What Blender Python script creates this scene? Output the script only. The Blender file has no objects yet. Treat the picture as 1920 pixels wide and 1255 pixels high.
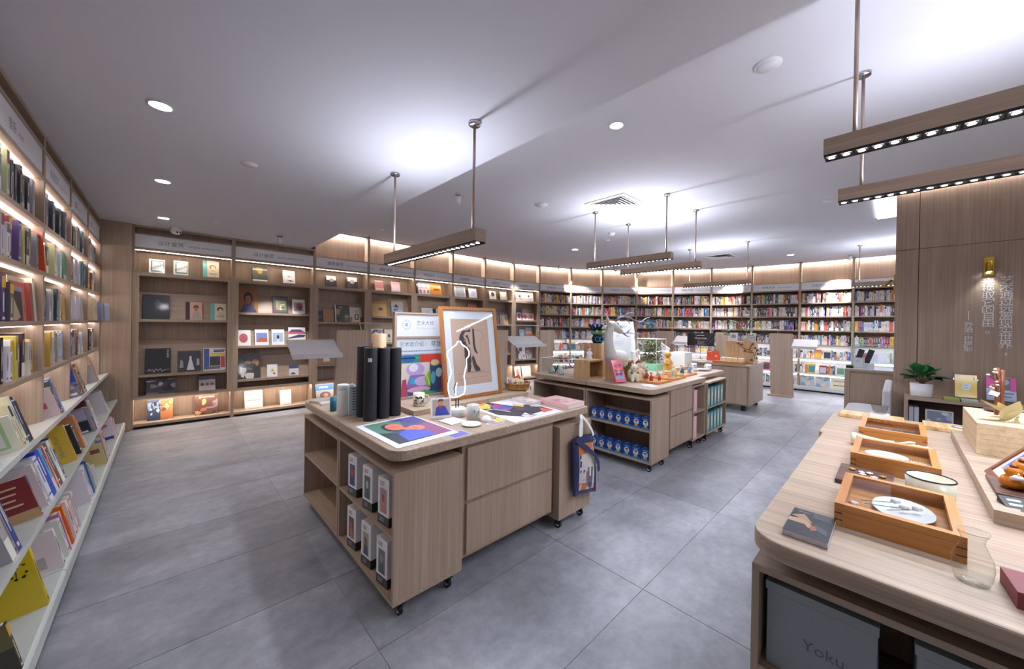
import bpy, bmesh, math, random
from mathutils import Vector, Matrix
random.seed(11)
SC = bpy.context.scene
COL = SC.collection
PI = math.pi

# ------------------------------------------------------------------ camera
YAW, PITCH, ROLL, FPX, PPY, EYE = .7578, -.005, .0156, 684.56, 612.69, 1.5
def _axes():
    cy, sy = math.cos(YAW), math.sin(YAW)
    F = Vector((sy, cy, 0)); R = Vector((cy, -sy, 0)); U = Vector((0, 0, 1))
    cp, sp = math.cos(PITCH), math.sin(PITCH)
    F, U = F*cp + U*sp, U*cp - F*sp
    cr, sr = math.cos(ROLL), math.sin(ROLL)
    R, U = R*cr + U*sr, U*cr - R*sr
    return F, R, U
CF, CR, CU = _axes()
cam = bpy.data.cameras.new('camera')
cam.sensor_width = 36.0; cam.sensor_fit = 'HORIZONTAL'
cam.lens = 36.0*FPX/1920.0
cam.shift_y = (PPY-627.5)/1920.0
cam.clip_start = .03
camo = bpy.data.objects.new('camera', cam)
m = Matrix((CR, CU, -CF)).transposed().to_4x4()
m.translation = Vector((0, 0, EYE))
camo.matrix_world = m
COL.objects.link(camo); SC.camera = camo

def at(px, py, ax, val):
    """survey: the point of the room where a sight line meets a known plane (shelf front, table top, ...)"""
    d = CF + CR*((px-960)/FPX) - CU*((py-PPY)/FPX)
    i = 'xyz'.index(ax)
    t = (val - (EYE if i == 2 else 0))/d[i]
    return Vector((0, 0, EYE)) + d*t

# ------------------------------------------------------------------ world, exposure
w = bpy.data.worlds.new('world'); SC.world = w; w.use_nodes = True
w.node_tree.nodes['Background'].inputs[0].default_value = (.8, .88, 1, 1)
w.node_tree.nodes['Background'].inputs[1].default_value = .05
SC.view_settings.view_transform = 'Standard'
SC.view_settings.look = 'None'
SC.view_settings.exposure = 0.35
SC.view_settings.gamma = 1.0
SC.view_settings.use_curve_mapping = False
SC.cycles.max_bounces = 7
SC.cycles.diffuse_bounces = 4
SC.cycles.glossy_bounces = 3
SC.cycles.transmission_bounces = 6
SC.cycles.transparent_max_bounces = 12
SC.cycles.caustics_reflective = False
SC.cycles.caustics_refractive = False
SC.cycles.sample_clamp_indirect = 4.0
SC.cycles.use_denoising = True

LZ, UZ = 2.77, 3.17        # lower and upper ceiling heights
POW_DOWN, POW_UP, POW_CAN, STRIP = 25.0, 12.0, 2.5, 8.0

def lamp_area(name, loc, sx, sy, power, rot=(0, 0, 0), col=(.88, .93, 1.04), spread=PI):
    l = bpy.data.lights.new(name, 'AREA'); l.shape = 'RECTANGLE'; l.size = sx; l.size_y = sy
    l.energy = power; l.color = col; l.spread = spread
    o = bpy.data.objects.new(name, l); o.location = loc; o.rotation_euler = rot
    COL.objects.link(o); return o
def lamp_spot(name, loc, target, power, angle, blend=.5, col=(.92, .95, 1.03), size=.03):
    l = bpy.data.lights.new(name, 'SPOT'); l.energy = power; l.spot_size = angle; l.spot_blend = blend
    l.color = col; l.shadow_soft_size = size
    o = bpy.data.objects.new(name, l); o.location = loc
    o.rotation_euler = (Vector(target)-Vector(loc)).to_track_quat('-Z', 'Y').to_euler()
    COL.objects.link(o); return o

# ------------------------------------------------------------------ colours and materials
def lin(h):
    if not isinstance(h, str): return tuple(h)
    h = h.lstrip('#'); out = []
    for i in (0, 2, 4):
        c = int(h[i:i+2], 16)/255
        out.append(c/12.92 if c <= .04045 else ((c+.055)/1.055)**2.4)
    return tuple(out)
MATS = {}
def mat_base(name):
    mt = bpy.data.materials.new(name); mt.use_nodes = True
    nt = mt.node_tree; b = nt.nodes['Principled BSDF']
    MATS[name] = mt
    return mt, nt, b
def plain(name, col, rough=.5, metal=0, spec=.5, emit=None, es=0, trans=0, ior=1.45, alpha=1):
    mt, nt, b = mat_base(name)
    b.inputs['Base Color'].default_value = (*lin(col), 1)
    b.inputs['Roughness'].default_value = rough
    b.inputs['Metallic'].default_value = metal
    b.inputs['Specular IOR Level'].default_value = spec
    b.inputs['Transmission Weight'].default_value = trans
    b.inputs['IOR'].default_value = ior
    b.inputs['Alpha'].default_value = alpha
    if emit:
        b.inputs['Emission Color'].default_value = (*lin(emit), 1)
        b.inputs['Emission Strength'].default_value = es
    return mt
def noise(nt, coord, scale, detail=3, rough=.5, vec=None):
    n = nt.nodes.new('ShaderNodeTexNoise'); n.inputs['Scale'].default_value = scale
    n.inputs['Detail'].default_value = detail; n.inputs['Roughness'].default_value = rough
    if vec:
        mp = nt.nodes.new('ShaderNodeMapping'); mp.inputs['Scale'].default_value = vec
        nt.links.new(coord, mp.inputs['Vector']); coord = mp.outputs[0]
    nt.links.new(coord, n.inputs['Vector'])
    return n.outputs['Fac']
def ramp(nt, fac, stops):
    r = nt.nodes.new('ShaderNodeValToRGB'); e = r.color_ramp.elements
    e[0].position, e[0].color = stops[0][0], (*lin(stops[0][1]), 1)
    e[1].position, e[1].color = stops[-1][0], (*lin(stops[-1][1]), 1)
    for p, c in stops[1:-1]:
        k = e.new(p); k.color = (*lin(c), 1)
    nt.links.new(fac, r.inputs[0]); return r.outputs[0]
def mix(nt, a, b, f, mode='MIX'):
    n = nt.nodes.new('ShaderNodeMix'); n.data_type = 'RGBA'; n.blend_type = mode
    for s, v in (('Factor', f),):
        if isinstance(v, (int, float)): n.inputs[0].default_value = v
        else: nt.links.new(v, n.inputs[0])
    for i, v in ((6, a), (7, b)):
        if isinstance(v, tuple): n.inputs[i].default_value = (*v, 1)
        else: nt.links.new(v, n.inputs[i])
    return n.outputs[2]
def wood(name, dark, midc, light, axis, rough=.45, fine=70, along=1.3, wave=0):
    mt, nt, b = mat_base(name)
    tc = nt.nodes.new('ShaderNodeTexCoord').outputs['Object']
    sc = [1.0, 1.0, 1.0]; sc['xyz'.index(axis)] = along/fine
    f1 = noise(nt, tc, fine, 4, .6, sc)
    sc2 = [1.0, 1.0, 1.0]; sc2['xyz'.index(axis)] = .06
    f2 = noise(nt, tc, 9+wave, 2, .5, sc2)
    c1 = ramp(nt, f1, [(.3, dark), (.52, midc), (.72, light)])
    c2 = ramp(nt, f2, [(.3, '#ebe7e4'), (.7, '#ffffff')])
    nt.links.new(mix(nt, c1, c2, .8, 'MULTIPLY'), b.inputs['Base Color'])
    b.inputs['Roughness'].default_value = rough
    bp = nt.nodes.new('ShaderNodeBump'); bp.inputs['Strength'].default_value = .06; bp.inputs['Distance'].default_value = .002
    nt.links.new(f1, bp.inputs['Height']); nt.links.new(bp.outputs[0], b.inputs['Normal'])
    return mt
WD, WM, WL = '#9d8774', '#aa9582', '#b5a18e'
wood('wood_v', WD, WM, WL, 'z')
wood('wood_x', WD, WM, WL, 'x')
wood('wood_y', WD, WM, WL, 'y')
wood('top_wood', '#9f8b78', '#b39f8b', '#c4b29e', 'y', rough=.4, fine=55, along=1.0)
wood('bamboo', '#b68f62', '#cba67a', '#dcbc93', 'z', rough=.4, fine=60)
wood('cherry', '#b67536', '#cb8c4b', '#d9a162', 'y', rough=.3, fine=45, along=1.5)
wood('cherry_x', '#b67536', '#cb8c4b', '#d9a162', 'x', rough=.3, fine=45, along=1.5)
wood('frame_brown', '#8b5526', '#a2682f', '#b87b40', 'z', rough=.35, fine=60)
wood('walnut', '#3e2822', '#5b3c31', '#79564a', 'y', rough=.4, fine=40)
wood('paulownia', '#c7ab86', '#dcc4a0', '#e8d4b6', 'x', rough=.55, fine=30, along=1)
wood('zebra', '#a8784a', '#dcb885', '#ecd0a4', 'x', rough=.4, fine=26, along=1)
wood('red_brown', '#6e3a20', '#874a2a', '#a05c38', 'z', rough=.35, fine=60)
wood('wicker', '#7a5228', '#a87840', '#c89a5c', 'z', rough=.6, fine=40)
plain('sign_white', '#e9e9ee', .35)
plain('shelf_white', '#d3d7d3', .35)
plain('ceiling_paint', '#dadbe2', .8, spec=.2)
plain('wall_paint', '#cfccc8', .8, spec=.2)
plain('grout', '#b9b7b9', .8)
plain('dark_gap', '#15120f', .8)
plain('black', '#131316', .45)
plain('black_gloss', '#17171a', .2)
plain('grey_metal', '#b9b6b8', .35)
plain('chrome', '#c9c9cc', .18, metal=1)
plain('rod', '#b59f94', .3, metal=.6)
plain('brass', '#b8923c', .25, metal=1)
plain('white', '#eeedec', .4)
plain('white_gloss', '#f0efee', .15)
plain('ceramic_cream', '#ded9c4', .25)
plain('grey_fabric', '#c4c2c6', .85)
plain('grey_card', '#8f9599', .6)
plain('tube_black', '#24252b', .5)
plain('lens', '#ffffff', .4, emit='#ffffff', es=14)
plain('down_lens', '#ffffff', .4, emit='#f2f7ff', es=30)
plain('led_cool', '#ffffff', .5, emit='#fff2f0', es=STRIP*1.5)
plain('led_warm', '#ffffff', .5, emit='#ffeedd', es=STRIP*7)
plain('led_far', '#ffffff', .5, emit='#f4f2ff', es=STRIP*3)
plain('cove', '#ffffff', .5, emit='#fff4f2', es=STRIP*19)
plain('light_box', '#ffffff', .5, emit='#ffffff', es=3.0)
plain('neon', '#ffffff', .3, emit='#dfe4ff', es=5)
plain('poster_lit', '#cfd3da', .4, emit='#f2f6ff', es=.04)
plain('leaf_dark', '#1f5c2a', .35)
plain('leaf_mid', '#2f7a35', .35)
plain('leaf_lime', '#57b32c', .4)
plain('leaf_teal', '#1d5a4c', .3)
plain('stem', '#5a4a30', .6)
plain('dry_leaf', '#e3d6ae', .6)
plain('bone', '#ecd9bb', .45)
plain('deer_grey', '#c9c5c3', .55)
plain('antler', '#747a86', .45)
plain('glaze_blue', '#12294f', .12)
plain('mint', '#8fd3b4', .3)
plain('navy_cloth', '#33365c', .8)
plain('strap_white', '#e6e4e2', .8)
plain('soil', '#2c221a', .9)
plain('maroon', '#7c3038', .5)
plain('orange_glaze', '#c9771c', .2)
plain('olive_glaze', '#4b4a33', .2)
plain('red_paint', '#b3241c', .35)
plain('gold_paint', '#c8963a', .4)
def printed(name, rough, coat=0):
    mt, nt, b = mat_base(name)
    a = nt.nodes.new('ShaderNodeAttribute'); a.attribute_name = 'Col'
    nt.links.new(a.outputs['Color'], b.inputs['Base Color'])
    b.inputs['Roughness'].default_value = rough
    b.inputs['Coat Weight'].default_value = coat; b.inputs['Coat Roughness'].default_value = .1
printed('print', .5)
printed('gloss', .35, .5)
def glass(name, col, rough, edge=.03):
    # thin clear sheet: a glossy film over a see-through body
    mt, nt, b = mat_base(name)
    out = nt.nodes['Material Output']; nt.nodes.remove(b)
    tr = nt.nodes.new('ShaderNodeBsdfTransparent'); tr.inputs[0].default_value = (*lin(col), 1)
    gl = nt.nodes.new('ShaderNodeBsdfGlossy'); gl.inputs['Roughness'].default_value = rough
    lw = nt.nodes.new('ShaderNodeLayerWeight'); lw.inputs[0].default_value = .5
    pw = nt.nodes.new('ShaderNodeMath'); pw.operation = 'POWER'; pw.inputs[1].default_value = 4.0
    nt.links.new(lw.outputs['Facing'], pw.inputs[0])
    fr = nt.nodes.new('ShaderNodeMath'); fr.operation = 'MULTIPLY_ADD'; fr.inputs[1].default_value = .75; fr.inputs[2].default_value = edge
    nt.links.new(pw.outputs[0], fr.inputs[0])
    mx = nt.nodes.new('ShaderNodeMixShader')
    nt.links.new(fr.outputs[0], mx.inputs[0]); nt.links.new(tr.outputs[0], mx.inputs[1]); nt.links.new(gl.outputs[0], mx.inputs[2])
    nt.links.new(mx.outputs[0], out.inputs[0])
glass('acrylic', '#f4f8fa', .03)
glass('case_glass', '#eceae8', .05)
glass('vase_glass', '#f5f7f5', .02, .012)
def floor_mat():
    mt, nt, b = mat_base('tile')
    g = nt.nodes.new('ShaderNodeNewGeometry').outputs['Position']
    oi = nt.nodes.new('ShaderNodeObjectInfo').outputs['Random']
    f = noise(nt, g, 1.6, 8, .62, (1, 1.6, 1))
    f2 = noise(nt, g, 14, 6, .7)
    c = ramp(nt, f, [(.28, '#7c7f87'), (.5, '#9799a2'), (.72, '#b0b1ba')])
    c2 = ramp(nt, f2, [(.35, '#c8c8c8'), (.6, '#ffffff')])
    c = mix(nt, c, c2, .5, 'MULTIPLY')
    c3 = ramp(nt, oi, [(0, '#e2e2e2'), (1, '#ffffff')])
    c = mix(nt, c, c3, 1.0, 'MULTIPLY')
    nt.links.new(c, b.inputs['Base Color'])
    rr = nt.nodes.new('ShaderNodeMapRange'); rr.inputs[3].default_value = .34; rr.inputs[4].default_value = .5
    nt.links.new(f2, rr.inputs[0]); nt.links.new(rr.outputs[0], b.inputs['Roughness'])
    b.inputs['Specular IOR Level'].default_value = .5
floor_mat()

# ------------------------------------------------------------------ mesh builder
_txt = {}
def text_shape(body, res=2):
    k = (body, res)
    if k not in _txt:
        cu = bpy.data.curves.new('t', 'FONT'); cu.body = body; cu.size = 1; cu.resolution_u = res
        o = bpy.data.objects.new('t', cu); COL.objects.link(o)
        dg = bpy.context.evaluated_depsgraph_get(); e = o.evaluated_get(dg); me = e.to_mesh()
        v = [(p.co.x, p.co.y) for p in me.vertices]; f = [tuple(p.vertices) for p in me.polygons]
        e.to_mesh_clear(); bpy.data.objects.remove(o); bpy.data.curves.remove(cu)
        wd = max((p[0] for p in v), default=0)
        _txt[k] = (v, f, wd)
    return _txt[k]

class MB:
    def __init__(s, m='wood_v', col=None):
        s.v = []; s.f = []; s.fm = []; s.fc = []; s.fs = []; s.M = Matrix.Identity(4); s.m = m; s.c = col or (.5, .5, .5)
        s.names = []
    def _mi(s, m):
        m = m or s.m
        if m not in s.names: s.names.append(m)
        return s.names.index(m)
    def add(s, vs, fs, m=None, c=None, smooth=False):
        b = len(s.v); M = s.M
        s.v += [M @ Vector(p) for p in vs]
        mi = s._mi(m); c = lin(c) if c is not None else lin(s.c)
        for f in fs:
            s.f.append([b+i for i in f]); s.fm.append(mi); s.fc.append(c); s.fs.append(smooth)
        return s
    def poly(s, pts, m=None, c=None):
        return s.add(pts, [list(range(len(pts)))], m, c)
    def box(s, x0, y0, z0, x1, y1, z1, m=None, c=None):
        x0, x1 = min(x0, x1), max(x0, x1); y0, y1 = min(y0, y1), max(y0, y1); z0, z1 = min(z0, z1), max(z0, z1)
        v = [(x0, y0, z0), (x1, y0, z0), (x1, y1, z0), (x0, y1, z0), (x0, y0, z1), (x1, y0, z1), (x1, y1, z1), (x0, y1, z1)]
        return s.add(v, [(0, 3, 2, 1), (4, 5, 6, 7), (0, 1, 5, 4), (1, 2, 6, 5), (2, 3, 7, 6), (3, 0, 4, 7)], m, c)
    def prism(s, pts, z0, z1, m=None, c=None):
        n = len(pts)
        v = [(x, y, z0) for x, y in pts]+[(x, y, z1) for x, y in pts]
        return s.add(v, [list(range(n))[::-1], list(range(n, 2*n))]+[(i, (i+1) % n, n+(i+1) % n, n+i) for i in range(n)], m, c)
    def lathe(s, prof, n=20, cx=0, cy=0, m=None, c=None, smooth=True, caps=True):
        v = []; f = []
        for r, z in prof:
            for i in range(n):
                a = 2*PI*i/n; v.append((cx+r*math.cos(a), cy+r*math.sin(a), z))
        for j in range(len(prof)-1):
            for i in range(n):
                k = (i+1) % n; f.append((j*n+i, j*n+k, (j+1)*n+k, (j+1)*n+i))
        s.add(v, f, m, c, smooth)
        if caps and prof[0][0] > 1e-4: s.add([v[i] for i in range(n)], [list(range(n))[::-1]], m, c)
        if caps and prof[-1][0] > 1e-4: s.add([v[(len(prof)-1)*n+i] for i in range(n)], [list(range(n))], m, c)
        return s
    def tube(s, pts, r, n=8, m=None, c=None, caps=True):
        pts = [Vector(p) for p in pts]; rs = r if isinstance(r, (list, tuple)) else [r]*len(pts)
        v = []; f = []; up = None
        for i, p in enumerate(pts):
            t = (pts[min(i+1, len(pts)-1)]-pts[max(i-1, 0)]).normalized()
            if up is None:
                up = Vector((0, 0, 1)) if abs(t.z) < .9 else Vector((1, 0, 0))
            a = t.cross(up).normalized(); b = a.cross(t).normalized(); up = b
            for k in range(n):
                g = 2*PI*k/n; q = p+a*(rs[i]*math.cos(g))+b*(rs[i]*math.sin(g)); v.append(tuple(q))
        for i in range(len(pts)-1):
            for k in range(n):
                l = (k+1) % n; f.append((i*n+k, i*n+l, (i+1)*n+l, (i+1)*n+k))
        if caps: f += [list(range(n))[::-1], [(len(pts)-1)*n+k for k in range(n)]]
        return s.add(v, f, m, c, n > 5)
    def ball(s, c0, rx, ry=None, rz=None, n=12, k=8, m=None, c=None):
        ry = ry or rx; rz = rz or rx; v = []; f = []
        for j in range(k+1):
            th = PI*j/k
            for i in range(n):
                ph = 2*PI*i/n
                v.append((c0[0]+rx*math.sin(th)*math.cos(ph), c0[1]+ry*math.sin(th)*math.sin(ph), c0[2]-rz*math.cos(th)))
        for j in range(k):
            for i in range(n):
                l = (i+1) % n; f.append((j*n+i, j*n+l, (j+1)*n+l, (j+1)*n+i))
        return s.add(v, f, m, c, True)
    def text(s, body, size, x, y, z, m='print', c='#555a66', ax='xz', align='l', rot=0, res=2, off=0):
        v, f, wd = text_shape(body, res)
        ox = {'l': 0, 'c': -wd/2, 'r': -wd}[align]
        ca, sa = math.cos(rot), math.sin(rot); pts = []
        for a, b in v:
            a += ox; a, b = a*size, b*size; a, b = a*ca-b*sa, a*sa+b*ca
            pts.append((x+a, y, z+b) if ax == 'xz' else (x+a, y+b, z))
        s.add(pts, f, m, c); return s
    def build(s, name, parent=None, loc=None, rz=0, rot=None, bevel=0):
        me = bpy.data.meshes.new(name)
        me.from_pydata([tuple(p) for p in s.v], [], s.f)
        for n in s.names: me.materials.append(MATS[n])
        me.polygons.foreach_set('material_index', s.fm)
        me.polygons.foreach_set('use_smooth', s.fs)
        if any(n in ('print', 'gloss') for n in s.names):
            at_ = me.color_attributes.new('Col', 'FLOAT_COLOR', 'CORNER'); buf = []
            for f, c in zip(s.f, s.fc): buf += [c[0], c[1], c[2], 1.0]*len(f)
            at_.data.foreach_set('color', buf)
        me.update()
        o = bpy.data.objects.new(name, me); COL.objects.link(o)
        if parent: o.parent = parent
        if loc is not None: o.location = loc
        if rot is not None: o.rotation_euler = rot
        elif rz: o.rotation_euler = (0, 0, rz)
        if bevel:
            b = o.modifiers.new('bevel', 'BEVEL'); b.width = bevel; b.segments = 2; b.limit_method = 'ANGLE'; b.angle_limit = .7
        return o
def tag(o, label=None, cat=None, group=None, kind=None):
    if label: o['label'] = label
    if cat: o['category'] = cat
    if group: o['group'] = group
    if kind: o['kind'] = kind
    return o
def thing(name, label, cat, loc=(0, 0, 0), rz=0, group=None, rot=None):
    o = bpy.data.objects.new(name, None); o.empty_display_size = .05; COL.objects.link(o)
    o.location = loc; o.rotation_euler = rot if rot else (0, 0, rz)
    return tag(o, label, cat, group)
def copy_tree(o, parent=None):
    c = o.copy(); COL.objects.link(c)
    if parent: c.parent = parent
    for ch in list(o.children): copy_tree(ch, c)
    return c
def structure(o, **k): return tag(o, kind='structure', **k)
# ------------------------------------------------------------------ room shell
XL, XR, YB, YF = -.97, 11.95, -4.0, 7.6
fl = MB('grout').box(XL, YB, -.12, XR, YF, -.004)
floor = structure(fl.build('floor'))
TX, TY, X0, Y0 = 1.272, .632, .717, .979
_tile = None
for i in range(-3, 12):
    for j in range(-9, 13):
        a0, a1, b0, b1 = X0+i*TX, X0+(i+1)*TX, Y0+j*TY, Y0+(j+1)*TY
        a0c, a1c, b0c, b1c = max(a0, XL), min(a1, XR), max(b0, YB), min(b1, YF)
        if a1c-a0c < .05 or b1c-b0c < .05: continue
        g = .0022
        if (a0, a1, b0, b1) == (a0c, a1c, b0c, b1c) and _tile:
            o = bpy.data.objects.new('tile', _tile); COL.objects.link(o); o.parent = floor; o.location = (a0, b0, 0)
        else:
            t = MB('tile').box(g, g, -.02, a1c-a0c-g, b1c-b0c-g, 0)
            o = t.build('tile', floor, (a0c, b0c, 0))
            if (a0, a1, b0, b1) == (a0c, a1c, b0c, b1c): _tile = o.data
CEX = 1.805
structure(MB('ceiling_paint').box(XL, YB, LZ, CEX, 7.44, 3.42).build('ceiling'))
structure(MB('ceiling_paint').box(CEX, YB, UZ, XR, YF, 3.42).build('ceiling'))
W = lambda n, *a: structure(MB('wall_paint').box(*a).build(n))
W('wall_left', XL-.1, YB, 0, XL, YF, 3.3)
W('wall_back', XL, YB-.1, 0, XR, YB, 3.3)
W('wall_far', XL, YF, 0, XR, YF+.1, 3.3)
W('wall_end', XR, -1.2, 0, XR+.1, YF, 3.3)
W('wall_side', 6.46, -1.3, 0, XR+.1, -1.2, 3.3)
# timber panel between the left bookcases and the end wall
structure(MB('wood_v').box(-.93, 7.012, 0, -.342, 7.42, LZ).build('wall_corner'))
# timber wall on the right with its recessed panel joints
wr = structure(MB('dark_gap').box(6.365, YB, 0, 6.46, .02, UZ).build('wall_right'))
ys = [.03, -.157, -1.40, -2.64, -3.88]
for k in range(4):
    for z0, z1 in ((0, 2.455), (2.46, UZ-.03)):
        MB('wood_v').box(6.345, ys[k+1]+.003, z0, 6.37 if k else 6.47, ys[k]-.003*(k > 0), z1).build('panel', wr)
MB('cove').box(6.335, YB, UZ-.012, 6.36, .02, UZ-.004).build('cove_light', wr)
tx = MB('sign_white')
def vtext(s, px, pyt, pyb, size):
    p0 = at(px, pyt, 'x', 6.344); p1 = at(px, pyb, 'x', 6.344)
    n = len(s); dz = (p0.z-p1.z)/n
    for i, ch in enumerate(s):
        b = MB('sign_white'); b.text(ch, size, 0, 0, 0, m='sign_white', ax='xz', align='c')
        for v in b.v:  # lettering stands on the wall face, reading from the room (right is -y)
            pass
        base = len(tx.v)
        tx.v += [Vector((6.343, p0.y-v.x, p0.z-(i+.85)*dz+v.z)) for v in b.v]
        mi = tx._mi('sign_white')
        for f in b.f:
            tx.f.append([base+q for q in f]); tx.fm.append(mi); tx.fc.append((1, 1, 1)); tx.fs.append(False)
vtext('艺术通过远离现实世界，', 1887, 520, 668, .094)
vtext('来换取它的自由。', 1853, 523, 627, .094)
vtext('乔治·巴塔耶', 1816, 606, 660, .068)
p0 = at(1816.5, 583, 'x', 6.343); p1 = at(1816.5, 601, 'x', 6.343)
tx.box(6.341, p0.y-.003, p1.z, 6.344, p0.y+.003, p0.z)
tx.build('wall_lettering', wr)

# ------------------------------------------------------------------ bookcases
POSTS = [(-.34, 7.06), (.745, 7.06), (1.885, 7.06), (2.84, 7.07), (3.83, 7.08), (4.80, 7.08), (5.765, 7.08), (6.716, 7.036),
         (7.52, 6.85), (8.44, 6.468), (9.252, 5.945), (9.983, 5.263), (10.578, 4.46), (11.011, 3.581), (11.274, 2.674),
         (11.379, 1.678), (11.38, .711), (11.38, -.26)]
LY = [2.12, 3.10, 4.075, 5.05, 6.03, 7.005]
D = .30
def frame_of(P, Q):
    a = math.atan2(Q[1]-P[1], Q[0]-P[0]); wd = math.hypot(Q[0]-P[0], Q[1]-P[1])
    return Matrix.Translation((P[0], P[1], 0)) @ Matrix.Rotation(a, 4, 'Z'), wd
FR = [frame_of(POSTS[i], POSTS[i+1]) for i in range(17)]
LF = [frame_of((-.62, LY[i]), (-.62, LY[i+1])) for i in range(5)]
def local_hit(M, px, py, y):
    """where a sight line meets the plane y = const of a bookcase (local x, z)"""
    d = CF + CR*((px-960)/FPX) - CU*((py-PPY)/FPX)
    Mi = M.inverted(); o = Mi @ Vector((0, 0, EYE)); d = Mi.to_3x3() @ d
    t = (y-o.y)/d.y; q = o+d*t
    return q.x, q.z
def part(root, name, m, *boxes, label=None):
    b = MB(m)
    for q in boxes: b.box(*q)
    o = b.build(name, root)
    if label: o['label'] = label
    return o
def sign(root, wd, cn, en, z0=2.475, z1=2.65, split=.36):
    s = part(root, 'sign_panel', 'sign_white', (.024, .008, z0, wd-.024, .03, z1), label='white sign panel with grey lettering')
    if cn:
        t = MB('print'); h = .066; t2 = MB('print')
        t.text(cn, h*1.05, wd*.22, .0072, (z0+z1)/2-h*.42, c='#6a6c7c')
        if en: t2.text(en, .037, wd*.22+len(cn)*h*1.05+.045, .0072, (z0+z1)/2-.022, c='#83859a')
        t.build('lettering', s)
        if en: t2.build('lettering', s)
def upper(root, wd):
    part(root, 'upper_panel', 'wood_v', (.022, .15, 2.668, wd-.022, .17, UZ))
    part(root, 'cove_light', 'cove', (.03, .118, UZ-.008, wd-.03, .145, UZ-.003))
    part(root, 'cove_lip', 'ceiling_paint', (.0, .098, UZ-.03, wd, .106, UZ))
def sides(root, wd, H):
    for x in (0, wd-.022): part(root, 'side_panel', 'wood_v', (x, 0, 0, x+.022, D, H))
CASE = {}
def case_root(name, M, label, group):
    r = thing(name, label, 'bookcase', group=group); r.matrix_world = M; return r
WHERE = {}
TEN = ['first', 'second', 'third', 'fourth', 'fifth', 'sixth', 'seventh', 'eighth', 'ninth']
def display_case(i):
    M, wd = FR[i]
    r = case_root('display_bookcase', M, 'timber bookcase with face-out books, %s from the left along the far wall' % TEN[i], 'timber display bookcases on the far wall')
    up = i >= 2
    sides(r, wd, UZ if up else LZ)
    part(r, 'back_panel', 'wood_v', (.022, D-.02, .04, wd-.022, D, 2.66))
    if up: upper(r, wd)
    else:
        part(r, 'top_rail', 'wood_x', (.022, 0, 2.742, wd-.022, .05, LZ))
        part(r, 'back_panel', 'wood_v', (.022, .09, 2.668, wd-.022, .11, LZ))
    part(r, 'sign_rail', 'wood_x', (.022, 0, 2.65, wd-.022, .13, 2.668))
    part(r, 'sign_rail', 'wood_x', (.022, 0, 2.440, wd-.022, D-.02, 2.475))
    cn, en = [('设计鉴赏', 'DESIGN APPRECIATION')]*2, None
    names = [('设计鉴赏', 'DESIGN APPRECIATION')]*2+[('摄影鉴赏', 'PHOTOGRAPHY APPRECIATION')]*2+[('绘画鉴赏', 'PAINTING APPRECIATION')]*4
    sign(r, wd, *names[i])
    part(r, 'led_strip', 'led_warm', (.03, .03, 2.437, wd-.03, .038, 2.4395))
    part(r, 'shelf', 'wood_x', (.022, 0, 2.09, wd-.022, D-.02, 2.141))
    for x in (.022, wd-.022-.045): part(r, 'stile', 'wood_v', (x, .004, .437, x+.045, .03, 2.09))
    for x in (.022, wd-.022-.02): part(r, 'lining', 'wood_v', (x, .03, .437, x+.02, D-.02, 2.09))
    led = [1.50, .735] if i % 2 == 0 else [1.63, 1.10, .57]
    tops = [1.88, 1.20] if i % 2 == 0 else [1.92, 1.43, .93]
    for z, zt in zip(led, tops):
        part(r, 'display_ledge', 'wood_x', (.042, .03, z-.035, wd-.042, .15, z))
        b = MB('wood_x'); y0, y1 = .135, .235
        b.prism([(y0, z), (y0+.014, z), (y1+.014, zt), (y1, zt)], .042, wd-.042)
        b.v = [Vector((q.z, q.x, q.y)) for q in b.v]
        b.f = [f[::-1] for f in b.f] if False else b.f
        b.build('backrest_board', r)
    part(r, 'shelf', 'wood_x', (.022, 0, .405, wd-.022, D-.02, .437))
    part(r, 'led_strip', 'led_warm', (.03, .06, .4015, wd-.03, .08, .4045))
    part(r, 'base_board', 'wood_x', (.022, 0, .036, wd-.022, D-.02, .072))
    part(r, 'plinth', 'dark_gap', (.022, .04, 0, wd-.022, D-.02, .036))
    CASE[i] = r
ROWZ = [2.15, 1.82, 1.475, 1.13]
TRAYZ = [.80, .45]
TILT = math.radians(15)
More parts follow.
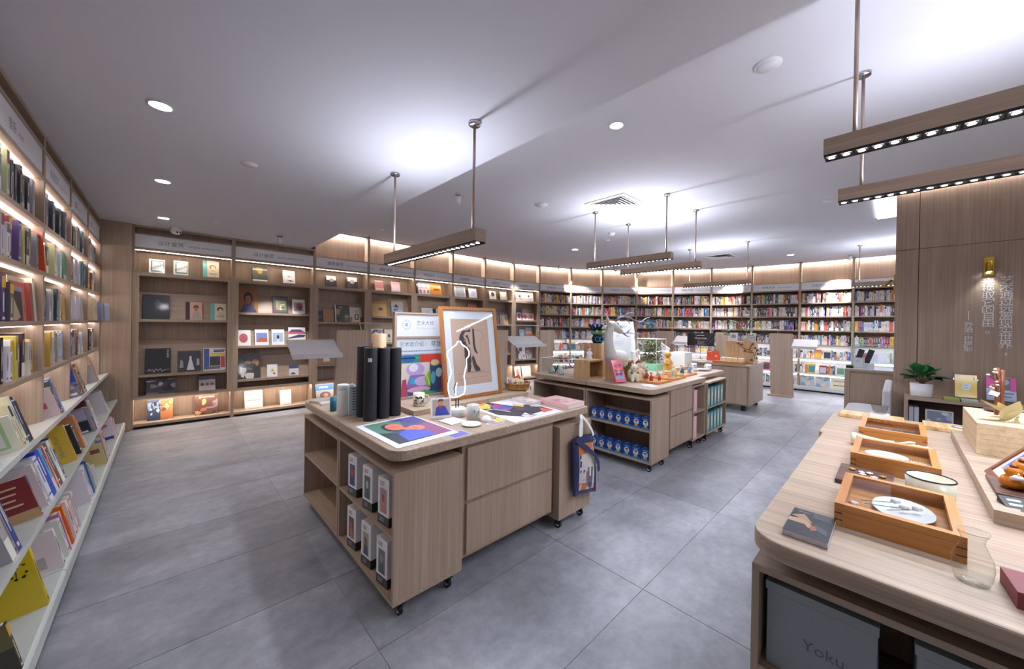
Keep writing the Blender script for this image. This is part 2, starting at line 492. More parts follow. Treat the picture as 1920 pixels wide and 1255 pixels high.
def spine_case(M, wd, key, label, group, prot, cn, en, far):
    r = case_root('tall_bookcase', M, label, group)
    sides(r, wd, UZ if far else LZ)
    part(r, 'back_panel', 'wood_v', (.022, D-.02, 1.1 if far else .04, wd-.022, D, 2.66))
    if far:
        upper(r, wd)
        part(r, 'back_panel', 'shelf_white', (.022, D-.02, .04, wd-.022, D, 1.1))
    else:
        part(r, 'top_rail', 'wood_x', (.022, 0, 2.742, wd-.022, .05, LZ))
        part(r, 'back_panel', 'wood_v', (.022, .09, 2.668, wd-.022, .11, LZ))
    part(r, 'sign_rail', 'wood_x', (.022, 0, 2.65, wd-.022, .13, 2.668))
    part(r, 'sign_rail', 'wood_x', (.022, 0, 2.445, wd-.022, D-.02, 2.475))
    sign(r, wd, cn, en)
    for z in ROWZ: part(r, 'shelf', 'wood_x', (.022, 0, z-.028, wd-.022, D-.02, z))
    lz = [2.445]+[z-.028 for z in ROWZ] if not far else [ROWZ[3]-.028]
    for z in lz:
        if z > 1.4: part(r, 'led_strip', 'led_cool', (.03, .045, z-.008, wd-.03, .062, z-.0005))
        else: part(r, 'led_strip', 'led_far' if far else 'led_cool', (.03, .09, z-.003, wd-.03, .12, z-.0005))
    for k, z in enumerate(TRAYZ):
        p = prot[k]; b = MB('shelf_white'); c, s_ = math.cos(TILT), math.sin(TILT); Ld = (D-.03+p)/c
        q = [(-p, z), (-p+.0, z-.034), (-p+.03, z-.04), (-p+c*Ld, z-s_*Ld-.03), (-p+c*Ld, z-s_*Ld)]
        b.prism(q, .004, wd-.004); b.v = [Vector((v.z, v.x, v.y)) for v in b.v]
        b.build('display_tray', r)
        if far: part(r, 'led_strip', 'led_far', (.03, .06, z-.078, wd-.03, .09, z-.0745))
    p = prot[2]; b = MB('shelf_white'); zt = .13
    q = [(-p+.012, .03), (-p, .045), (-p, zt-.014), (-p+.005, zt-.004), (-p+.014, zt), (D-.03, zt-.075), (D-.03, .03)]
    b.prism(q, .003, wd-.003); b.v = [Vector((v.z, v.x, v.y)) for v in b.v]
    b.build('base_tray', r)
    part(r, 'plinth', 'dark_gap', (.022, .02-p+.04, 0, wd-.022, D-.02, .03))
    CASE[key] = r
for i in range(8): display_case(i)
FAR_SIGNS = [('东方绘画', 'CHINESE PAINTING'), ('东方绘画', 'CHINESE PAINTING'), ('中国哲学', 'CHINESE PHILOSOPHY'), ('西方哲学', 'WESTERN PHILOSOPHY'),
             ('宗教·外国', 'RELIGION / FOREIGN'), ('中国文化', 'CHINESE CULTURE'), ('世界历史', 'WORLD HISTORY'), ('中国历史', 'CHINESE HISTORY'), ('历史·通识', 'HISTORY')]
for k in range(9):
    spine_case(*FR[8+k], 8+k, 'tall bookcase packed with upright books, %s from the left of the curved far wall' % TEN[k],
               'tall bookcases on the curved far wall', (.02, .06, .10), *FAR_SIGNS[k], True)
LNAME = ['nearest', 'second', 'third', 'fourth', 'farthest']
LS = [('美术', 'ART'), ('音乐', 'MUSIC'), ('影视艺术', 'FILM AND TV ART'), ('戏剧', 'DRAMA'), ('舞蹈', 'DANCE')]
for k in range(5):
    spine_case(*LF[k], 'L%d' % k, 'tall bookcase on the left wall, %s from the camera, lit under each shelf' % LNAME[k],
               'tall bookcases along the left wall', (.08, .16, .235), *LS[k], False)
# ------------------------------------------------------------------ books
NAMED = [('white', '#f0f0f0'), ('pale grey', '#c4c4c8'), ('mid grey', '#85868a'), ('charcoal', '#47484c'), ('black', '#18181a'),
         ('cream', '#e4d9bd'), ('tan', '#b89468'), ('brown', '#6b4a35'), ('red', '#c02a28'), ('dark red', '#6e2028'), ('pink', '#e59aa8'),
         ('orange', '#e07a28'), ('yellow', '#e8c53a'), ('olive', '#8a8a4a'), ('green', '#3e8c58'), ('teal', '#3d8d92'), ('pale blue', '#a8c4dc'),
         ('blue', '#2f5fb4'), ('navy', '#26305c'), ('purple', '#6a4a8c'), ('lilac', '#b8a8cc')]
def cname(c):
    a = lin(c); return min(NAMED, key=lambda n: sum((x**.45-y**.45)**2 for x, y in zip(a, lin(n[1]))))[0]
def spine_mesh(b, t, h, d, col, style, rnd):
    """upright book, spine at y=0 facing -y, thickness along x"""
    b.box(0, 0, 0, t, d, h, 'print', col)
    b.add([(.002, .006, h+.0004), (t-.002, .006, h+.0004), (t-.002, d-.002, h+.0004), (.002, d-.002, h+.0004)], [(0, 1, 2, 3)], 'print', '#e6e0d2')
    dark = sum(lin(col)) < .7
    ink = rnd.choice(['#f2f0ea', '#e8d9a8', '#d8d8dc']) if dark else rnd.choice(['#2a2a30', '#5a5a62', '#8c2f2a', '#2e4a7a'])
    def band(z0, z1, c, x0=.0, x1=1.0, y=-.0006):
        b.add([(t*x0, y, z0), (t*x1, y, z0), (t*x1, y, z1), (t*x0, y, z1)], [(0, 1, 2, 3)], 'print', c)
    if style == 0:
        band(h*.45, h*.86, ink, .38, .62)
    elif style == 1:
        band(0, h*.32, rnd.choice(['#f0ece2', '#e8e2d2', '#ddd6e4', '#d8c49a'])); band(h*.5, h*.85, ink, .4, .6)
    elif style == 2:
        band(h*.72, h*.97, rnd.choice(['#30333a', '#8c2a2e', '#2c4a78', '#d8a83a'])); band(h*.2, h*.62, ink, .36, .6); band(h*.04, h*.1, ink, .2, .8)
    elif style == 3:
        band(h*.3, h*.8, ink, .3, .48); band(h*.42, h*.7, ink, .58, .7); band(h*.06, h*.12, ink, .25, .75)
    else:
        band(h*.9, h*.93, ink); band(h*.4, h*.8, ink, .4, .6); band(h*.12, h*.15, ink)
PAL_A = ['#d9d8de', '#c9c7cf', '#b6b3bd', '#a3a0a8', '#8b8a92', '#efeef2', '#e3ddd0', '#f4f2ee', '#3a3a42', '#25242c', '#55535c', '#2a2f44', '#6f6c74',
         '#cfd3da', '#9aa0ac', '#c8c0b0', '#31447a', '#7c3440', '#8c7a68', '#3f6b66']
ROWN = ['topmost', 'second', 'third', 'fourth']
CUST = {
 (1, 0): '#6d6a7c #8ea38e #9db4bf #a8bcc8 #9db0bb #c9cf9f #3a3a40 #3f3d44 #cfc9c0 #2c2a33 #191926 #807d85 #2a2c30 #c9c3a8 #9ea4a0 #2b2b36 #b9b7bd #9d9aa8 #c4c6cf #d0d4da #31447a',
 (1, 1): '#a9a7a0 #cfc6a0 #8d8d8d #b6b3bd #c4c2cc #d8d5da #6c3240 #b6b0b5 #bcb7bb #5d4a86 #c7c35c #b9be7a #2a2f33 #1d1a22 #6d6f74 #808086 #6c6468 #a39fa6',
 (1, 3): '#1e1f22 #5a2038 #8a8488 #d04a30 #17131a #8fa0cf #d9dbe4 #efeff2 #c7b64a #58636e #5c5f66 #3a2333 #d6cfc2 #d8a23c #d99a2a #5b4a66',
 (2, 0): '#77747e #4a4a55 #8d8c96 #b9b6bd #5c5a66 #a02a35 #34323c #9b9a92 #b2b4ae #2c3a3c #c3a06a #20202a #4c4a58 #62606e #8c8290',
 (2, 1): '#7c828c #34343c #3c4a7a #55565e #c8cac4 #d2d0a0 #d8d8dc #c6c8ce #c9ccd0 #d4d8d8',
 (2, 2): '#5c3238 #c8c8ce #44444c #60606a #4c4c5c #b4b2b8 #9c9aa4 #c4c2b8 #6c7480 #3c5a54 #d4d2d8 #35353c',
 (2, 3): '#4c2a3c #d0d2d0 #34383c #9aa09c #2c3034 #c8a04a #6c3a3a #88808a #d0d0d8 #c4c6ce #b0b4be #c8b890 #7c5c54 #c9ccd6 #5a9cc8 #c6d8e4',
 (3, 0): '#504a58 #b8b6bc #c6c8cc #3c3c44 #d0ccc4 #8c8a84 #a09088 #b09888 #908878 #4c6a70',
 (3, 1): '#a8a4ac #7c4038 #3a2c2c #d4d4e0 #e0dce8 #c8c4cc #f0eef0 #5c9c90 #3a6a64 #4a3c80',
 (3, 3): '#545448 #c8c8d0 #e8e4ec #4c58a0 #c8b890 #9c9ca4 #8c8c94 #7c5c54 #d8dcec #c4c4cc',
 (4, 0): '#b8a8a8 #a0686c #c4b8b8 #9cb0b8 #b8c8c8 #8ca09c #34343c #2c2c34', (4, 1): '#d0c8c0 #6ec83a #7ad04a #c0b0b8 #98807c #a03c34 #c8c05c #dcd4c4 #48505c #2c3038',
 (4, 3): '#5c4a6c #d0b848 #2c2a2c #3c3438 #c8b850 #26242a #dcd4e0 #f0eef4'}
_lab = set()
def uniq(s):
    k = s; n = 0
    while k in _lab:
        n += 1; k = s+' beside the one before it' if n == 1 else s+' again %d' % n
    _lab.add(k); return k
ORD = ['first', 'second', 'third', 'fourth', 'fifth', 'sixth', 'seventh', 'eighth', 'ninth', '10th', '11th', '12th', '13th', '14th', '15th', '16th', '17th', '18th',
       '19th', '20th', '21st', '22nd', '23rd', '24th', '25th', '26th']
def put_book(M, x, y, z, t, h, d, col, style, rnd, label, group, tilt=0, lean=0):
    b = MB('print'); spine_mesh(b, t, h, d, col, style, rnd)
    o = b.build('book'); tag(o, uniq(label), 'book', group)
    o.matrix_world = M @ Matrix.Translation((x, y, z)) @ Matrix.Rotation(-tilt, 4, 'X') @ Matrix.Rotation(lean, 4, 'Y')
    return o
rb = random.Random(5)
for k in range(1, 5):
    M, wd = LF[k]
    for r in range(4):
        cols = CUST.get((k, r)); x = .028
        if cols: cols = cols.split()
        else: cols = [rb.choice(PAL_A) for _ in range(16)]
        stop = wd-.03
        if (k, r) == (1, 2): cols = ['#b3121b', '#b9b4c4', '#77777a', '#3c3c44', '#4a3a6a', '#5a5560']; stop = .40
        if (k, r) == (2, 1): stop = .80
        if (k, r) == (2, 2): stop = .76
        if (k, r) in ((3, 2), (4, 2)): continue
        avg = (stop-.03)/len(cols); n = 0
        for c in cols:
            t = avg*rb.uniform(.72, 1.22)
            if x+t > stop: t = stop-x
            if t < .008: break
            h = rb.uniform(.205, .27); d = rb.uniform(.17, .23)
            if (k, r) == (1, 2) and n == 0: t, h = .055, .275
            put_book(M, x, rb.uniform(.012, .05), ROWZ[r], t-.0012, h, d, c, rb.randrange(5), rb,
                     '%s spine, %s from left, %s shelf, %s left-wall bookcase' % (cname(c), ORD[n], ROWN[r], LNAME[k]),
                     'upright books on the left wall shelves')
            x += t; n += 1
def slab_book(name, M, x, y, z, wd_, h, t, base, art, label, group, tilt=0, yaw=0, spine=None, m='gloss', cat='book', lie=False, pages='#e9e3d6', rot=None):
    """face-out book: cover at y=0 looking towards -y, spine on its left"""
    b = MB(m)
    b.box(-wd_/2, 0, 0, wd_/2, .003, h, m, base); b.box(-wd_/2, t-.003, 0, wd_/2, t, h, m, base)
    b.box(-wd_/2, .003, 0, -wd_/2+.003, t-.003, h, m, spine or base)
    paint(b, art, wd_, h, m)
    o = b.build(name); tag(o, uniq(label), cat, group)
    p = MB('print').box(-wd_/2+.003, .003, .003, wd_/2-.004, t-.003, h-.003, 'print', pages).build('page_block', o)
    o.matrix_world = M @ Matrix.Translation((x, y, z)) @ Matrix.Rotation(yaw, 4, 'Z') @ (rot or Matrix.Rotation(-tilt, 4, 'X'))
    return o
def paint(b, art, W_, H_, m='gloss', y0=-.0004, dy=-.00025):
    """flat print: rectangles, ellipses, polygons, lines of small type and lettering in cover units (u right, v up)"""
    y = y0
    def P(u, v): return ((u-.5)*W_, y, v*H_)
    for a in art:
        k = a[0]
        if k == 'r': b.add([P(a[1], a[2]), P(a[3], a[2]), P(a[3], a[4]), P(a[1], a[4])], [(0, 1, 2, 3)], m, a[5])
        elif k == 'e': b.add([P(a[1]+a[3]*math.cos(2*PI*i/16), a[2]+a[4]*math.sin(2*PI*i/16)) for i in range(16)], [list(range(16))], m, a[5])
        elif k == 'p': b.add([P(u, v) for u, v in a[1]], [list(range(len(a[1])))], m, a[2])
        elif k == 's':      # stroke along points, half-width a[2]
            pts = a[1]
            for (u0, v0), (u1, v1) in zip(pts, pts[1:]):
                dx, dz = (u1-u0)*W_, (v1-v0)*H_; L = math.hypot(dx, dz) or 1; nx, nz = -dz/L*a[2]*H_, dx/L*a[2]*H_
                p0, p1 = P(u0, v0), P(u1, v1)
                b.add([(p0[0]-nx, y, p0[2]-nz), (p1[0]-nx, y, p1[2]-nz), (p1[0]+nx, y, p1[2]+nz), (p0[0]+nx, y, p0[2]+nz)], [(0, 1, 2, 3)], m, a[3])
        elif k == 'l':      # rows of type too small to read
            _, u0, v0, u1, n, c, gap, hh = a
            for i in range(n):
                v = v0-i*gap; e = u1-(.12*(u1-u0))*((i*7) % 3)/2
                b.add([P(u0, v), P(e, v), P(e, v+hh), P(u0, v+hh)], [(0, 1, 2, 3)], m, c)
        elif k == 't':
            _, s, u, v, size, c = a[:6]; al = a[6] if len(a) > 6 else 'c'; ro = a[7] if len(a) > 7 else 0
            q = P(u, v); b.text(s, size*H_, q[0], y, q[2], m=m, c=c, align=al, rot=ro)
        elif k == 'ph':     # loose picture: ground plus a few soft-edged shapes
            _, u0, v0, u1, v1, pal, seed = a; R = random.Random(seed)
            b.add([P(u0, v0), P(u1, v0), P(u1, v1), P(u0, v1)], [(0, 1, 2, 3)], m, pal[0])
            for i in range(9):
                y += dy*.3; cu, cv = R.uniform(u0, u1), R.uniform(v0, v1); ru = R.uniform(.06, .28)*(u1-u0); rv = R.uniform(.05, .22)*(v1-v0)
                pts = []
                for q in range(9):
                    g = 2*PI*q/9; s_ = R.uniform(.6, 1.2)
                    pts.append(P(min(u1, max(u0, cu+ru*s_*math.cos(g))), min(v1, max(v0, cv+rv*s_*math.sin(g)))))
                b.add(pts, [list(range(9))], m, pal[1+i % (len(pal)-1)])
        y += dy
PH_BW = ['#3c3a40', '#8a8890', '#c8c6cc', '#1a1a1e', '#64626a']
PH_WARM = ['#8a5a3c', '#c88a54', '#4a2c22', '#e0b080', '#6a7a94', '#2c2028']
PH_BOOKS = ['#6a4434', '#b86c48', '#3a2622', '#d89a6c', '#8c8890', '#c04a30']
PH_GREEN = ['#3c4438', '#7c9a5c', '#c4646c', '#22261e', '#b8c08c']
PH_RED = ['#e8d4d0', '#d0404c', '#f4ecea', '#5a4a6c', '#e8788c']
PH_COOL = ['#9cb8d0', '#5c7ca0', '#dce8f0', '#34507c', '#c8d4e0']
PH_ABS = ['#c8b8d8', '#3a6aa8', '#d84a3c', '#4a9c7c', '#e8d060', '#2c2c4c']
def portrait(bg, hair, skin, dress, extra=()):
    return [('r', 0, 0, 1, 1, bg), ('p', [(.08, 0), (.25, .32), (.5, .4), (.75, .32), (.95, 0)], dress), ('e', .5, .62, .23, .26, hair),
            ('e', .5, .56, .155, .2, skin), ('p', [(.36, .66), (.42, .8), (.6, .8), (.65, .66), (.5, .74)], hair), ('e', .44, .58, .02, .012, '#2a1c18'), ('e', .56, .58, .02, .012, '#2a1c18'),
            ('e', .5, .46, .04, .012, '#9a4a40')]+list(extra)
TEAL = ('r', 0, 0, .27, 1, '#6fb7b4')
def face_sketch(c): return [('e', .6, .64, .2, .15, c), ('e', .62, .57, .13, .13, '#e8d8bc'), ('p', [(.45, .4), (.56, .48), (.7, .46), (.78, .38)], '#cdb898'), ('l', .38, .27, .88, 3, '#8a7a68', .05, .02)]
DB = [  # bay, shelf height, px0, px1, ptop, pbase, colour, art, thickness, label
 (0, 'n', 279, 309, 484, 511, '#eef0ee', [('r', .12, .12, .95, .9, '#5f8d94'), ('r', .2, .22, .9, .86, '#eef2f6'), ('t', 'DESIGN', .54, .42, .2, '#3a4048', 'c', .55)], .03, 'white and teal design book, left one of the pair on the top niche'),
 (0, 'n', 325.3, 353, 487.5, 515, '#eef0ee', [('r', .12, .12, .95, .9, '#5f8d94'), ('r', .2, .22, .9, .86, '#eef2f6'), ('t', 'DESIGN', .54, .42, .2, '#3a4048', 'c', .55)], .03, 'white and teal design book, right one of the pair on the top niche'),
 (0, 'n', 380.5, 411, 485.5, 518, '#ded2b8', [TEAL]+face_sketch('#9a5c34'), .03, 'cream book with teal spine and brown-haired head on the top niche'),
 (0, 'a', 267, 318, 550, 596, '#16171c', [('r', .03, .03, .97, .97, '#1e2027'), ('e', .55, .62, .12, .2, '#3c414c'), ('p', [(.55, .55), (.38, .25), (.44, .25), (.58, .5), (.72, .25), (.78, .25)], '#343944')], .05, 'large square black shrink-wrapped book on the upper ledge'),
 (0, 'a', 348, 379.5, 565, 598, '#d9a890', [('r', 0, 0, .25, 1, '#3c2a34')]+[('e', .62, .72, .16, .12, '#5c4a4c'), ('e', .62, .6, .11, .12, '#b07c60'), ('p', [(.36, .05), (.5, .45), (.75, .45), (.95, .05)], '#a8a0a0')], .03, 'pink book with dark spine and a portrait in a cap, upper ledge'),
 (0, 'a', 401, 430.5, 567, 598, '#ded2b8', [TEAL]+face_sketch('#5c4034'), .03, 'cream book with teal spine and sketched head at the right of the upper ledge'),
 (0, 'b', 271.5, 320, 654, 701, '#101116', [('r', .02, .02, .98, .98, '#15171d'), ('s', [(.1, .1), (.16, .2), (.2, .12), (.3, .17), (.34, .06), (.42, .2), (.5, .12), (.6, .2), (.66, .08), (.8, .16), (.96, .15)], .006, '#d8d8dc'), ('l', .84, .9, .92, 5, '#a8a8b0', .07, .04)], .05, 'large glossy black book with silver handwriting on the lower ledge'),
 (0, 'b', 332.5, 376, 657, 696, '#4a423c', [('r', .05, .05, .98, .95, '#3a3a40'), ('p', [(.4, .08), (.5, .55), (.62, .55), (.74, .08)], '#d8d4dc'), ('e', .56, .64, .05, .12, '#e4dce0'), ('p', [(.08, .2), (.14, .6), (.24, .5), (.26, .2)], '#9a989e'), ('p', [(.82, .3), (.84, .62), (.94, .6), (.96, .3)], '#a8a6ac')], .03, 'dark photo book with a white gowned figure on the lower ledge'),
 (0, 'b', 385, 427, 653, 694.5, '#e4e2e4', [('r', .02, .05, .25, .97, '#3c5aa0'), ('r', .27, .64, .97, .76, '#e8d040'), ('r', .27, .2, .74, .62, '#3a3a40'), ('r', .76, .12, .95, .62, '#c83a44'), ('r', .1, .06, .74, .18, '#6c6a74'), ('l', .45, .88, .95, 2, '#2a2a3a', .06, .04)], .035, 'book with blue, yellow, black and red colour blocks on the lower ledge'),
 (0, 's', 273.6, 329, 707, 739, '#b0a8b0', [('ph', 0, .02, 1, 1, PH_BW, 3)], .03, 'wide grey photo book lying back on the shelf above the bottom niche'),
 (0, 's', 373, 404, 703, 732, '#e0dcda', [('r', 0, .72, 1, 1, '#5a4650'), ('r', 0, .3, 1, .7, '#bcb4b8'), ('e', .2, .42, .1, .1, '#4a5a5c'), ('e', .5, .42, .1, .1, '#8c5a50'), ('e', .8, .42, .1, .1, '#5c6a6c')], .03, 'small white book with picture strip above the bottom niche'),
 (0, 'f', 276, 324, 745, 791, '#5c667c', [('ph', 0, 0, .5, .98, ['#3a4660', '#7c90b0', '#c4d4e8', '#22283a'], 5), ('ph', .5, 0, 1, .98, ['#c07a4c', '#e0a878', '#7c4a34', '#d8905c'], 6), ('t', 'BOOKSTORES', .55, .6, .07, '#f0ece8')], .035, 'blue and orange bookstore photo book, left in the lit bottom niche'),
 (0, 'f', 366, 408.6, 738, 779, '#a86c50', [('ph', 0, 0, 1, .98, PH_BOOKS, 8), ('t', 'BOOKSTORES', .5, .86, .1, '#f4f0ec')], .035, 'orange library-interior photo book, right in the lit bottom niche'),
 (1, 'n', 474, 501.6, 496, 526, '#4c5048', [('r', 0, 0, 1, 1, '#50544a'), ('e', .45, .75, .28, .16, '#8c8034'), ('e', .5, .6, .16, .12, '#a89440'), ('r', 0, .0, 1, .12, '#d8d8d4')], .03, 'dark book with gold ornament on the top niche'),
 (1, 'n', 531, 553.7, 506, 531, '#ece8ea', [('e', .5, .55, .14, .06, '#c09ca0'), ('p', [(.3, .22), (.62, .3), (.9, .2), (.6, .18)], '#4a4448')], .025, 'small white book with pink mark on the top niche'),
 (1, 'a', 447, 484, 540, 584, '#8a5c2c', portrait('#966432', '#1c1a20', '#9c6450', '#3c3e66', [('p', [(.12, .1), (.3, .34), (.7, .34), (.86, .1), (.5, .24)], '#54486c')]), .045, 'large photo book with a dark-haired portrait in blue scarf, upper ledge'),
 (1, 'a', 512, 541, 554, 586, '#4a4650', [('r', .06, .06, .94, .94, '#5c5a60'), ('ph', .2, .2, .86, .74, ['#8c9468', '#c8d0a0', '#c86470', '#5c6a48'], 9)], .03, 'grey book with green and pink picture on the upper ledge'),
 (1, 'a', 549, 572.7, 561, 588, '#eeecee', [('r', .12, .18, .88, .8, '#a8a4a8'), ('e', .55, .52, .26, .24, '#9c5060'), ('e', .62, .4, .12, .16, '#4c4450')], .025, 'small white book with rosy photograph at the right of the upper ledge'),
 (1, 'b', 446.5, 470.5, 620, 649, '#f0eef0', [('e', .44, .48, .34, .3, '#b85860'), ('s', [(.12, .42), (.44, .7), (.78, .44)], .012, '#d88c90')], .025, 'white book with red ribbed dome on the middle ledge'),
 (1, 'b', 478.6, 504.4, 619, 648.6, '#f0eef2', [('r', .1, .2, .9, .78, '#7c90c8'), ('p', [(.1, .2), (.9, .2), (.9, .4), (.5, .52), (.1, .3)], '#b86c50')], .025, 'white book with blue sky and red roof photograph, middle ledge'),
 (1, 'b', 510, 534, 619, 648, '#f0eef2', [('r', .1, .2, .9, .78, '#a8c4dc'), ('e', .5, .5, .1, .14, '#3c3440'), ('p', [(.36, .2), (.42, .4), (.58, .4), (.64, .2)], '#e0e4ec')], .025, 'white book with a small figure on pale blue, middle ledge'),
 (1, 'b', 542, 574, 616, 648, '#efe9e4', [('p', [(0, .72), (.2, .88), (.7, .88), (.96, .72)], '#4c5478'), ('r', 0, .6, 1, .72, '#c4606c'), ('p', [(0, .4), (.6, .58), (1, .55), (.9, .42), (0, .34)], '#3c4468'), ('r', 0, .02, 1, .3, '#d8b878')], .03, 'book with navy roof and red band picture at the right of the middle ledge'),
 (1, 'c', 447, 489, 663, 709, '#3c3c3c', [('ph', 0, 0, 1, 1, ['#3e3d3c', '#b07c48', '#6c665c', '#d0ccc4', '#2a2a28'], 12)], .04, 'large photo book with an orange animal among dark foliage, lower ledge'),
 (1, 'c', 501.6, 521, 683, 706, '#f0eef0', [('p', [(.32, .42), (.52, .7), (.72, .42)], '#d8b83a'), ('e', .68, .26, .12, .09, '#a86c34')], .02, 'small white book with yellow triangle on the lower ledge'),
 (1, 'c', 543, 561, 681, 702, '#dcdcde', [('r', 0, .6, 1, 1, '#40465c'), ('p', [(.1, .1), (.4, .3), (.7, .12), (.5, .05)], '#4c4c54')], .02, 'small grey and navy book on the lower ledge'),
 (1, 'f', 459, 493, 732, 768, '#e6e0e2', [('l', .06, .45, .9, 1, '#8c848c', .05, .03), ('l', .5, .86, .92, 2, '#a8a0a8', .07, .03), ('r', 0, 0, 1, .14, '#f4f0f0')], .035, 'white book with thin grey lettering, left in the lit bottom niche'),
 (1, 'f', 525.6, 546.4, 734, 761, '#ece0dc', [('l', .12, .66, .85, 3, '#d0b8b0', .1, .03)], .025, 'small pale pink book, right in the lit bottom niche'),
 (2, 'n', 611, 632, 515.5, 537, '#3c3a40', [('r', .1, .62, .95, .98, '#e8e4e0'), ('e', .55, .62, .2, .16, '#a8a0a0')], .025, 'black and white photo book, left one on the top niche'),
 (2, 'n', 651, 671.6, 518, 540, '#3c3a40', [('r', .1, .62, .95, .98, '#e8e4e0'), ('e', .5, .6, .22, .18, '#b0a8a8')], .025, 'black and white photo book, right one on the top niche'),
 (2, 'a', 594, 606, 581, 601, '#2c3034', [('l', .2, .5, .8, 2, '#7c8488', .1, .04)], .03, 'small charcoal book at the left of the upper ledge'),
 (2, 'a', 607, 627, 578, 602, '#a8784e', [('r', .4, .2, .44, .9, '#98683e')], .03, 'plain brown kraft book on the upper ledge'),
 (2, 'a', 629, 657, 571, 603, '#3c3e44', [('r', .0, 0, .08, 1, '#d8d8dc'), ('ph', .1, .05, .96, .8, PH_GREEN, 14), ('t', 'LIFE', .4, .82, .12, '#e8e8e4')], .035, 'charcoal book with red and green botanical cover, upper ledge'),
 (2, 'a', 657.5, 680.6, 575, 603, '#d6cbb8', [('r', 0, 0, .18, .35, '#c04850'), ('r', .84, 0, 1, .35, '#c04850'), ('s', [(.42, .2), (.46, .52), (.7, .52), (.66, .2), (.44, .2)], .03, '#2c2a28'), ('l', .5, .74, .66, 2, '#4c4844', .08, .04)], .03, 'cream book with black brush character and red corners, upper ledge'),
 (2, 'b', 595, 622, 662, 684, '#b07c4a', [('r', .42, .2, .86, .9, '#f0ecea'), ('l', .5, .7, .78, 2, '#7c7c80', .12, .05)], .05, 'orange-brown boxed book with white label on the lower ledge'),
 (2, 'f', 593, 627, 716, 749, '#a8a49c', [('r', .02, .62, 1, .98, '#3c70a8'), ('t', 'VISION', .42, .74, .17, '#f0f0f0'), ('e', .5, .3, .3, .22, '#6c5a5c'), ('e', .55, .3, .14, .12, '#c09080')], .03, 'blue-headed book with stone picture in the lit bottom niche'),
 (3, 'n', 704, 720, 524, 543, '#dfc0c0', [('r', 0, .7, 1, 1, '#b86a5c'), ('r', 0, .3, 1, .66, '#c88c94')], .02, 'rose-coloured book, left one on the top niche'),
 (3, 'n', 734.5, 751, 527, 546, '#dfc0c8', [('r', 0, .78, 1, 1, '#c87c74'), ('r', .1, .2, 1, .5, '#ecd8e4')], .02, 'rose-coloured book, right one on the top niche'),
 (3, 'a', 698, 726, 564, 592, '#e0b874', [('r', 0, .82, 1, 1, '#c08c48'), ('e', .6, .48, .16, .1, '#7c4434')], .035, 'yellow book with small red emblem on the upper ledge'),
 (3, 'a', 735.5, 758, 562, 591, '#b0a89c', [('p', [(.2, .6), (.4, .84), (.62, .6)], '#3c4250'), ('ph', .05, .05, .95, .56, PH_COOL, 16)], .03, 'grey book with blue temple drawing on the upper ledge'),
 (3, 'b', 697, 719.5, 611, 637, '#c0bcc8', [('ph', .02, .02, .98, .98, ['#d8d4dc', '#4c4a60', '#8c8aa0', '#f0eef4', '#6c6a84'], 18)], .03, 'violet-grey book with crowded figures on the middle ledge'),
 (3, 'b', 723, 738, 617, 641, '#e2d6c6', [('e', .55, .5, .16, .14, '#4c4440'), ('p', [(.3, .1), (.5, .2), (.8, .12)], '#a89484')], .02, 'small cream book with ink blot on the middle ledge'),
 (4, 'n', 782, 807.5, 525, 551, '#3a3a44', [('r', .12, .02, 1, .98, '#d4c8cc'), ('r', .15, .5, 1, .6, '#e4b09c'), ('r', .2, .1, .36, .4, '#7c6c84'), ('r', .48, .1, .64, .4, '#a08474'), ('r', .76, .1, .92, .4, '#6c6478'), ('r', .34, .6, .4, .96, '#9c94a4'), ('r', .68, .6, .74, .96, '#9c94a4')], .025, 'pale patterned book leaning on the top niche'),
 (4, 'n', 806.5, 828.5, 528, 552, '#dc9a34', [('r', 0, .0, 1, .45, '#d0862c'), ('e', .6, .5, .3, .1, '#8c4a2c'), ('e', .6, .74, .1, .05, '#b06c3c')], .03, 'orange book leaning on the top niche'),
 (4, 'a', 793, 814, 573, 602, '#dcd8dc', [('r', .48, .3, .56, .8, '#8c848c')], .03, 'white book with a thin grey column on the upper ledge'),
 (4, 'a', 816, 823.5, 575, 603, '#2c3034', [('r', .6, 0, 1, 1, '#e0dcd8')], .03, 'narrow dark and white book on the upper ledge'),
 (5, 'n', 853, 874, 533, 556, '#c8c8d0', [('r', .16, .5, .9, .94, '#7c8c94'), ('r', .16, .08, .9, .44, '#8c90a4')], .02, 'grey book with two pictures leaning on the top niche'),
 (5, 'n', 880, 895, 540, 558, '#d8dcec', [('e', .55, .5, .26, .26, '#b4bcdc')], .02, 'pale blue book leaning on the top niche'),
 (5, 'a', 879.5, 898, 574, 604, '#7c5048', [('r', .05, .1, .95, .9, '#a8746c'), ('e', .5, .5, .1, .1, '#e8e0d8')], .03, 'red-brown book behind the framed drawing on the upper ledge'),
 (6, 'n', 918.5, 931, 545, 561, '#d8d4cc', [('e', .55, .62, .26, .26, '#3c3c3c')], .02, 'cream book with dark portrait leaning on the top niche'),
 (6, 'n', 939, 951.5, 547, 563, '#dcd6ce', [('e', .5, .6, .26, .2, '#f4f2ee')], .02, 'cream and white book leaning on the top niche'),
 (6, 'a', 924, 937.5, 583, 608, '#a09494', [('ph', .05, .05, .95, .95, ['#a8948c', '#c86c70', '#6c7c74', '#d8c8c0'], 22)], .025, 'book with rows of small portraits on the upper ledge'),
 (6, 'a', 939, 953.5, 588, 609, '#d8c4a4', [('r', 0, .86, 1, 1, '#6c84b0'), ('r', .3, .1, .6, .8, '#f0e8dc'), ('r', .66, .1, .95, .8, '#c89c58')], .03, 'cream and ochre books faced out together on the upper ledge'),
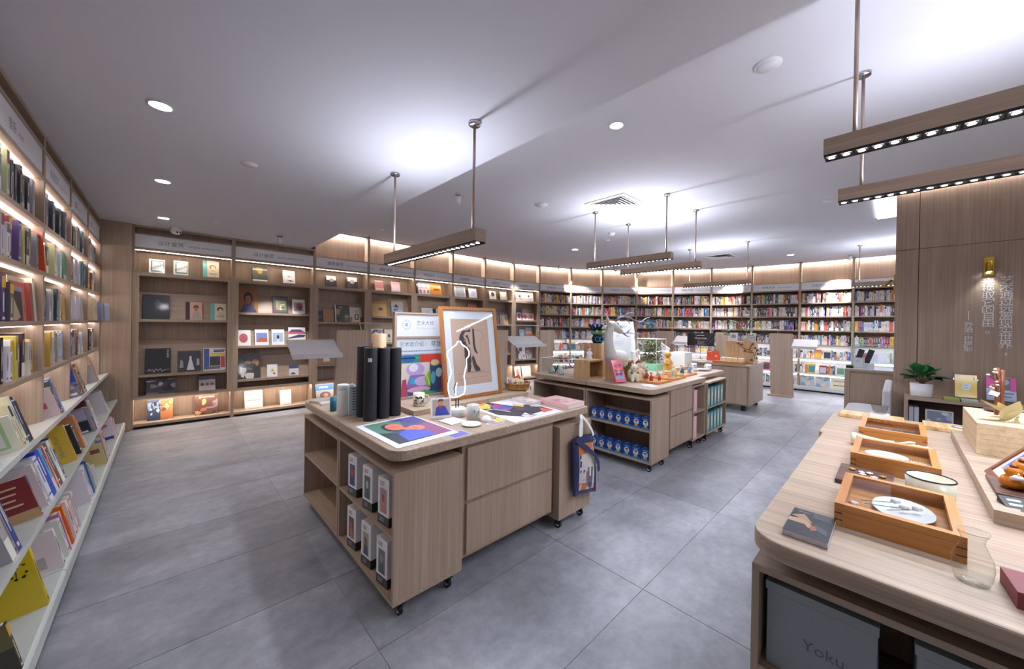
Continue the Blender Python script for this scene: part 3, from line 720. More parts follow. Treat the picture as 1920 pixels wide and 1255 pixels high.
 (7, 'n', 967, 984, 546, 565, '#f0eeee', [('e', .5, .55, .12, .12, '#5c5468'), ('l', .4, .3, .8, 2, '#b49ca8', .1, .04)], .02, 'white book with small figure, left one on the top niche'),
 (7, 'n', 983.5, 1001, 547, 567, '#f0eeee', [('e', .5, .6, .1, .12, '#4c5078'), ('l', .4, .3, .8, 2, '#b49ca8', .1, .04)], .02, 'white book with small figure, right one on the top niche'),
 (7, 'a', 970, 979, 580, 600, '#e0dce4', [('r', 0, .72, 1, 1, '#5c5c84'), ('e', .5, .4, .3, .24, '#d84c5c')], .02, 'white and navy book with red shape on the upper ledge'),
 (7, 'a', 981, 991.7, 580, 600.5, '#f0e4e0', [('r', 0, .66, 1, 1, '#c09088'), ('p', [(0, .3), (.4, .6), (.9, .3), (.5, .1)], '#d86464')], .02, 'pink and red patterned book on the upper ledge'),
 (7, 'a', 992, 1002, 588, 601, '#e8c8bc', [('e', .5, .5, .3, .3, '#d8706c')], .02, 'small rosy book at the right of the upper ledge'),
 (7, 'b', 975.5, 986, 616, 635, '#a8cce4', [('e', .5, .5, .3, .2, '#d8ecf4')], .02, 'pale blue book on the middle ledge'),
 (7, 'b', 987, 999, 613, 635, '#d88c6c', [('r', 0, .7, 1, 1, '#7c9cc8'), ('r', 0, .5, 1, .7, '#e8d070'), ('r', 0, .25, 1, .42, '#d8646c')], .02, 'sunset-striped book on the middle ledge'),
 (7, 'c', 973, 987, 649.5, 671, '#d8d4d8', [('ph', 0, 0, 1, 1, ['#e4e2e4', '#1c1c20', '#3c3c40', '#f4f2f4'], 26)], .025, 'black and white photo book on the lower ledge'),
 (7, 'c', 988, 998.7, 649, 670, '#5c4448', [('ph', 0, 0, 1, 1, ['#5c4a50', '#b04c50', '#2c2428', '#c8886c'], 27)], .025, 'dark red photo book on the lower ledge'),
 (7, 'f', 966, 977.6, 686, 705.6, '#e4dcd8', [('e', .5, .45, .26, .36, '#c8706c')], .02, 'white book with rosy figure in the lit bottom niche'),
 (7, 'f', 980, 996, 684, 704, '#d8ccc0', [('r', 0, .5, 1, 1, '#ece6e0'), ('l', .2, .4, .8, 3, '#a89888', .1, .03)], .025, 'cream book in the lit bottom niche'),
]
BAYN = ['first', 'second', 'third', 'fourth', 'fifth', 'sixth', 'seventh', 'eighth']
for bay, sh, px0, px1, pt, pb, col, art, t, lab in DB:
    M, wd = FR[bay]
    zs = {'n': 2.141, 's': .437, 'f': .072}
    lz = [1.50, .735] if bay % 2 == 0 else [1.63, 1.10, .57]
    zs.update(dict(zip('abc', lz)))
    yr = .12 if sh in 'nsf' else .085
    x0, zb = local_hit(M, px0, pb, yr); x1, _ = local_hit(M, px1, pb, yr); zt = local_hit(M, (px0+px1)/2, pt, yr+.03)[1]
    zb = local_hit(M, (px0+px1)/2, pb, yr)[1]
    h = max(.1, zt-zb); tl = math.radians(14 if sh in 'nsf' else 11)
    y = yr if sh in 'nsf' else .128-t
    hh = h/math.cos(tl)
    if sh in 'nsf': hh = min(hh, {'n': .27, 's': .22, 'f': .29}[sh])
    xx = min(max((x0+x1)/2, .07+(x1-x0)/2), wd-.07-(x1-x0)/2)
    slab_book('book', M, xx, y, zs[sh]+.001, x1-x0, hh, t, col, art, ' '.join((lab+', %s far bookcase' % BAYN[bay]).replace(' on the upper ledge', ', upper ledge').replace(' on the lower ledge', ', lower ledge').replace(' on the middle ledge', ', middle ledge').replace(' on the top niche', ', top niche').split()[:16]) if len(lab.split()) > 12 else lab+', %s far bookcase' % BAYN[bay],
              'face-out books in the display bookcases', tilt=tl)
    if sh in 'nf':
        b = MB('acrylic'); q = x1-x0
        b.box(-q*.3, -.02, 0, q*.3, .02, .003); b.box(-q*.3, -.02, .003, q*.3, -.017, .02)
        s_ = b.build('book_stand'); s_.matrix_world = M @ Matrix.Translation((xx, y, zs[sh]-.0025))
        tag(s_, 'clear stand under the '+' '.join(lab.split(',')[0].split(' on the')[0].split(' leaning')[0].split()[:9])+', %s bookcase' % BAYN[bay], 'stand', 'clear stands under the face-out books')
        s_['label'] = uniq(s_['label'])
# covers seen from the front on the left wall
L = lambda k, x, row, wd_, h, t, col, art, lab, y=.02, **kw: slab_book('book', LF[k][0], x, y, ROWZ[row]+.0005, wd_, h, t, col, art, lab, 'faced-out books on the left wall shelves', tilt=math.radians(3), **kw)
L(1, .62, 2, .34, .27, .02, '#e8e3d3', [('r', .02, .0, .98, .9, '#e06a4a'), ('r', .06, 0, .86, .8, '#8fa0bc'), ('r', .1, .0, .78, .68, '#34353a'), ('p', [(.1, .62), (.18, .62), (.62, .1), (.4, .02), (.1, .02)], '#c8b89c')], 'nested cream, orange and blue boxes with dark picture, nearest left-wall bookcase', y=.04)
L(1, .83, 2, .06, .25, .12, '#a34b45', [], 'dusty red box at the right end of the third shelf, nearest bookcase')
L(1, .90, 2, .05, .285, .12, '#e8e3d3', [], 'cream tall box at the right end of the third shelf, nearest bookcase')
L(1, .955, 1, .036, .265, .2, '#d9501e', [], 'bright orange book standing at the end of the second shelf', y=-.012)
L(1, .42, 3, .5, .285, .02, '#8c2432', [], 'large dark red box behind the books of the fourth shelf', y=.24)
L(2, .885, 1, .13, .25, .03, '#4a9c80', [('r', 0, 0, 1, .2, '#c8d0d4')], 'green faced-out book at the right of the second shelf, second bookcase')
L(2, .86, 2, .15, .235, .03, '#d9a02a', [('r', 0, 0, .7, .2, '#d0ccc4')], 'golden yellow faced-out book on the third shelf, second bookcase')
L(3, .14, 2, .17, .25, .03, '#b4b2c4', [], 'lilac grey faced-out book at the left of the third shelf, third bookcase')
L(3, .36, 2, .18, .25, .03, '#e4e4f0', [('r', 0, .0, 1, .08, '#c8c8d8')], 'white faced-out book, left one on the third shelf, third bookcase')
L(3, .62, 2, .18, .245, .03, '#dcdcec', [('r', 0, .0, 1, .08, '#c0c0d4')], 'white faced-out book, middle one on the third shelf, third bookcase')
L(3, .84, 2, .16, .25, .03, '#c4c4d4', [], 'pale grey faced-out book at the right of the third shelf, third bookcase')
L(4, .3, 2, .30, .245, .04, '#e2d2a6', [('r', .5, .58, .7, .62, '#3a342c'), ('r', .5, .48, .72, .53, '#3a342c'), ('r', .5, .36, .74, .4, '#3a342c')], 'cream faced-out book with three dark marks, farthest left-wall bookcase', y=-.03)
L(4, .58, 2, .16, .22, .03, '#7c88a8', [], 'slate blue faced-out book on the third shelf, farthest bookcase', y=-.06)
L(4, .76, 2, .16, .21, .03, '#b4bcd8', [], 'pale blue faced-out book on the third shelf, farthest bookcase', y=-.10)
L(4, .88, 2, .14, .25, .02, '#b08c60', [], 'tan board at the right end of the third shelf, farthest bookcase', y=-.02)
# spine-out books leaning back on the white trays: case, tray, start, [thickness, height, depth, colour, side art]
BAR = ('r', .62, .06, .9, .14, '#f0f0f0')
def tray_row(k, tray, x, items):
    M, wd = LF[k]; p = (.08, .16, .235)[tray]; zf = (.80, .45, .13)[tray]
    tl = TILT if tray < 2 else math.radians(12)
    n = 0
    for it in items:
        if isinstance(it, (int, float)): x += it; continue
        t, h, d, c, art, lab = it; b = MB('print'); spine_mesh(b, t, h, d, c, (n+tray+k) % 5, rb)
        # cover on the side that looks to the camera (local -x): u runs from the back edge to the spine
        if art:
            q = MB('gloss'); paint(q, art, d, h, 'gloss'); off = len(b.v)
            b.v += [Vector((v.y, d/2-v.x, v.z)) for v in q.v]
            for f, c_, s_ in zip(q.f, q.fc, q.fs): b.f.append([off+i for i in f]); b.fm.append(b._mi('gloss')); b.fc.append(c_); b.fs.append(s_)
        o = b.build('book'); tag(o, uniq('%s, %s white tray, %s left-wall bookcase' % (lab, ('upper', 'middle', 'bottom')[tray], LNAME[k])), 'book', 'books leaning on the white trays')
        o.matrix_world = M @ Matrix.Translation((x, -p+.012, zf-.002 if tray < 2 else zf+.003)) @ Matrix.Rotation(-tl, 4, 'X')
        x += t+.001; n += 1
tray_row(0, 0, .70, [(.05, .26, .2, '#c9d6e4', [('r', 0, .3, .3, .5, '#4a3a5c'), BAR], 'pale blue book with dark label')])
tray_row(1, 0, .10, [(.03, .19, .15, '#e8ecda', [('r', .1, .1, .8, .9, '#a8cf98'), ('r', .2, .16, .7, .84, '#e4ecec')], 'small cream book with green frame'), .02, (.03, .24, .17, '#eceac8', [('r', .62, .06, .86, .2, '#6c6c60')], 'cream book with a barcode'), .01,
                    (.04, .28, .2, '#e6e8c6', [('e', .7, .86, .03, .03, '#c86a50')], 'tall pale green book'), (.05, .27, .22, '#2c3566', [], 'navy book'), .02, (.016, .24, .24, '#6c5440', [('r', .02, .02, .98, .98, '#8a6c50'), ('r', .56, .5, .86, .68, '#e8ecf2'), ('l', .14, .5, .46, 8, '#5a4434', .045, .012)], 'square brown book with barcode label')])
tray_row(2, 0, .10, [(.03, .21, .15, '#d8c4c8', [('r', .2, .3, .7, .5, '#c05060')], 'pink and white book'), (.05, .25, .22, '#4c5264', [], 'slate book'), (.02, .26, .22, '#7c6a8c', [], 'mauve book'), (.035, .27, .2, '#8fb4ec', [('r', 0, .3, 1, .6, '#d4ccd8')], 'sky blue book')])
tray_row(3, 0, .03, [(.06, .27, .22, '#5a5460', [('r', 0, .5, 1, 1, '#2440b8'), ('ph', .0, .0, 1, .5, ['#7c748c', '#c0b8c8', '#4c4458', '#a89cb0'], 31), BAR], 'blue and mottled grey book'), (.03, .3, .22, '#c01c2c', [('r', 0, 0, 1, .5, '#4c4c50')], 'red book'), .02, (.04, .24, .2, '#94603c', [], 'tan brown book'), .02, (.03, .25, .2, '#a4b4a4', [], 'sage patterned book'), (.06, .28, .2, '#3c4c50', [], 'dark green-grey book'), (.03, .27, .2, '#5a3a5c', [], 'plum book')])
tray_row(4, 0, .06, [(.04, .2, .14, '#b4acb0', [], 'grey book'), .03, (.05, .28, .2, '#c8a088', [('e', .5, .4, .3, .3, '#b07050')], 'pink book with brown figure'), (.03, .27, .2, '#c4b8bc', [], 'pale mauve book')])
tray_row(0, 1, .48, [(.06, .3, .24, '#a8a4a8', [('r', .1, .06, .4, .13, '#e8e8ea')], 'grey cloth book with barcode'), (.03, .32, .22, '#8c989c', [], 'blue-grey book'), (.05, .33, .22, '#1c3a8c', [], 'deep blue book with white lettering')])
tray_row(1, 1, .02, [(.02, .23, .2, '#8c3434', [('r', 0, 0, 1, .22, '#c8a070'), ('l', .1, .8, .8, 4, '#e0c8b0', .14, .04)], 'dark red book with tan foot'), .12, (.03, .25, .22, '#e4d8d8', [], 'pale rose book'), .03, (.07, .27, .22, '#dfe2ea', [('r', .6, .04, .9, .12, '#7c7c84')], 'white book with barcode'), (.06, .29, .22, '#1c3cc0', [('r', 0, 0, .6, .24, '#a8b4e0')], 'bright blue book'), .02, (.05, .28, .22, '#68a8dc', [], 'sky blue box'), (.035, .28, .22, '#dc6c50', [], 'coral book'), (.02, .28, .22, '#ece4e4', [], 'white thin book'), (.04, .28, .22, '#84283c', [], 'wine red book'), (.03, .28, .22, '#3c6c34', [], 'forest green book'), (.07, .28, .22, '#dce4e8', [], 'white wide book'), (.04, .29, .22, '#303c90', [], 'royal blue book')])
tray_row(2, 1, .10, [(.02, .28, .3, '#e0b83c', [('r', 0, 0, .5, 1, '#8a3470'), ('r', .5, 0, 1, 1, '#e0b840'), ('t', 'Martin Parr', .85, .16, .13, '#7c8c6c', 'l', PI/2), ('r', .06, .04, .3, .13, '#f0e8ec')], 'purple and yellow photo book with big lettering'), .16, (.05, .24, .2, '#2c2c34', [], 'black book'), .12, (.06, .28, .22, '#c88858', [], 'tan figure book'), (.03, .27, .22, '#c0502c', [], 'rust red book')])
tray_row(3, 1, .08, [(.05, .24, .2, '#8c8c98', [('r', .1, .55, .9, .95, '#b0a8c4'), ('r', .1, .05, .9, .5, '#1c2c40'), ('r', .5, .06, .8, .12, '#e8e8e8')], 'grey and midnight blue book'), (.05, .3, .24, '#5c2038', [], 'tall maroon book'), .02, (.06, .28, .22, '#b4bcd4', [], 'pale steel book'), (.06, .27, .22, '#e4e8f0', [], 'white book')])
tray_row(4, 1, .1, [(.05, .24, .2, '#d8d4dc', [], 'white book'), (.04, .25, .2, '#8c94a8', [], 'grey-blue book')])
tray_row(0, 2, .20, [(.025, .2, .17, '#3c3a30', [('r', 0, .5, 1, 1, '#6c6038'), ('l', .2, .9, .8, 3, '#c8c4a8', .1, .04)], 'dark olive book with grey foot'), .42, (.03, .3, .3, '#d8bc20', [('r', 0, 0, 1, 1, '#dcc020'), ('s', [(.75, 1), (.66, .84), (.5, .74), (.3, .62)], .006, '#2a2a18'), ('s', [(.66, .84), (.82, .7), (.8, .56)], .005, '#2a2a18')]+[('e', min(.93, max(.2, rb.gauss(.62, .17))), min(.96, rb.gauss(.76, .1)), rb.uniform(.012, .026), rb.uniform(.01, .02), '#24240f') for i in range(90)], 'bright yellow book with black tree branches')])
tray_row(1, 2, .04, [(.03, .22, .18, '#ecdce0', [('r', .3, .1, .7, .4, '#b8b4b0')], 'pale pink book'), .10, (.04, .22, .18, '#e4e8dc', [('e', .6, .4, .2, .3, '#e8d878'), ('e', .4, .7, .2, .2, '#b4c4c8')], 'white book with yellow and grey circles'), (.03, .24, .2, '#b464a8', [], 'orchid book'), (.02, .24, .2, '#e0b89c', [], 'peach book'), .05, (.03, .25, .25, '#ea6c1c', [('r', .6, .04, .86, .1, '#f0f0f0')], 'bright orange book with barcode'), .06, (.05, .24, .2, '#f0d8d8', [], 'blush book'), .02, (.05, .24, .18, '#ecd4cc', [('r', .6, .1, .7, .4, '#3c3c40')], 'peach-white book'), .05, (.04, .24, .2, '#d8ccd0', [], 'grey-rose book')])
tray_row(2, 2, .05, [(.05, .26, .2, '#e4d8e0', [], 'white-lilac book'), (.04, .26, .2, '#d0d4dc', [], 'silver book'), (.04, .26, .2, '#788490', [], 'steel grey book'), .05, (.025, .27, .2, '#3c78b8', [('ph', 0, 0, 1, 1, ['#2c78b8', '#c03c34', '#7cc0e0', '#1c2c5c', '#d85048'], 37)], 'blue and red painted-cover book'), .06, (.03, .22, .18, '#c8c4bc', [], 'stone grey book'), .12, (.02, .16, .2, '#e8e4e6', [('e', .4, .5, .06, .06, '#5c5c64'), ('l', .5, .6, .9, 2, '#8c8890', .12, .04)], 'open white brochure')])
tray_row(3, 2, .06, [(.03, .2, .2, '#ccb87c', [('r', .6, .6, .9, .8, '#8c4a3c')], 'sand yellow book'), .05, (.025, .27, .2, '#8c909c', [('ph', 0, .1, 1, 1, ['#8c94a4', '#d8cca0', '#5c6478', '#e0d8b8'], 41), ('r', .55, .04, .9, .12, '#f0f0f0')], 'grey book with cream flower pattern'), .08, (.05, .27, .2, '#ecd8c4', [], 'peach cream book'), (.02, .26, .2, '#dc8c8c', [], 'salmon book')])
tray_row(4, 2, .06, [(.04, .25, .2, '#ecdce8', [('r', .2, .06, .9, .2, '#3c4c8c'), ('e', .5, .7, .3, .1, '#dc7c9c')], 'white book with pink and blue print'), (.03, .26, .2, '#d0688c', [], 'pink book'), .05, (.04, .22, .16, '#e8e0e4', [], 'white book')])
# the far curved wall: past 300 books of this kind, so the rest stands there as one mass
fb = MB('print'); R = random.Random(21)
P_W = ['#e8e6ea', '#f2f0f0', '#dcd8dc', '#cfc8c4', '#e4dccc', '#d8d2de', '#c4c0c8', '#eae2d6']
P_D = ['#33343c', '#4a4a54', '#2c3c58', '#5c5660', '#6b4a48', '#39546a']
P_C = ['#e08a2c', '#d8a838', '#b83040', '#8c2c38', '#3c8a94', '#3a5aa8', '#d86a50', '#5c8c6c', '#7c4a8c', '#e4c45a', '#c87c4c', '#2c78b0', '#e8b8a8']
HUES = [(.25, .3, .45), (.6, .12, .28), (.35, .2, .45), (.5, .08, .42), (.4, .2, .4), (.62, .12, .26), (.4, .3, .3), (.5, .16, .34), (.5, .2, .3)]
for k in range(9):
    M, wd = FR[8+k]; hw = HUES[k]
    def pick():
        q = R.random(); return R.choice(P_W) if q < hw[0] else R.choice(P_D) if q < hw[0]+hw[1] else R.choice(P_C)
    for r in range(4):
        x = .03; run = 0
        while x < wd-.045:
            if run <= 0: c = pick(); run = R.choice([1, 1, 1, 2, 3]); hh = R.uniform(.2, .25); tt = R.uniform(.018, .042)
            run -= 1
            if R.random() < .02: x += .03; continue
            t = min(tt*R.uniform(.9, 1.1), wd-.03-x)
            fb.M = M @ Matrix.Translation((x, R.uniform(.03, .05), ROWZ[r]+.0005)); spine_mesh(fb, t-.001, hh*R.uniform(.97, 1.03), .16, c, R.randrange(5), R); x += t
    for tr in range(3):
        p = (.02, .06, .10)[tr]; zf = (.80, .45, .13)[tr]; x = .03
        while x < wd-.06 and (k, tr) != (7, 2):
            if R.random() < .05: x += .07; continue
            c = pick(); t = min(R.choice([R.uniform(.02, .045)]*6+[.14]), wd-.03-x); hh = R.uniform(.18, .23)
            fb.M = M @ Matrix.Translation((x, -p+.02, zf-.003)) @ Matrix.Rotation(-TILT, 4, 'X')
            if t > .1: fb.box(0, 0, 0, t, .03, hh, 'print', c); fb.add([(.01, -.0006, .02), (t-.01, -.0006, .02), (t-.01, -.0006, hh*.8), (.01, -.0006, hh*.8)], [(0, 1, 2, 3)], 'print', pick())
            else: spine_mesh(fb, t-.001, hh, .16, c, R.randrange(5), R)
            x += t
fb.M = Matrix.Identity(4)
o = fb.build('shelved_books'); tag(o, 'rows of many-coloured upright books filling the curved far wall of shelves', 'books', kind='stuff')

M, wd = FR[15]
for i, (x, w_, h_, c, art, lab) in enumerate(((.17, .26, .25, '#b8c4cc', [('ph', 0, 0, 1, 1, ['#b4c0c8', '#d8c8b8', '#8c9c6c', '#7c98b8', '#c8b0a0', '#e0dcd4'], 101)], 'floral blue-grey picture box, left one on the bottom tray of the eighth curved bookcase'),
                                 (.46, .26, .25, '#b8c4cc', [('ph', 0, 0, 1, 1, ['#b4c0c8', '#d8c8b8', '#8c9c6c', '#7c98b8', '#c8b0a0', '#e0dcd4'], 101)], 'floral blue-grey picture box, right one on the bottom tray of the eighth curved bookcase'),
                                 (.79, .34, .2, '#e4dcc0', [('r', .1, .8, .95, .88, '#c88c5c'), ('l', .1, .3, .9, 1, '#5c5448', .2, .1)]+[('r', .1*i_, 0, .1*i_+.006, 1, '#b8ac8c') for i_ in range(1, 10)], 'cream boxed set of slim volumes on the bottom tray, eighth curved bookcase'))):
    slab_book('book', M, x, -.02, .1295, w_, h_, .05, c, art, lab, 'face-out sets on the far bottom tray', tilt=TILT)
# ------------------------------------------------------------------ display tables with roll-out carts
def rrect(x0, y0, x1, y1, r):
    """outline with a radius per corner: (x0,y0) (x1,y0) (x1,y1) (x0,y1)"""
    pts = []
    for (cx, cy, sx, sy, a0), rr in zip(((x0, y0, 1, 1, PI), (x1, y0, -1, 1, 1.5*PI), (x1, y1, -1, -1, 0), (x0, y1, 1, -1, .5*PI)), r):
        if rr <= 0: pts.append((cx, cy)); continue
        for i in range(7):
            a = a0+.5*PI*i/6; pts.append((cx+sx*rr+rr*math.cos(a), cy+sy*rr+rr*math.sin(a)))
    return pts
def caster(parent, x, y, yaw=0):
    f = MB('black').box(x-.018, y-.02, .062, x+.018, y+.02, .085).box(x-.014, y-.006, .03, x-.010, y+.014, .064).box(x+.010, y-.006, .03, x+.014, y+.014, .064).build('caster', parent)
    wv = MB('black_gloss'); n = 16; R_ = .028
    ring = [(R_*math.cos(2*PI*i/n), R_*math.sin(2*PI*i/n)) for i in range(n)]
    wv.add([(x-.009, y+.008+a, .028+b) for a, b in ring]+[(x+.009, y+.008+a, .028+b) for a, b in ring],
           [list(range(n))[::-1], list(range(n, 2*n))]+[(i, (i+1) % n, n+(i+1) % n, n+i) for i in range(n)])
    for sx in (-1, 1): wv.add([(x+sx*.0095, y+.008+.6*a, .028+.6*b) for a, b in ring], [list(range(n))[::sx]], 'grey_metal')
    wv.build('wheel', f)
def cart(label, x0, y0, x1, y1, z0, z1, face, shelf=(.437,), back=True, solid=None):
    """open shelf box on castors; face: which side is open ('-x' or '-y' or None)"""
    r = thing('display_cart', label, 'cart', (x0, y0, 0), group='wheeled carts under the display tables')
    X, Y = x1-x0, y1-y0; e = .02
    part(r, 'top_panel', 'wood_y' if face != '-y' else 'wood_x', (0, 0, z1-e, X, Y, z1))
    part(r, 'bottom_panel', 'wood_y' if face != '-y' else 'wood_x', (0, 0, z0, X, Y, z0+e))
    if face == '-x':
        for y in (0, Y-e): part(r, 'side_panel', 'wood_v', (0, y, z0+e, X, y+e, z1-e))
        part(r, 'back_panel', 'wood_v', (X-e, e, z0+e, X, Y-e, z1-e))
        for z in shelf: part(r, 'shelf', 'wood_y', (.002, e, z-e, X-e, Y-e, z))
    elif face == '-y':
        for x in (0, X-e): part(r, 'side_panel', 'wood_v', (x, 0, z0+e, x+e, Y, z1-e))
        part(r, 'back_panel', 'wood_v', (e, Y-e, z0+e, X-e, Y, z1-e))
        for z in shelf: part(r, 'shelf', 'wood_x', (e, .002, z-e, X-e, Y-e, z))
    else:
        part(r, 'body_panel', 'wood_v', (0, 0, z0+e, X, Y, z1-e))
    for x in (.06, X-.06):
        for y in (.045, Y-.06): caster(r, x, y)
    return r
def table(label, x0, y0, tops, cab, drawers, z=.86, th=.055):
    r = thing('display_table', label, 'table', (x0, y0, 0))
    for (a0, b0, a1, b1, rr) in tops:
        b = MB('top_wood').prism(rrect(a0-x0, b0-y0, a1-x0, b1-y0, rr), z-th, z); b.build('tabletop', r, bevel=.006)
    a0, b0, a1, b1, zb = cab
    part(r, 'cabinet', 'wood_v', (a0-x0, b0-y0, zb, a1-x0, b1-y0, z-th-.0005))
    for (d0, d1, z0, z1) in drawers:
        d = part(r, 'drawer', 'wood_v', (d0-x0, b0-y0-.018, z0, d1-x0, b0-y0, z1))
    return r
# --- table 1 (nearest, centre)
T1 = table('pale timber display table with drawers and picture frame, centre foreground', .82, 1.69,
           [(.815, 1.685, 2.455, 2.487, (.09, .03, 0, 0)), (.815, 2.493, 2.455, 3.345, (0, 0, .03, .09))],
           (1.25, 1.722, 2.055, 3.30, .135), [(1.275, 2.03, .16, .452), (1.275, 2.03, .472, .78)])
cart('open two-shelf cart holding white boxes, near left end of the centre table', .82, 1.692, 1.235, 2.487, .092, .757, '-x')
cart('empty two-shelf cart at the far left end of the centre table', .82, 2.497, 1.235, 3.30, .092, .745, '-x')
cart('closed timber cart with tote bag at the right end of the centre table', 2.065, 1.662, 2.452, 2.50, .088, .762, None)
# white boxes with dark foot and small portrait print
def tall_box(M, lab, wv, d, h, art):
    b = MB('gloss'); b.box(-wv/2, 0, 0, wv/2, d, h, 'gloss', '#eceaec'); b.box(-wv/2-.0005, -.0005, 0, wv/2+.0005, d+.0005, h*.2, 'gloss', '#26262a')
    paint(b, art, wv, h, y0=-.0012)
    o = b.build('gift_box'); tag(o, lab, 'box', 'white gift boxes in the cart'); o.matrix_world = M
    return o
def ptr(bg, fig, tint): return [('r', .2, .26, .8, .78, bg), ('p', [(.3, .26), (.36, .5), (.66, .5), (.74, .26)], fig), ('e', .5, .58, .13, .09, tint), ('l', .2, .9, .6, 2, '#6c6c74', .05, .02), ('l', .2, .13, .6, 2, '#b8b8bc', .05, .018)]
k = 0
for z, ys_, dsc, arts in ((.437, (2.285, 2.055, 1.845), 'upper', (ptr('#3c4a6c', '#26306c', '#d8542c'), ptr('#5c6a6c', '#3c4c54', '#b8c0b0'), ptr('#b08c8c', '#c87c64', '#8c5c50'))),
                    (.112, (2.29, 2.065, 1.855), 'lower', (ptr('#5c4c50', '#c06c4c', '#a85c48'), ptr('#a8a890', '#3c4468', '#6c5c54'), ptr('#6c7478', '#4c5460', '#a09488')))):
    for i, (y, art) in enumerate(zip(ys_, arts)):
        M = Matrix.Translation((.835, y, z+.0005)) @ Matrix.Rotation(-PI/2+.12, 4, 'Z')
        tall_box(M, 'white box with dark foot and portrait print, %s on the %s cart shelf' % (('farthest', 'middle', 'nearest')[i], dsc), .105, .10, .245, art)
# tote bag hanging from the cart's front corner
bag = thing('tote_bag', 'navy tote bag with patchwork painting print hanging on the cart', 'bag', (2.215, 1.655, 0))
bm_ = MB('navy_cloth'); NX, NZ = 10, 12; v = []; f = []
for side in (0, 1):
    for j in range(NZ+1):
        for i in range(NX+1):
            u, t = i/NX, j/NZ
            wv = .27*(1-.05*t); x = -.05+wv*u+.02*(1-t)-.015*t; z = .245+.425*t-.035*u*(1-t)+.01*math.sin(4*u)
            bulge = .038*math.sin(PI*u)*math.sin(PI*min(1, .15+.85*(1-t)))+.004
            y = (-.045-bulge*.7+.006*math.sin(9*u+5*t)) if side == 0 else (-.028+.003*math.sin(5*t))
            v.append((x, y, z))
n1 = (NX+1)*(NZ+1)
for side in (0, 1):
    for j in range(NZ):
        for i in range(NX):
            a = side*n1+j*(NX+1)+i; q = (a, a+1, a+NX+2, a+NX+1); f.append(q if side == 0 else q[::-1])
for j in range(NZ):
    for i in (0, NX):
        a = j*(NX+1)+i; f.append((a, a+NX+1, n1+a+NX+1, n1+a))
for i in range(NX): f.append((i, i+1, n1+i+1, n1+i))
bm_.add(v, f, 'navy_cloth', None, True); bm_.build('bag_body', bag)
pr = MB('print')
def on_bag(u, t, off=.0015):
    i, j = u*NX, t*NZ; i0, j0 = min(int(i), NX-1), min(int(j), NZ-1); fu, ft = i-i0, j-j0
    g = lambda a, b: Vector(v[b*(NX+1)+a])
    p = (g(i0, j0)*(1-fu)+g(i0+1, j0)*fu)*(1-ft)+(g(i0, j0+1)*(1-fu)+g(i0+1, j0+1)*fu)*ft
    return (p.x, p.y-off, p.z)
def patch(u0, t0, u1, t1, c, off=.0015, n=6):
    vs = [on_bag(u0+(u1-u0)*i/n, t0+(t1-t0)*j/n, off) for j in range(n+1) for i in range(n+1)]
    pr.add(vs, [(j*(n+1)+i, j*(n+1)+i+1, (j+1)*(n+1)+i+1, (j+1)*(n+1)+i) for j in range(n) for i in range(n)], 'print', c, True)
patch(.16, .07, .9, .88, '#cbc4c6'); patch(.16, .7, .86, .88, '#c07648', .0022); patch(.16, .07, .44, .2, '#c87844', .0022); patch(.6, .07, .9, .16, '#c0764a', .0022)
patch(.5, .3, .74, .78, '#d8d2c8', .003); patch(.52, .14, .8, .46, '#4a5f74', .0036); patch(.56, .1, .76, .18, '#3c4054', .0042); patch(.6, .3, .7, .66, '#e0dacd', .0048)
patch(.42, .2, .53, .4, '#a85c48', .003); patch(.68, .5, .86, .66, '#dcc8ac', .003); patch(.72, .3, .88, .5, '#e0d4c8', .003)
pr.build('painted_panel', bag)
for a0, a1 in ((.02, .075), (.115, .17)): pass
st = MB('strap_white')
def ribbon(mb, pts, wv, m, ax=Vector((1, 0, 0)), th=.002):
    pts = [Vector(p) for p in pts]
    for p, q in zip(pts, pts[1:]):
        d = (q-p).normalized(); s_ = ax-d*ax.dot(d)
        if s_.length < .1: s_ = Vector((0, 1, 0))
        s_.normalize(); nrm = d.cross(s_)*th; s_ = s_*wv/2
        mb.add([p-s_-nrm, q-s_-nrm, q+s_-nrm, p+s_-nrm, p-s_+nrm, q-s_+nrm, q+s_+nrm, p+s_+nrm], [(0, 1, 2, 3), (7, 6, 5, 4), (0, 4, 5, 1), (3, 2, 6, 7), (0, 3, 7, 4), (1, 5, 6, 2)], m)
ribbon(st, [(.015, -.05, .66), (.03, -.04, .74), (.055, -.03, .80), (.075, -.012, .822), (.12, -.03, .775), (.17, -.045, .70), (.185, -.052, .655)], .022, 'strap_white')
ribbon(st, [(.055, -.034, .66), (.066, -.03, .74), (.075, -.02, .80), (.078, -.010, .822)], .022, 'strap_white')
st.build('short_handle', bag)
s2 = MB('navy_cloth')
ribbon(s2, [(-.045, -.062, .665), (.05, -.084, .60), (.15, -.095, .52), (.2, -.09, .45), (.225, -.08, .38)], .032, 'navy_cloth', Vector((.6, 0, .8)))
ribbon(s2, [(.19, -.05, .665), (.22, -.035, .675), (.245, -.045, .64), (.25, -.05, .56)], .03, 'navy_cloth')
s2.build('long_strap', bag)
hk = MB('chrome').tube([(.078, .004, .80), (.078, -.014, .80), (.078, -.016, .818)], .003, 6); hk.build('hook', bag)

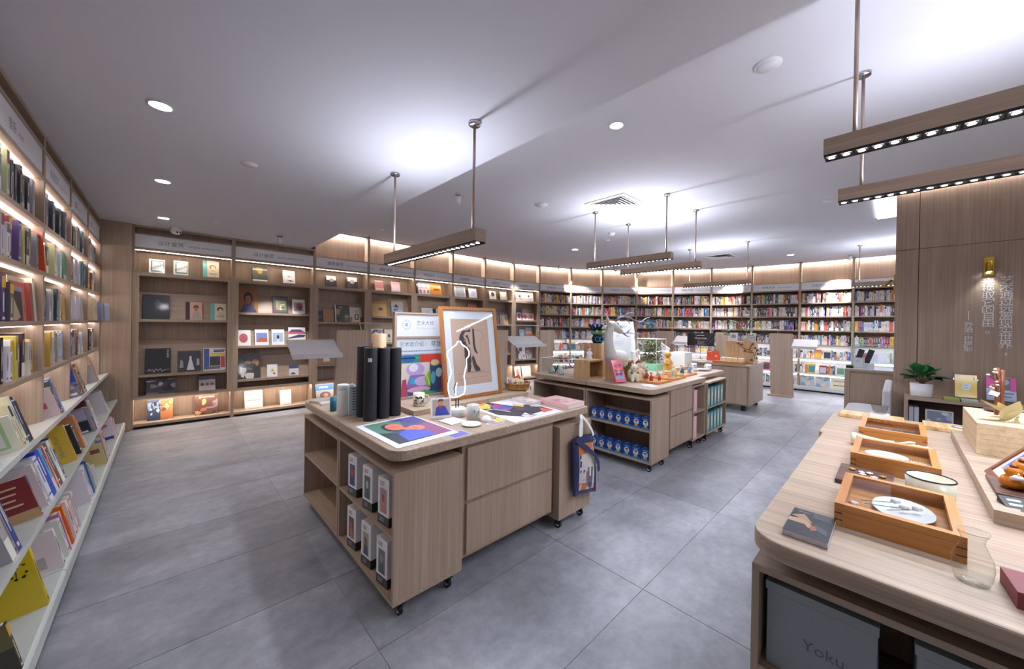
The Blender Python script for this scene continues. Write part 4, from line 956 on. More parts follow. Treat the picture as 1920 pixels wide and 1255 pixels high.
# --- what stands on table 1
Z = .86
def simple(name, mb, label, cat, loc=(0, 0, 0), rz=0, group=None, **k):
    o = mb.build(name, None, loc, rz, **k); return tag(o, label, cat, group)
TUBES = [(at(682.5, 781.5, 'z', .86), .478), (at(693.5, 788, 'z', .86), .475), (at(718, 783, 'z', .86), .472), (at(739.5, 778.5, 'z', .86), .468)]
TUBES[0][0].y += .02
for i, (p, h) in enumerate(TUBES):
    x, y = p.x, p.y
    t = MB('tube_black').lathe([(.0, 0), (.041, 0), (.042, .004), (.042, h-.004), (.041, h), (.037, h), (.037, h-.02), (0, h-.02)], 28)
    o = simple('poster_tube', t, ('black poster tube behind the white flask', 'tall black poster tube with small white label', 'black poster tube, second from the right', 'black poster tube, rightmost of the four')[i], 'tube', (x, y, Z), group='black poster tubes on the centre table')
    if i == 1:
        q = MB('print'); 
        for a in range(4):
            a0, a1 = -2.35+.15*a, -2.2+.15*a
            q.add([(.0424*math.cos(a0), .0424*math.sin(a0), h-.09), (.0424*math.cos(a1), .0424*math.sin(a1), h-.09), (.0424*math.cos(a1), .0424*math.sin(a1), h-.065), (.0424*math.cos(a0), .0424*math.sin(a0), h-.065)], [(0, 1, 2, 3)], 'print', '#d8d8da')
        q.build('price_label', o)
t = MB('print').lathe([(0, 0), (.045, 0), (.045, .565), (.042, .565), (.042, .55), (0, .55)], 24, m='print', c='#b8946c'); simple('poster_tube', t, 'brown kraft tube standing behind the black tubes', 'tube', (1.07, 2.46, Z), group='black poster tubes on the centre table')
fk = MB('white').lathe([(0, 0), (.037, 0), (.039, .004), (.039, .172), (.0375, .175), (.039, .178), (.039, .205), (.034, .212), (0, .213)], 28)
o = simple('flask', fk, 'white steel flask with loop handle at the left of the table', 'flask', (.887, 2.62, Z))
MB('white').tube([(.03, -.01, .205), (.055, -.02, .21), (.075, -.026, .195), (.08, -.028, .17), (.077, -.028, .13), (.07, -.025, .09)], .005, 8).build('handle', o)
t = MB('print'); t.lathe([(0, 0), (.022, 0), (.022, .10), (0, .10)], 18, m='print', c='#1f6a84'); simple('tin', t, 'small teal cylinder just left of the white flask', 'tin', (.875, 2.78, Z))
t = MB('print'); t.lathe([(0, 0), (.016, 0), (.016, .12), (0, .12)], 14, m='print', c='#b83a30'); simple('tin', t, 'thin red tube standing between flask and black tubes', 'tin', (1.0, 2.56, Z))
sb = MB('gloss').box(-.05, 0, 0, .05, .02, .2, 'gloss', '#c8d4dc'); paint(sb, [('l', .2+.0, .9, .85, 9, '#5c7c94', .09, .04)], .1, .2)
simple('notebook', sb, 'pale blue upright notebook left of the black tubes', 'notebook', (.96, 2.56, Z), rz=-.2)
t = MB('print').lathe([(0, 0), (.009, 0), (.009, .26), (.005, .28), (0, .285)], 10, m='print', c='#c8603c'); simple('pencil', t, 'tall orange pencil behind the black poster tubes', 'pencil', (1.03, 2.75, Z))
for i, (x, y, c, hh) in enumerate(((.93, 3.05, '#c8c4c0', .014), (1.0, 2.92, '#d8d8d4', .012), (.90, 3.16, '#b0a89c', .018))):
    b = MB('print').box(-.07, -.05, 0, .07, .05, hh, 'print', c); simple('booklet', b, 'flat pale booklet on the far left of the table, %s' % ('middle one', 'nearest one', 'farthest one')[i], 'booklet', (x, y, Z), rz=.3*i, group='booklets at the far left of the table')
# riser, poster stand, framed drawing
simple('riser', MB('top_wood').prism([(-.01, 0), (1.12, 0), (1.12, .60), (-.01, .60)], 0, .036), 'low timber riser slab carrying mug, poster and frame', 'riser', (1.245, 2.275, Z+.0005))
ps = thing('poster_stand', 'white lit poster board introducing a painter, with bright abstract print', 'sign', (1.275, 2.66, .897))
PW, PH = .86, .69
for x_ in (0, PW-.018): part(ps, 'frame', 'wood_v', (x_, 0, 0, x_+.018, .04, PH))
for z_ in (PH-.014, PH-.205, 0): part(ps, 'frame_rail', 'wood_x', (.018, 0, z_, PW-.018, .04, z_+.0135))
b = MB('poster_lit').box(.018, .012, PH-.192, PW-.018, .03, PH-.014); hp = b.build('header_panel', ps)
t = MB('print'); 
for i in range(14):
    a = 2*PI*i/14; t.M = Matrix.Translation((.105, .011, PH-.1)) @ Matrix.Rotation(a, 4, 'Y'); t.add([(-.002, 0, .026), (.002, 0, .026), (.002, 0, .042), (-.002, 0, .042)], [(0, 1, 2, 3)], 'print', '#7c93b4')
t.M = Matrix.Identity(4); t.add([(.105+.015*math.cos(2*PI*i/14), .0112, PH-.1+.015*math.sin(2*PI*i/14)) for i in range(14)], [list(range(14))], 'print', '#8fa4c4')
t.build('emblem', hp)
t = MB('print'); t.text('艺术大师', .040, .19, .011, PH-.1, c='#5c6a84'); t.build('lettering', hp)
t = MB('print'); t.text('The Masters of Art', .022, .19, .011, PH-.135, c='#a8b4c8'); t.build('lettering', hp)
b = MB('poster_lit').box(.018, .012, .014, PW-.018, .03, PH-.205); bp_ = b.build('poster_print', ps)
t = MB('print'); t.text('艺术家介绍 /', .043, .045, .011, PH-.272, c='#4c8c94'); t.build('lettering', bp_)
t = MB('print'); t.text('毕加索', .054, .325, .0108, PH-.275, c='#1f5c6c'); t.text('毕加索', .054, .3265, .0106, PH-.275, c='#1f5c6c'); t.build('lettering', bp_)
t = MB('print')
for r_ in range(3):
    x = .045
    rr = random.Random(r_)
    while x < .60:
        wv = rr.uniform(.008, .012); t.add([(x, .011, PH-.315-.028*r_), (x+wv, .011, PH-.315-.028*r_), (x+wv, .011, PH-.305-.028*r_), (x, .011, PH-.305-.028*r_)], [(0, 1, 2, 3)], 'print', '#7c94b4'); x += wv+.004
t.build('small_type', bp_)
t = MB('gloss'); t.M = Matrix.Translation((PW/2, .0115, .02))
pic = [('r', .03, 0, .97, 1, '#2f5f8c'), ('r', .03, .78, .25, 1, '#2c8c6c'), ('e', .12, .9, .08, .08, '#2c5cb0'), ('r', .25, .72, .97, 1, '#c84030'), ('r', .03, .2, .36, .8, '#dcd2c6'),
       ('e', .2, .64, .1, .17, '#b8a4d8'), ('e', .18, .68, .05, .1, '#e8e0f0'), ('p', [(.1, .2), (.14, .5), (.3, .5), (.38, .2)], '#8c6cb0'), ('e', .18, .36, .05, .08, '#3c9cc8'), ('e', .28, .34, .09, .12, '#c8b4e0'),
       ('p', [(.3, .4), (.36, .6), (.4, .58), (.38, .2), (.33, .2)], '#7cae54'), ('s', [(.32, .5), (.37, .2)], .012, '#e8d454'), ('p', [(.04, 0), (.06, .4), (.1, .42), (.12, 0)], '#a83a5c'), ('r', .37, .1, .52, .7, '#26486c'),
       ('e', .42, .78, .05, .08, '#d8c890'), ('e', .47, .52, .04, .12, '#a8c8cc'), ('e', .4, .4, .03, .16, '#5c9cb4'), ('p', [(.5, 0), (.5, .5), (.58, .6), (.62, 0)], '#b83c30'), ('e', .24, .14, .13, .07, '#d8a8c8'), ('p', [(.14, 0), (.3, .12), (.44, .02), (.44, 0)], '#4c9c5c')]
paint(t, pic, PW-.05, .33, y0=0); t.M = Matrix.Identity(4); t.build('abstract_print', bp_)
mg = MB('ceramic_cream')
def mug(name, label, loc, r, h, c, art=None, handle=0, group=None):
    b = MB('gloss').lathe([(0, 0), (r-.004, 0), (r, .005), (r, h), (r-.004, h), (r-.004, .01), (0, .01)], 26, m='gloss', c=c)
    o = simple(name, b, label, 'mug', loc, group=group)
    if handle is not None:
        MB('gloss', c).tube([(r*.95*math.cos(handle), r*.95*math.sin(handle), h*.82), (1.5*r*math.cos(handle), 1.5*r*math.sin(handle), h*.8), (1.72*r*math.cos(handle), 1.72*r*math.sin(handle), h*.52), (1.5*r*math.cos(handle), 1.5*r*math.sin(handle), h*.24), (r*.95*math.cos(handle), r*.95*math.sin(handle), h*.18)], .0055, 8, 'gloss', c).build('handle', o)
    if art:
        q = MB('print'); R3 = random.Random(art[0])
        for i in range(art[3] if len(art) > 3 else 14):
            a = R3.uniform(art[1], art[2]); zz = R3.uniform(.2, .72)*h; da, dz = R3.uniform(.12, .3), R3.uniform(.06, .16)*h; rr = r+.0006+.00008*i
            q.add([(rr*math.cos(a-da), rr*math.sin(a-da), zz), (rr*math.cos(a), rr*math.sin(a), zz-dz*.4), (rr*math.cos(a+da), rr*math.sin(a+da), zz+dz*.3), (rr*math.cos(a), rr*math.sin(a), zz+dz)], [(0, 1, 2, 3)], 'print', R3.choice(art[4]))
        q.build('printed_scene', o)
    return o
mug('mug', 'cream mug with black and white print on the riser', (1.345, 2.40, Z+.0365), .042, .095, '#d8d2b8', (3, -3.0, -1.2, 22, ['#2c2c2a', '#5c5c54', '#8c8a7c', '#1c1c1c']), handle=-.6)
# framed drawing leaning back
fr = thing('framed_drawing', 'large brown frame with ink figure drawing on tan paper, leaning', 'picture', (1.575, 2.385, .898), rot=(-math.radians(8.2), math.radians(-.4), 0))
FW, FH = .578, .75
for x_ in (0, FW-.026): part(fr, 'frame', 'frame_brown', (x_, 0, 0, x_+.026, .03, FH))
for z_ in (0, FH-.026): part(fr, 'frame_rail', 'frame_brown', (.026, 0, z_, FW-.026, .03, z_+.026))
b = MB('print').box(.026, .014, .026, FW-.026, .022, FH-.026, 'print', '#e9e9ee'); mt_ = b.build('mount', fr)
t = MB('print'); t.M = Matrix.Translation((FW/2, .0135, .105)); W_, H_ = .385, .545
INK, GR = '#4a3a3c', '#7c6460'
paint(t, [('r', 0, 0, 1, 1, '#c8a58f'), ('r', .01, .01, .99, .99, '#cdab96'), ('s', [(.08, .17), (.5, .18), (.95, .16)], .0018, GR), ('s', [(.1, .09), (.9, .1)], .0015, GR),
          ('p', [(.2, .74), (.28, .82), (.44, .83), (.5, .86), (.5, .8), (.36, .8), (.3, .74), (.34, .68), (.4, .6), (.46, .52), (.44, .44), (.34, .36), (.42, .34), (.46, .28), (.42, .19), (.34, .19), (.36, .27), (.3, .34), (.3, .46), (.33, .54), (.26, .64)], INK),
          ('p', [(.2, .74), (.19, .68), (.25, .62), (.32, .58), (.34, .66), (.3, .74)], INK), ('p', [(.3, .56), (.3, .3), (.4, .26), (.47, .34), (.46, .5), (.38, .62)], INK), ('p', [(.34, .74), (.4, .7), (.44, .6), (.47, .62), (.42, .76)], INK), ('s', [(.34, .7), (.4, .56), (.42, .44)], .006, '#c8a58f'), ('e', .33, .68, .03, .025, '#8c6c64'),
          ('p', [(.55, .86), (.6, .84), (.6, .6), (.62, .52), (.66, .47), (.63, .46), (.57, .5), (.54, .6)], INK), ('p', [(.52, .44), (.56, .4), (.6, .3), (.68, .24), (.7, .2), (.58, .19), (.54, .22), (.5, .3), (.48, .4)], INK),
          ('s', [(.6, .84), (.76, .82), (.84, .76), (.86, .7), (.8, .68), (.76, .66)], .0018, GR), ('s', [(.76, .66), (.74, .52), (.76, .4), (.7, .2)], .0015, GR), ('s', [(.5, .86), (.56, .88), (.62, .85)], .002, INK), ('s', [(.3, .19), (.8, .185)], .003, GR)], W_, H_, 'print', y0=0, dy=-.0002)
t.M = Matrix.Identity(4); t.build('ink_drawing', mt_)
MB('acrylic').poly([(.026, .009, .026), (FW-.026, .009, .026), (FW-.026, .009, FH-.026), (.026, .009, FH-.026)]).build('glazing', fr)
# white neon torso lamp
nl = thing('neon_lamp', 'white glowing neon torso outline on a round white base', 'lamp', (1.478, 2.105, Z))
MB('white').lathe([(0, 0), (.055, 0), (.06, .006), (.06, .05), (.052, .058), (0, .058)], 28).build('base', nl)
def nz(px, py):
    p = at(px, py, 'y', 2.105); return (p.x-1.478, 0, p.z-Z)
cr = MB('neon'); def_ = [(842, 675), (838, 668), (840, 659), (848, 652), (855, 647), (858, 641), (863, 640), (867, 647), (875, 652), (880, 660), (879, 668), (874, 674), (875, 684), (872, 696), (870, 706), (872, 718), (872, 730), (870, 738), (864, 742), (857, 745), (848, 746), (843, 743), (841, 734), (840, 722), (843, 710), (846, 700), (844, 688), (842, 676)]
cr.tube([nz(*p) for p in def_], .0033, 8); cr.tube([nz(855, 742), nz(854, 732), nz(856, 722), nz(857, 718)], .003, 8)
cr.build('neon_tube', nl)
MB('black').tube([nz(855, 745), (-.012, 0, .058)], .004, 8).tube([nz(860, 745), (.008, 0, .058)], .004, 8).tube([nz(853, 738), nz(851, 728), nz(854, 719)], .003, 6).build('cable_sleeve', nl)
# flat things on the table
def sheet(name, label, cat, quad, art, c='#e8e8ec', th=.002, m='print', group=None, lift=0):
    """flat printed sheet, corners given counter-clockwise from its own lower left"""
    a, b_, c_, d = [Vector((x, y, 0)) for x, y in quad]
    o0 = a; ux, vy = b_-a, d-a; W_, H_ = ux.length, vy.length; ux.normalize(); vy = vy/H_; 
    mb = MB(m); mb.M = Matrix(((ux.x, -0, vy.x, 0), (ux.y, 0, vy.y, 0), (0, -1, 0, 0), (0, 0, 0, 1)))
    mb.M = Matrix(((ux.x, 0, vy.x, 0), (ux.y, 0, vy.y, 0), (0, -1, 0, 0), (0, 0, 0, 1)))
    mb.M = mb.M @ Matrix.Translation((W_/2, 0, 0)); mb.box(-W_/2, -th, 0, W_/2, 0, H_, m, c); paint(mb, art, W_, H_, m, y0=-th-.0004)
    return simple(name, mb, label, cat, (quad[0][0], quad[0][1], Z+.0006+lift), group=group)
sheet('art_print', 'large art print with orange faces on blue and green, table corner', 'print', [(.855, 1.735), (1.255, 1.765), (1.262, 2.262), (.842, 2.272)],
      [('r', .1, .1, .97, .95, '#54507c'), ('p', [(.1, .5), (.1, .95), (.7, .95), (.55, .66), (.3, .5)], '#5c8474'), ('p', [(.1, .1), (.1, .55), (.34, .42), (.5, .1)], '#2c3440'), ('p', [(.6, .1), (.97, .1), (.97, .6), (.75, .56)], '#8c5078'), ('p', [(.26, .12), (.3, .4), (.6, .52), (.72, .4), (.7, .12)], '#4a5ccc'),
       ('p', [(.5, .95), (.97, .95), (.97, .7), (.82, .66)], '#4c4488'), ('e', .38, .66, .14, .17, '#2c3c4c'), ('e', .42, .66, .13, .14, '#e07860'), ('p', [(.42, .55), (.56, .56), (.66, .5), (.66, .42), (.5, .44)], '#e07860'), ('e', .66, .47, .12, .11, '#e87c64'), ('s', [(.34, .66), (.42, .68), (.5, .64)], .004, '#8c3c3c'), ('s', [(.6, .48), (.68, .46)], .01, '#5c3c4c'), ('s', [(.56, .42), (.62, .4)], .006, '#7c3c44')])
sheet('art_print', 'smaller violet print partly under the large art print', 'print', [(1.17, 1.69), (1.30, 1.70), (1.29, 1.80), (1.16, 1.79)], [('r', .05, .05, .95, .95, '#6a64b4')], c='#d8d4e4', th=.0005)
sheet('art_print', 'big poster of a seated figure with yellow face, right of the mug', 'print', [(1.655, 1.70), (2.15, 1.70), (2.20, 2.46), (1.70, 2.44)],
      [('r', .02, .02, .97, .97, '#e4e2e6'), ('p', [(.06, .3), (.1, .78), (.4, .85), (.6, .5), (.9, .45), (.96, .16), (.3, .1)], '#3a3840'), ('p', [(.04, .62), (.08, .96), (.34, .96), (.36, .66), (.2, .55)], '#e0cc60'), ('e', .2, .84, .07, .05, '#3c4060'), ('e', .22, .74, .09, .04, '#e08858'), ('p', [(.1, .66), (.2, .7), (.3, .62), (.16, .58)], '#d8b84c'), ('p', [(.24, .5), (.3, .66), (.5, .6), (.54, .44), (.3, .34)], '#5460a8'), ('p', [(.3, .58), (.42, .68), (.5, .6), (.4, .54)], '#b83870'), ('p', [(.34, .36), (.3, .46), (.4, .44)], '#c84a7c'), ('p', [(.62, .48), (.7, .58), (.78, .46), (.7, .38)], '#e0c458'), ('p', [(.44, .3), (.6, .5), (.66, .34), (.56, .22)], '#4c4450'),
       ('p', [(.7, .1), (.86, .26), (.94, .1)], '#d8604c'), ('p', [(.3, .14), (.46, .2), (.42, .04), (.3, .06)], '#e4dcf0'), ('s', [(.32, .16), (.5, .06)], .008, '#4c3c4c'), ('p', [(.8, .36), (.94, .42), (.96, .24), (.86, .3)], '#e0d8e8'), ('s', [(.82, .4), (.94, .26)], .007, '#3c3448'), ('s', [(.7, .84), (.76, .9), (.8, .82), (.86, .9), (.92, .84)], .006, '#8c9cc0'), ('l', .68, .78, .92, 2, '#a0acc8', .05, .012), ('s', [(.06, .5), (.2, .5), (.3, .3)], .01, '#d8c89c')], c='#e4e2e6')
sheet('art_print', 'white sheet rolled up behind the big figure poster', 'print', [(1.90, 2.30), (2.235, 2.26), (2.26, 2.47), (1.93, 2.50)], [('l', .3, .7, .8, 3, '#a8b4d0', .12, .03)], c='#d8dae2', th=.004)
def flatbook(label, quad, th, c, art, page='#ece6e0', group=None, lift=0, m='gloss'):
    a, b_, c_, d = [Vector((x, y, 0)) for x, y in quad]; ux, vy = b_-a, d-a; W_, H_ = ux.length, vy.length; ux.normalize(); vy.normalize()
    mb = MB(m); mb.M = Matrix(((ux.x, 0, vy.x, 0), (ux.y, 0, vy.y, 0), (0, -1, 0, 0), (0, 0, 0, 1))) @ Matrix.Translation((W_/2, 0, 0))
    mb.box(-W_/2, -th, 0, W_/2, -th+.003, H_, m, c); mb.box(-W_/2, -.003, 0, W_/2, 0, H_, m, c); mb.box(-W_/2, -th+.003, 0, -W_/2+.003, -.003, H_, m, c)
    paint(mb, art, W_, H_, m, y0=-th-.0004)
    o = simple('book', mb, label, 'book', (quad[0][0], quad[0][1], Z+.0006+lift), group=group)
    p = MB('print'); p.M = mb.M.copy(); p.box(-W_/2+.004, -th+.003, .003, W_/2-.004, -.003, H_-.003, 'print', page); p.build('page_block', o)
    return o
flatbook('thick pink art book lying at the right end of the table', [(2.225, 1.715), (2.44, 1.715), (2.45, 2.02), (2.235, 2.02)], .036, '#e6b8bc', [('ph', .1, .2, .95, .95, ['#e2b4b4', '#b88c8c', '#d8d0d4', '#a88484', '#ecd4d0'], 44)])
flatbook('thin white magazine under the edge of the pink art book', [(2.10, 1.98), (2.222, 1.98), (2.23, 2.22), (2.11, 2.22)], .024, '#e4dcdf', [('ph', .05, .05, .95, .95, ['#e8dfe0', '#c8a8a8', '#d8ccd4'], 45)], page='#d8d0d8')
pc = MB('gloss').box(-.075, 0, 0, .075, .004, .115, 'gloss', '#f2f2f4')
paint(pc, [('r', .08, .1, .92, .9, '#b8a89c'), ('p', [(.2, .12), (.26, .5), (.44, .62), (.7, .56), (.86, .2), (.86, .12)], '#3c4ca8'), ('e', .48, .72, .11, .14, '#c88c74'), ('p', [(.34, .76), (.4, .92), (.58, .92), (.62, .78), (.5, .84)], '#5c4034'), ('p', [(.38, .5), (.44, .6), (.54, .58), (.52, .44)], '#b84030'), ('r', .12, .02, .9, .08, '#f2f2f4'), ('r', .2, .12, .88, .2, '#3a4490')], .15, .115)
pcr = thing('photo_card', 'small upright photo of a person in blue on a wire easel', 'photo', (1.345, 2.10, Z), rz=-.42)
pm = pc.build('photo', pcr, (0, -.012, .012), rot=(-.28, 0, 0)); pm.scale = (.92, 1, 1.15)
MB('grey_metal').tube([(-.06, -.02, .003), (-.06, .05, .003), (-.05, .02, .1)], .0018, 6).tube([(.06, -.02, .003), (.06, .05, .003), (.05, .02, .1)], .0018, 6).tube([(-.06, -.02, .003), (.06, -.02, .003)], .0018, 6).build('easel', pcr)
cup = mug('cup', 'grey speckled cup with fine plant drawing, no handle', (1.503, 1.955, Z), .043, .098, '#b9bab4', (6, -2.2, -.6, 12, ['#8c908c', '#7c807c']), handle=None)
pl = MB('white').lathe([(0, 0), (.04, 0), (.058, .004), (.062, .012), (.060, .013), (.056, .007), (0, .006)], 30)
o = simple('saucer', pl, 'round white dish with tiny grey drawing near the table edge', 'dish', (1.405, 1.845, Z))
q = MB('print'); q.add([(-.02, -.008, .0066), (-.004, -.012, .0066), (-.002, .006, .0066), (-.018, .008, .0066)], [(0, 1, 2, 3)], 'print', '#b8b8ba').add([(.01, -.004, .0066), (.026, -.01, .0066), (.03, .008, .0066), (.014, .012, .0066)], [(0, 1, 2, 3)], 'print', '#b8b0a8'); q.build('drawing', o)
sheet('tile_coaster', 'square white tile with line-drawn face beside the cup', 'coaster', [(1.305, 1.915), (1.435, 1.935), (1.425, 2.075), (1.295, 2.055)], [('s', [(.3, .4), (.4, .7), (.6, .74), (.72, .5), (.6, .36)], .008, '#6c6c80'), ('s', [(.4, .4), (.56, .56), (.5, .3)], .008, '#7c6c6c')], c='#ecebe9', th=.006)
pw = MB('white_gloss'); pw.ball((0, 0, .0), .038, .038, .042, 18, 10); pw.v = [Vector((p.x, p.y, max(0, p.z))) for p in pw.v]
simple('paperweight', pw, 'white glossy dome paperweight beside the dish', 'paperweight', (1.535, 1.855, Z))
for i in range(5):
    a = .12*i; x, y = 1.505+.016*i, 1.735+.012*i
    sheet('postcard', ('colourful postcard fanned out by the table edge, %s' % ('lowest', 'second', 'middle', 'fourth', 'topmost')[i]), 'postcard', [(x, y), (x+.1, y+.02), (x+.085, y+.09), (x-.015, y+.07)], [('ph', .04, .04, .96, .96, [PH_ABS[i], '#c8b8a8', '#4c5a8c', '#c87c54'], 50+i)], th=.0009, lift=.001*i, group='fan of postcards')
# chip-wood basket of small books
bk = thing('basket', 'woven chip-wood basket with handle holding cards, at the back corner', 'basket', (2.40, 2.45, Z))
B = MB('wicker'); n = 24
for i in range(n):
    a0, a1 = 2*PI*i/n+.012, 2*PI*(i+1)/n-.012
    for (r0, z0), (r1, z1) in (((.085, .006), (.115, .05)), ((.115, .05), (.13, .095))):
        B.add([(r0*math.cos(a0), r0*.85*math.sin(a0), z0), (r0*math.cos(a1), r0*.85*math.sin(a1), z0), (r1*math.cos(a1), r1*.85*math.sin(a1), z1), (r1*math.cos(a0), r1*.85*math.sin(a0), z1)], [(0, 1, 2, 3)], 'wicker')
B.add([(.09*math.cos(2*PI*i/n), .077*math.sin(2*PI*i/n), .004) for i in range(n)], [list(range(n))], 'wicker'); B.lathe([(.112, .045), (.118, .052), (.112, .058)], 24)
B.v = [Vector((p.x, p.y, p.z)) for p in B.v]; ob = B.build('basket_wall', bk); sm = ob.modifiers.new('solid', 'SOLIDIFY'); sm.thickness = .003
B = MB('wicker'); B.tube([(.131*math.cos(2*PI*i/24), .111*math.sin(2*PI*i/24), .097) for i in range(25)], .006, 6); B.build('rim', bk)
MB('wicker').tube([(-.12, .02, .095), (-.05, -.09, .12), (.06, -.115, .07), (.12, -.06, .02)], .004, 6).build('handle', bk)
for i, (x, y, hh, c, art, a) in enumerate(((-.07, .02, .14, '#dcd8dc', [('ph', .1, .1, .9, .9, ['#e4dce0', '#c87c84'], 60)], .1), (-.03, -.015, .13, '#e8ddc8', [('r', .2, .2, .7, .7, '#c86c7c')], .0), (.01, -.045, .125, '#e8e4c8', [('ph', .1, .2, .95, .95, ['#ece4c4', '#3c7c54', '#d8c040', '#2c2c30'], 61)], -.05), (.05, .0, .155, '#d8542c', [('r', 0, 0, 1, .3, '#c8402c')], -.35))):
    b = MB('gloss').box(-.045, 0, 0, .045, .006, hh, 'gloss', c); paint(b, art, .09, hh)
    o = simple('greeting_card', b, ('white card with pink print at the left of the basket', 'cream card with pink square in the basket', 'pale card with green and yellow print, front of the basket', 'red-orange card leaning at the right of the basket')[i], 'card', (2.40+x, 2.45+y, Z+.012), group='cards standing in the basket', rot=(-.12, a, 0))
# ------------------------------------------------------------------ table 2 and the far tables
T2 = table('second display table with deer sculpture and terrarium, centre of the room', 3.58, 1.70,
           [(3.572, 1.695, 5.075, 2.507, (.09, 0, 0, 0)), (3.572, 2.513, 5.075, 3.36, (0, 0, 0, .09)), (5.08, 1.80, 6.16, 3.36, (0, .03, .03, 0))],
           (4.01, 1.722, 4.67, 3.30, .135), [(4.035, 4.65, .16, .502), (4.035, 4.65, .516, .80)])
cart('open cart stocked with blue boxes at the near corner of the second table', 3.578, 1.70, 3.99, 2.507, .092, .765, '-x')
cart('open cart with grey folders at the left end of the second table', 3.578, 2.515, 3.99, 3.34, .092, .765, '-x')
def bigcart(label, x0, x1, y0, y1, z1): return cart(label, x0, y0, x1, y1, .105, z1, '-y', shelf=(.455,))
c1 = bigcart('narrow open cart with two pink boxes at the right of the second table', 4.685, 5.085, 1.705, 2.05, .785)
c2 = bigcart('open cart full of teal patterned books at the far right of the table', 5.12, 5.885, 1.69, 2.05, .785)
for z, d in ((.455, 'upper'), (.127, 'lower')):
    b = MB('print').box(0, 0, 0, .12, .08, .265, 'print', '#e6bcc0'); b.add([(.05, -.0006, .05), (.058, -.0006, .05), (.058, -.0006, .06), (.05, -.0006, .06)], [(0, 1, 2, 3)], 'print', '#8c5c64')
    simple('pink_box', b, 'pale pink box on the %s shelf of the narrow cart' % d, 'box', (4.712, 1.715, z+.0005), group='pink boxes in the narrow cart')
    for i in range(5):
        b = MB('gloss').box(0, 0, 0, .1, .085, .255, 'gloss', '#2f7f86'); 
        b.M = Matrix.Translation((.05, 0, 0)); paint(b, [('r', .12, .08, .88, .92, '#6cb0b0'), ('e', .5, .5, .22, .3, '#d8c8a0'), ('e', .5, .62, .12, .1, '#e8dcc4'), ('r', 0, .92, 1, 1, '#1f5c66')], .1, .255)
        simple('teal_book', b, 'teal patterned book, %s from the left on the %s shelf of the far cart' % (ORD[i], d), 'book', (5.15+i*.128, 1.70, z+.0005), group='teal books in the far cart')
def blind_box(loc, i, shelf, hue):
    b = MB('gloss').box(-.048, 0, 0, .048, .09, .125, 'gloss', '#123f8c')
    paint(b, [('r', 0, 0, 1, .16, '#2c78b8'), ('e', .5, .52, .3, .24, '#dfe6ee'), ('e', .5, .5, .17, .16, hue), ('p', [(.3, .16), (.4, .36), (.6, .36), (.7, .16)], '#c8a47c'), ('e', .5, .62, .17, .07, '#4c3c3c'), ('l', .25, .86, .8, 2, '#6ca4dc', .06, .03), ('e', .14, .24, .1, .08, '#0c2c5c'), ('e', .86, .24, .1, .08, '#0c2c5c')], .096, .125)
    b.add([(-.03, .03, .1254), (.0, .03, .1254), (.0, .05, .1254), (-.03, .05, .1254)], [(0, 1, 2, 3)], 'gloss', '#d8dce4'); b.add([(.05-.0018, .002, .01), (.0484, .085, .01), (.0484, .085, .11), (.0484, .002, .11)], [(0, 1, 2, 3)], 'gloss', '#4c9ce0')
    o = simple('figure_box', b, 'small blue figure box, %s from the right on the %s cart shelf' % (ORD[i], shelf), 'box', loc, rz=-PI/2, group='blue figure boxes in the cart'); return o
for z, d in ((.437, 'upper'), (.112, 'lower')):
    for i in range(7): blind_box((3.60, 1.775+i*.104, z+.0005), i, d, ('#d8a890', '#c89c8c', '#b8c0a0')[(i+len(d)) % 3])
for i in range(3):
    simple('folder', MB('print').box(0, 0, 0, .24, .2, .04+.01*(i % 2), 'print', ('#b8b8c0', '#a8a8b4', '#c4c4cc')[i]), 'grey folder stack in the left cart, %s' % ('nearest', 'middle', 'farthest')[i], 'folder', (3.62, 2.56+i*.25, .4375), group='grey folders in the left cart')
# acrylic box with little bottles
def acrylic_case(name, label, x0, y0, x1, y1, z0, z1, m='acrylic', parent=None):
    r = thing(name, label, 'case', (x0, y0, z0)); X, Y, H = x1-x0, y1-y0, z1-z0
    for nm, q in (('side_pane', [(0, 0, 0), (X, 0, 0), (X, 0, H), (0, 0, H)]), ('side_pane', [(0, Y, 0), (0, Y, H), (X, Y, H), (X, Y, 0)]), ('side_pane', [(0, 0, 0), (0, 0, H), (0, Y, H), (0, Y, 0)]), ('side_pane', [(X, 0, 0), (X, Y, 0), (X, Y, H), (X, 0, H)]), ('top_pane', [(0, 0, H), (X, 0, H), (X, Y, H), (0, Y, H)])):
        MB(m).poly(q).build(nm, r)
    e = MB('white_gloss'); s_ = .0022
    for p, q in (((0, 0, 0), (0, 0, H)), ((X, 0, 0), (X, 0, H)), ((0, Y, 0), (0, Y, H)), ((X, Y, 0), (X, Y, H)), ((0, 0, H), (X, 0, H)), ((0, Y, H), (X, Y, H)), ((0, 0, H), (0, Y, H)), ((X, 0, H), (X, Y, H))):
        e.tube([p, q], s_, 4)
    e.build('edges', r)['kind'] = 'stuff'
    return r
acrylic_case('acrylic_case', 'clear acrylic case over glass tea ware on the left of the second table', 3.66, 2.89, 3.93, 3.28, Z+.0005, Z+.205)
for i, (x, y, c) in enumerate(((3.74, 3.0, '#d8dcdc'), (3.84, 3.10, '#c8d0d0'), (3.76, 3.18, '#b8c4c0'))):
    b = MB('print').lathe([(0, 0), (.03, 0), (.045, .02), (.04, .05), (.025, .065), (.03, .075), (0, .075)], 18, m='print', c=c)
    o = simple('tea_ware', b, 'pale glass tea vessel inside the acrylic case, %s' % ('nearest', 'middle', 'farthest')[i], 'vessel', (x, y, Z+.0005), group='tea ware in the acrylic case')
b = MB('leaf_dark')
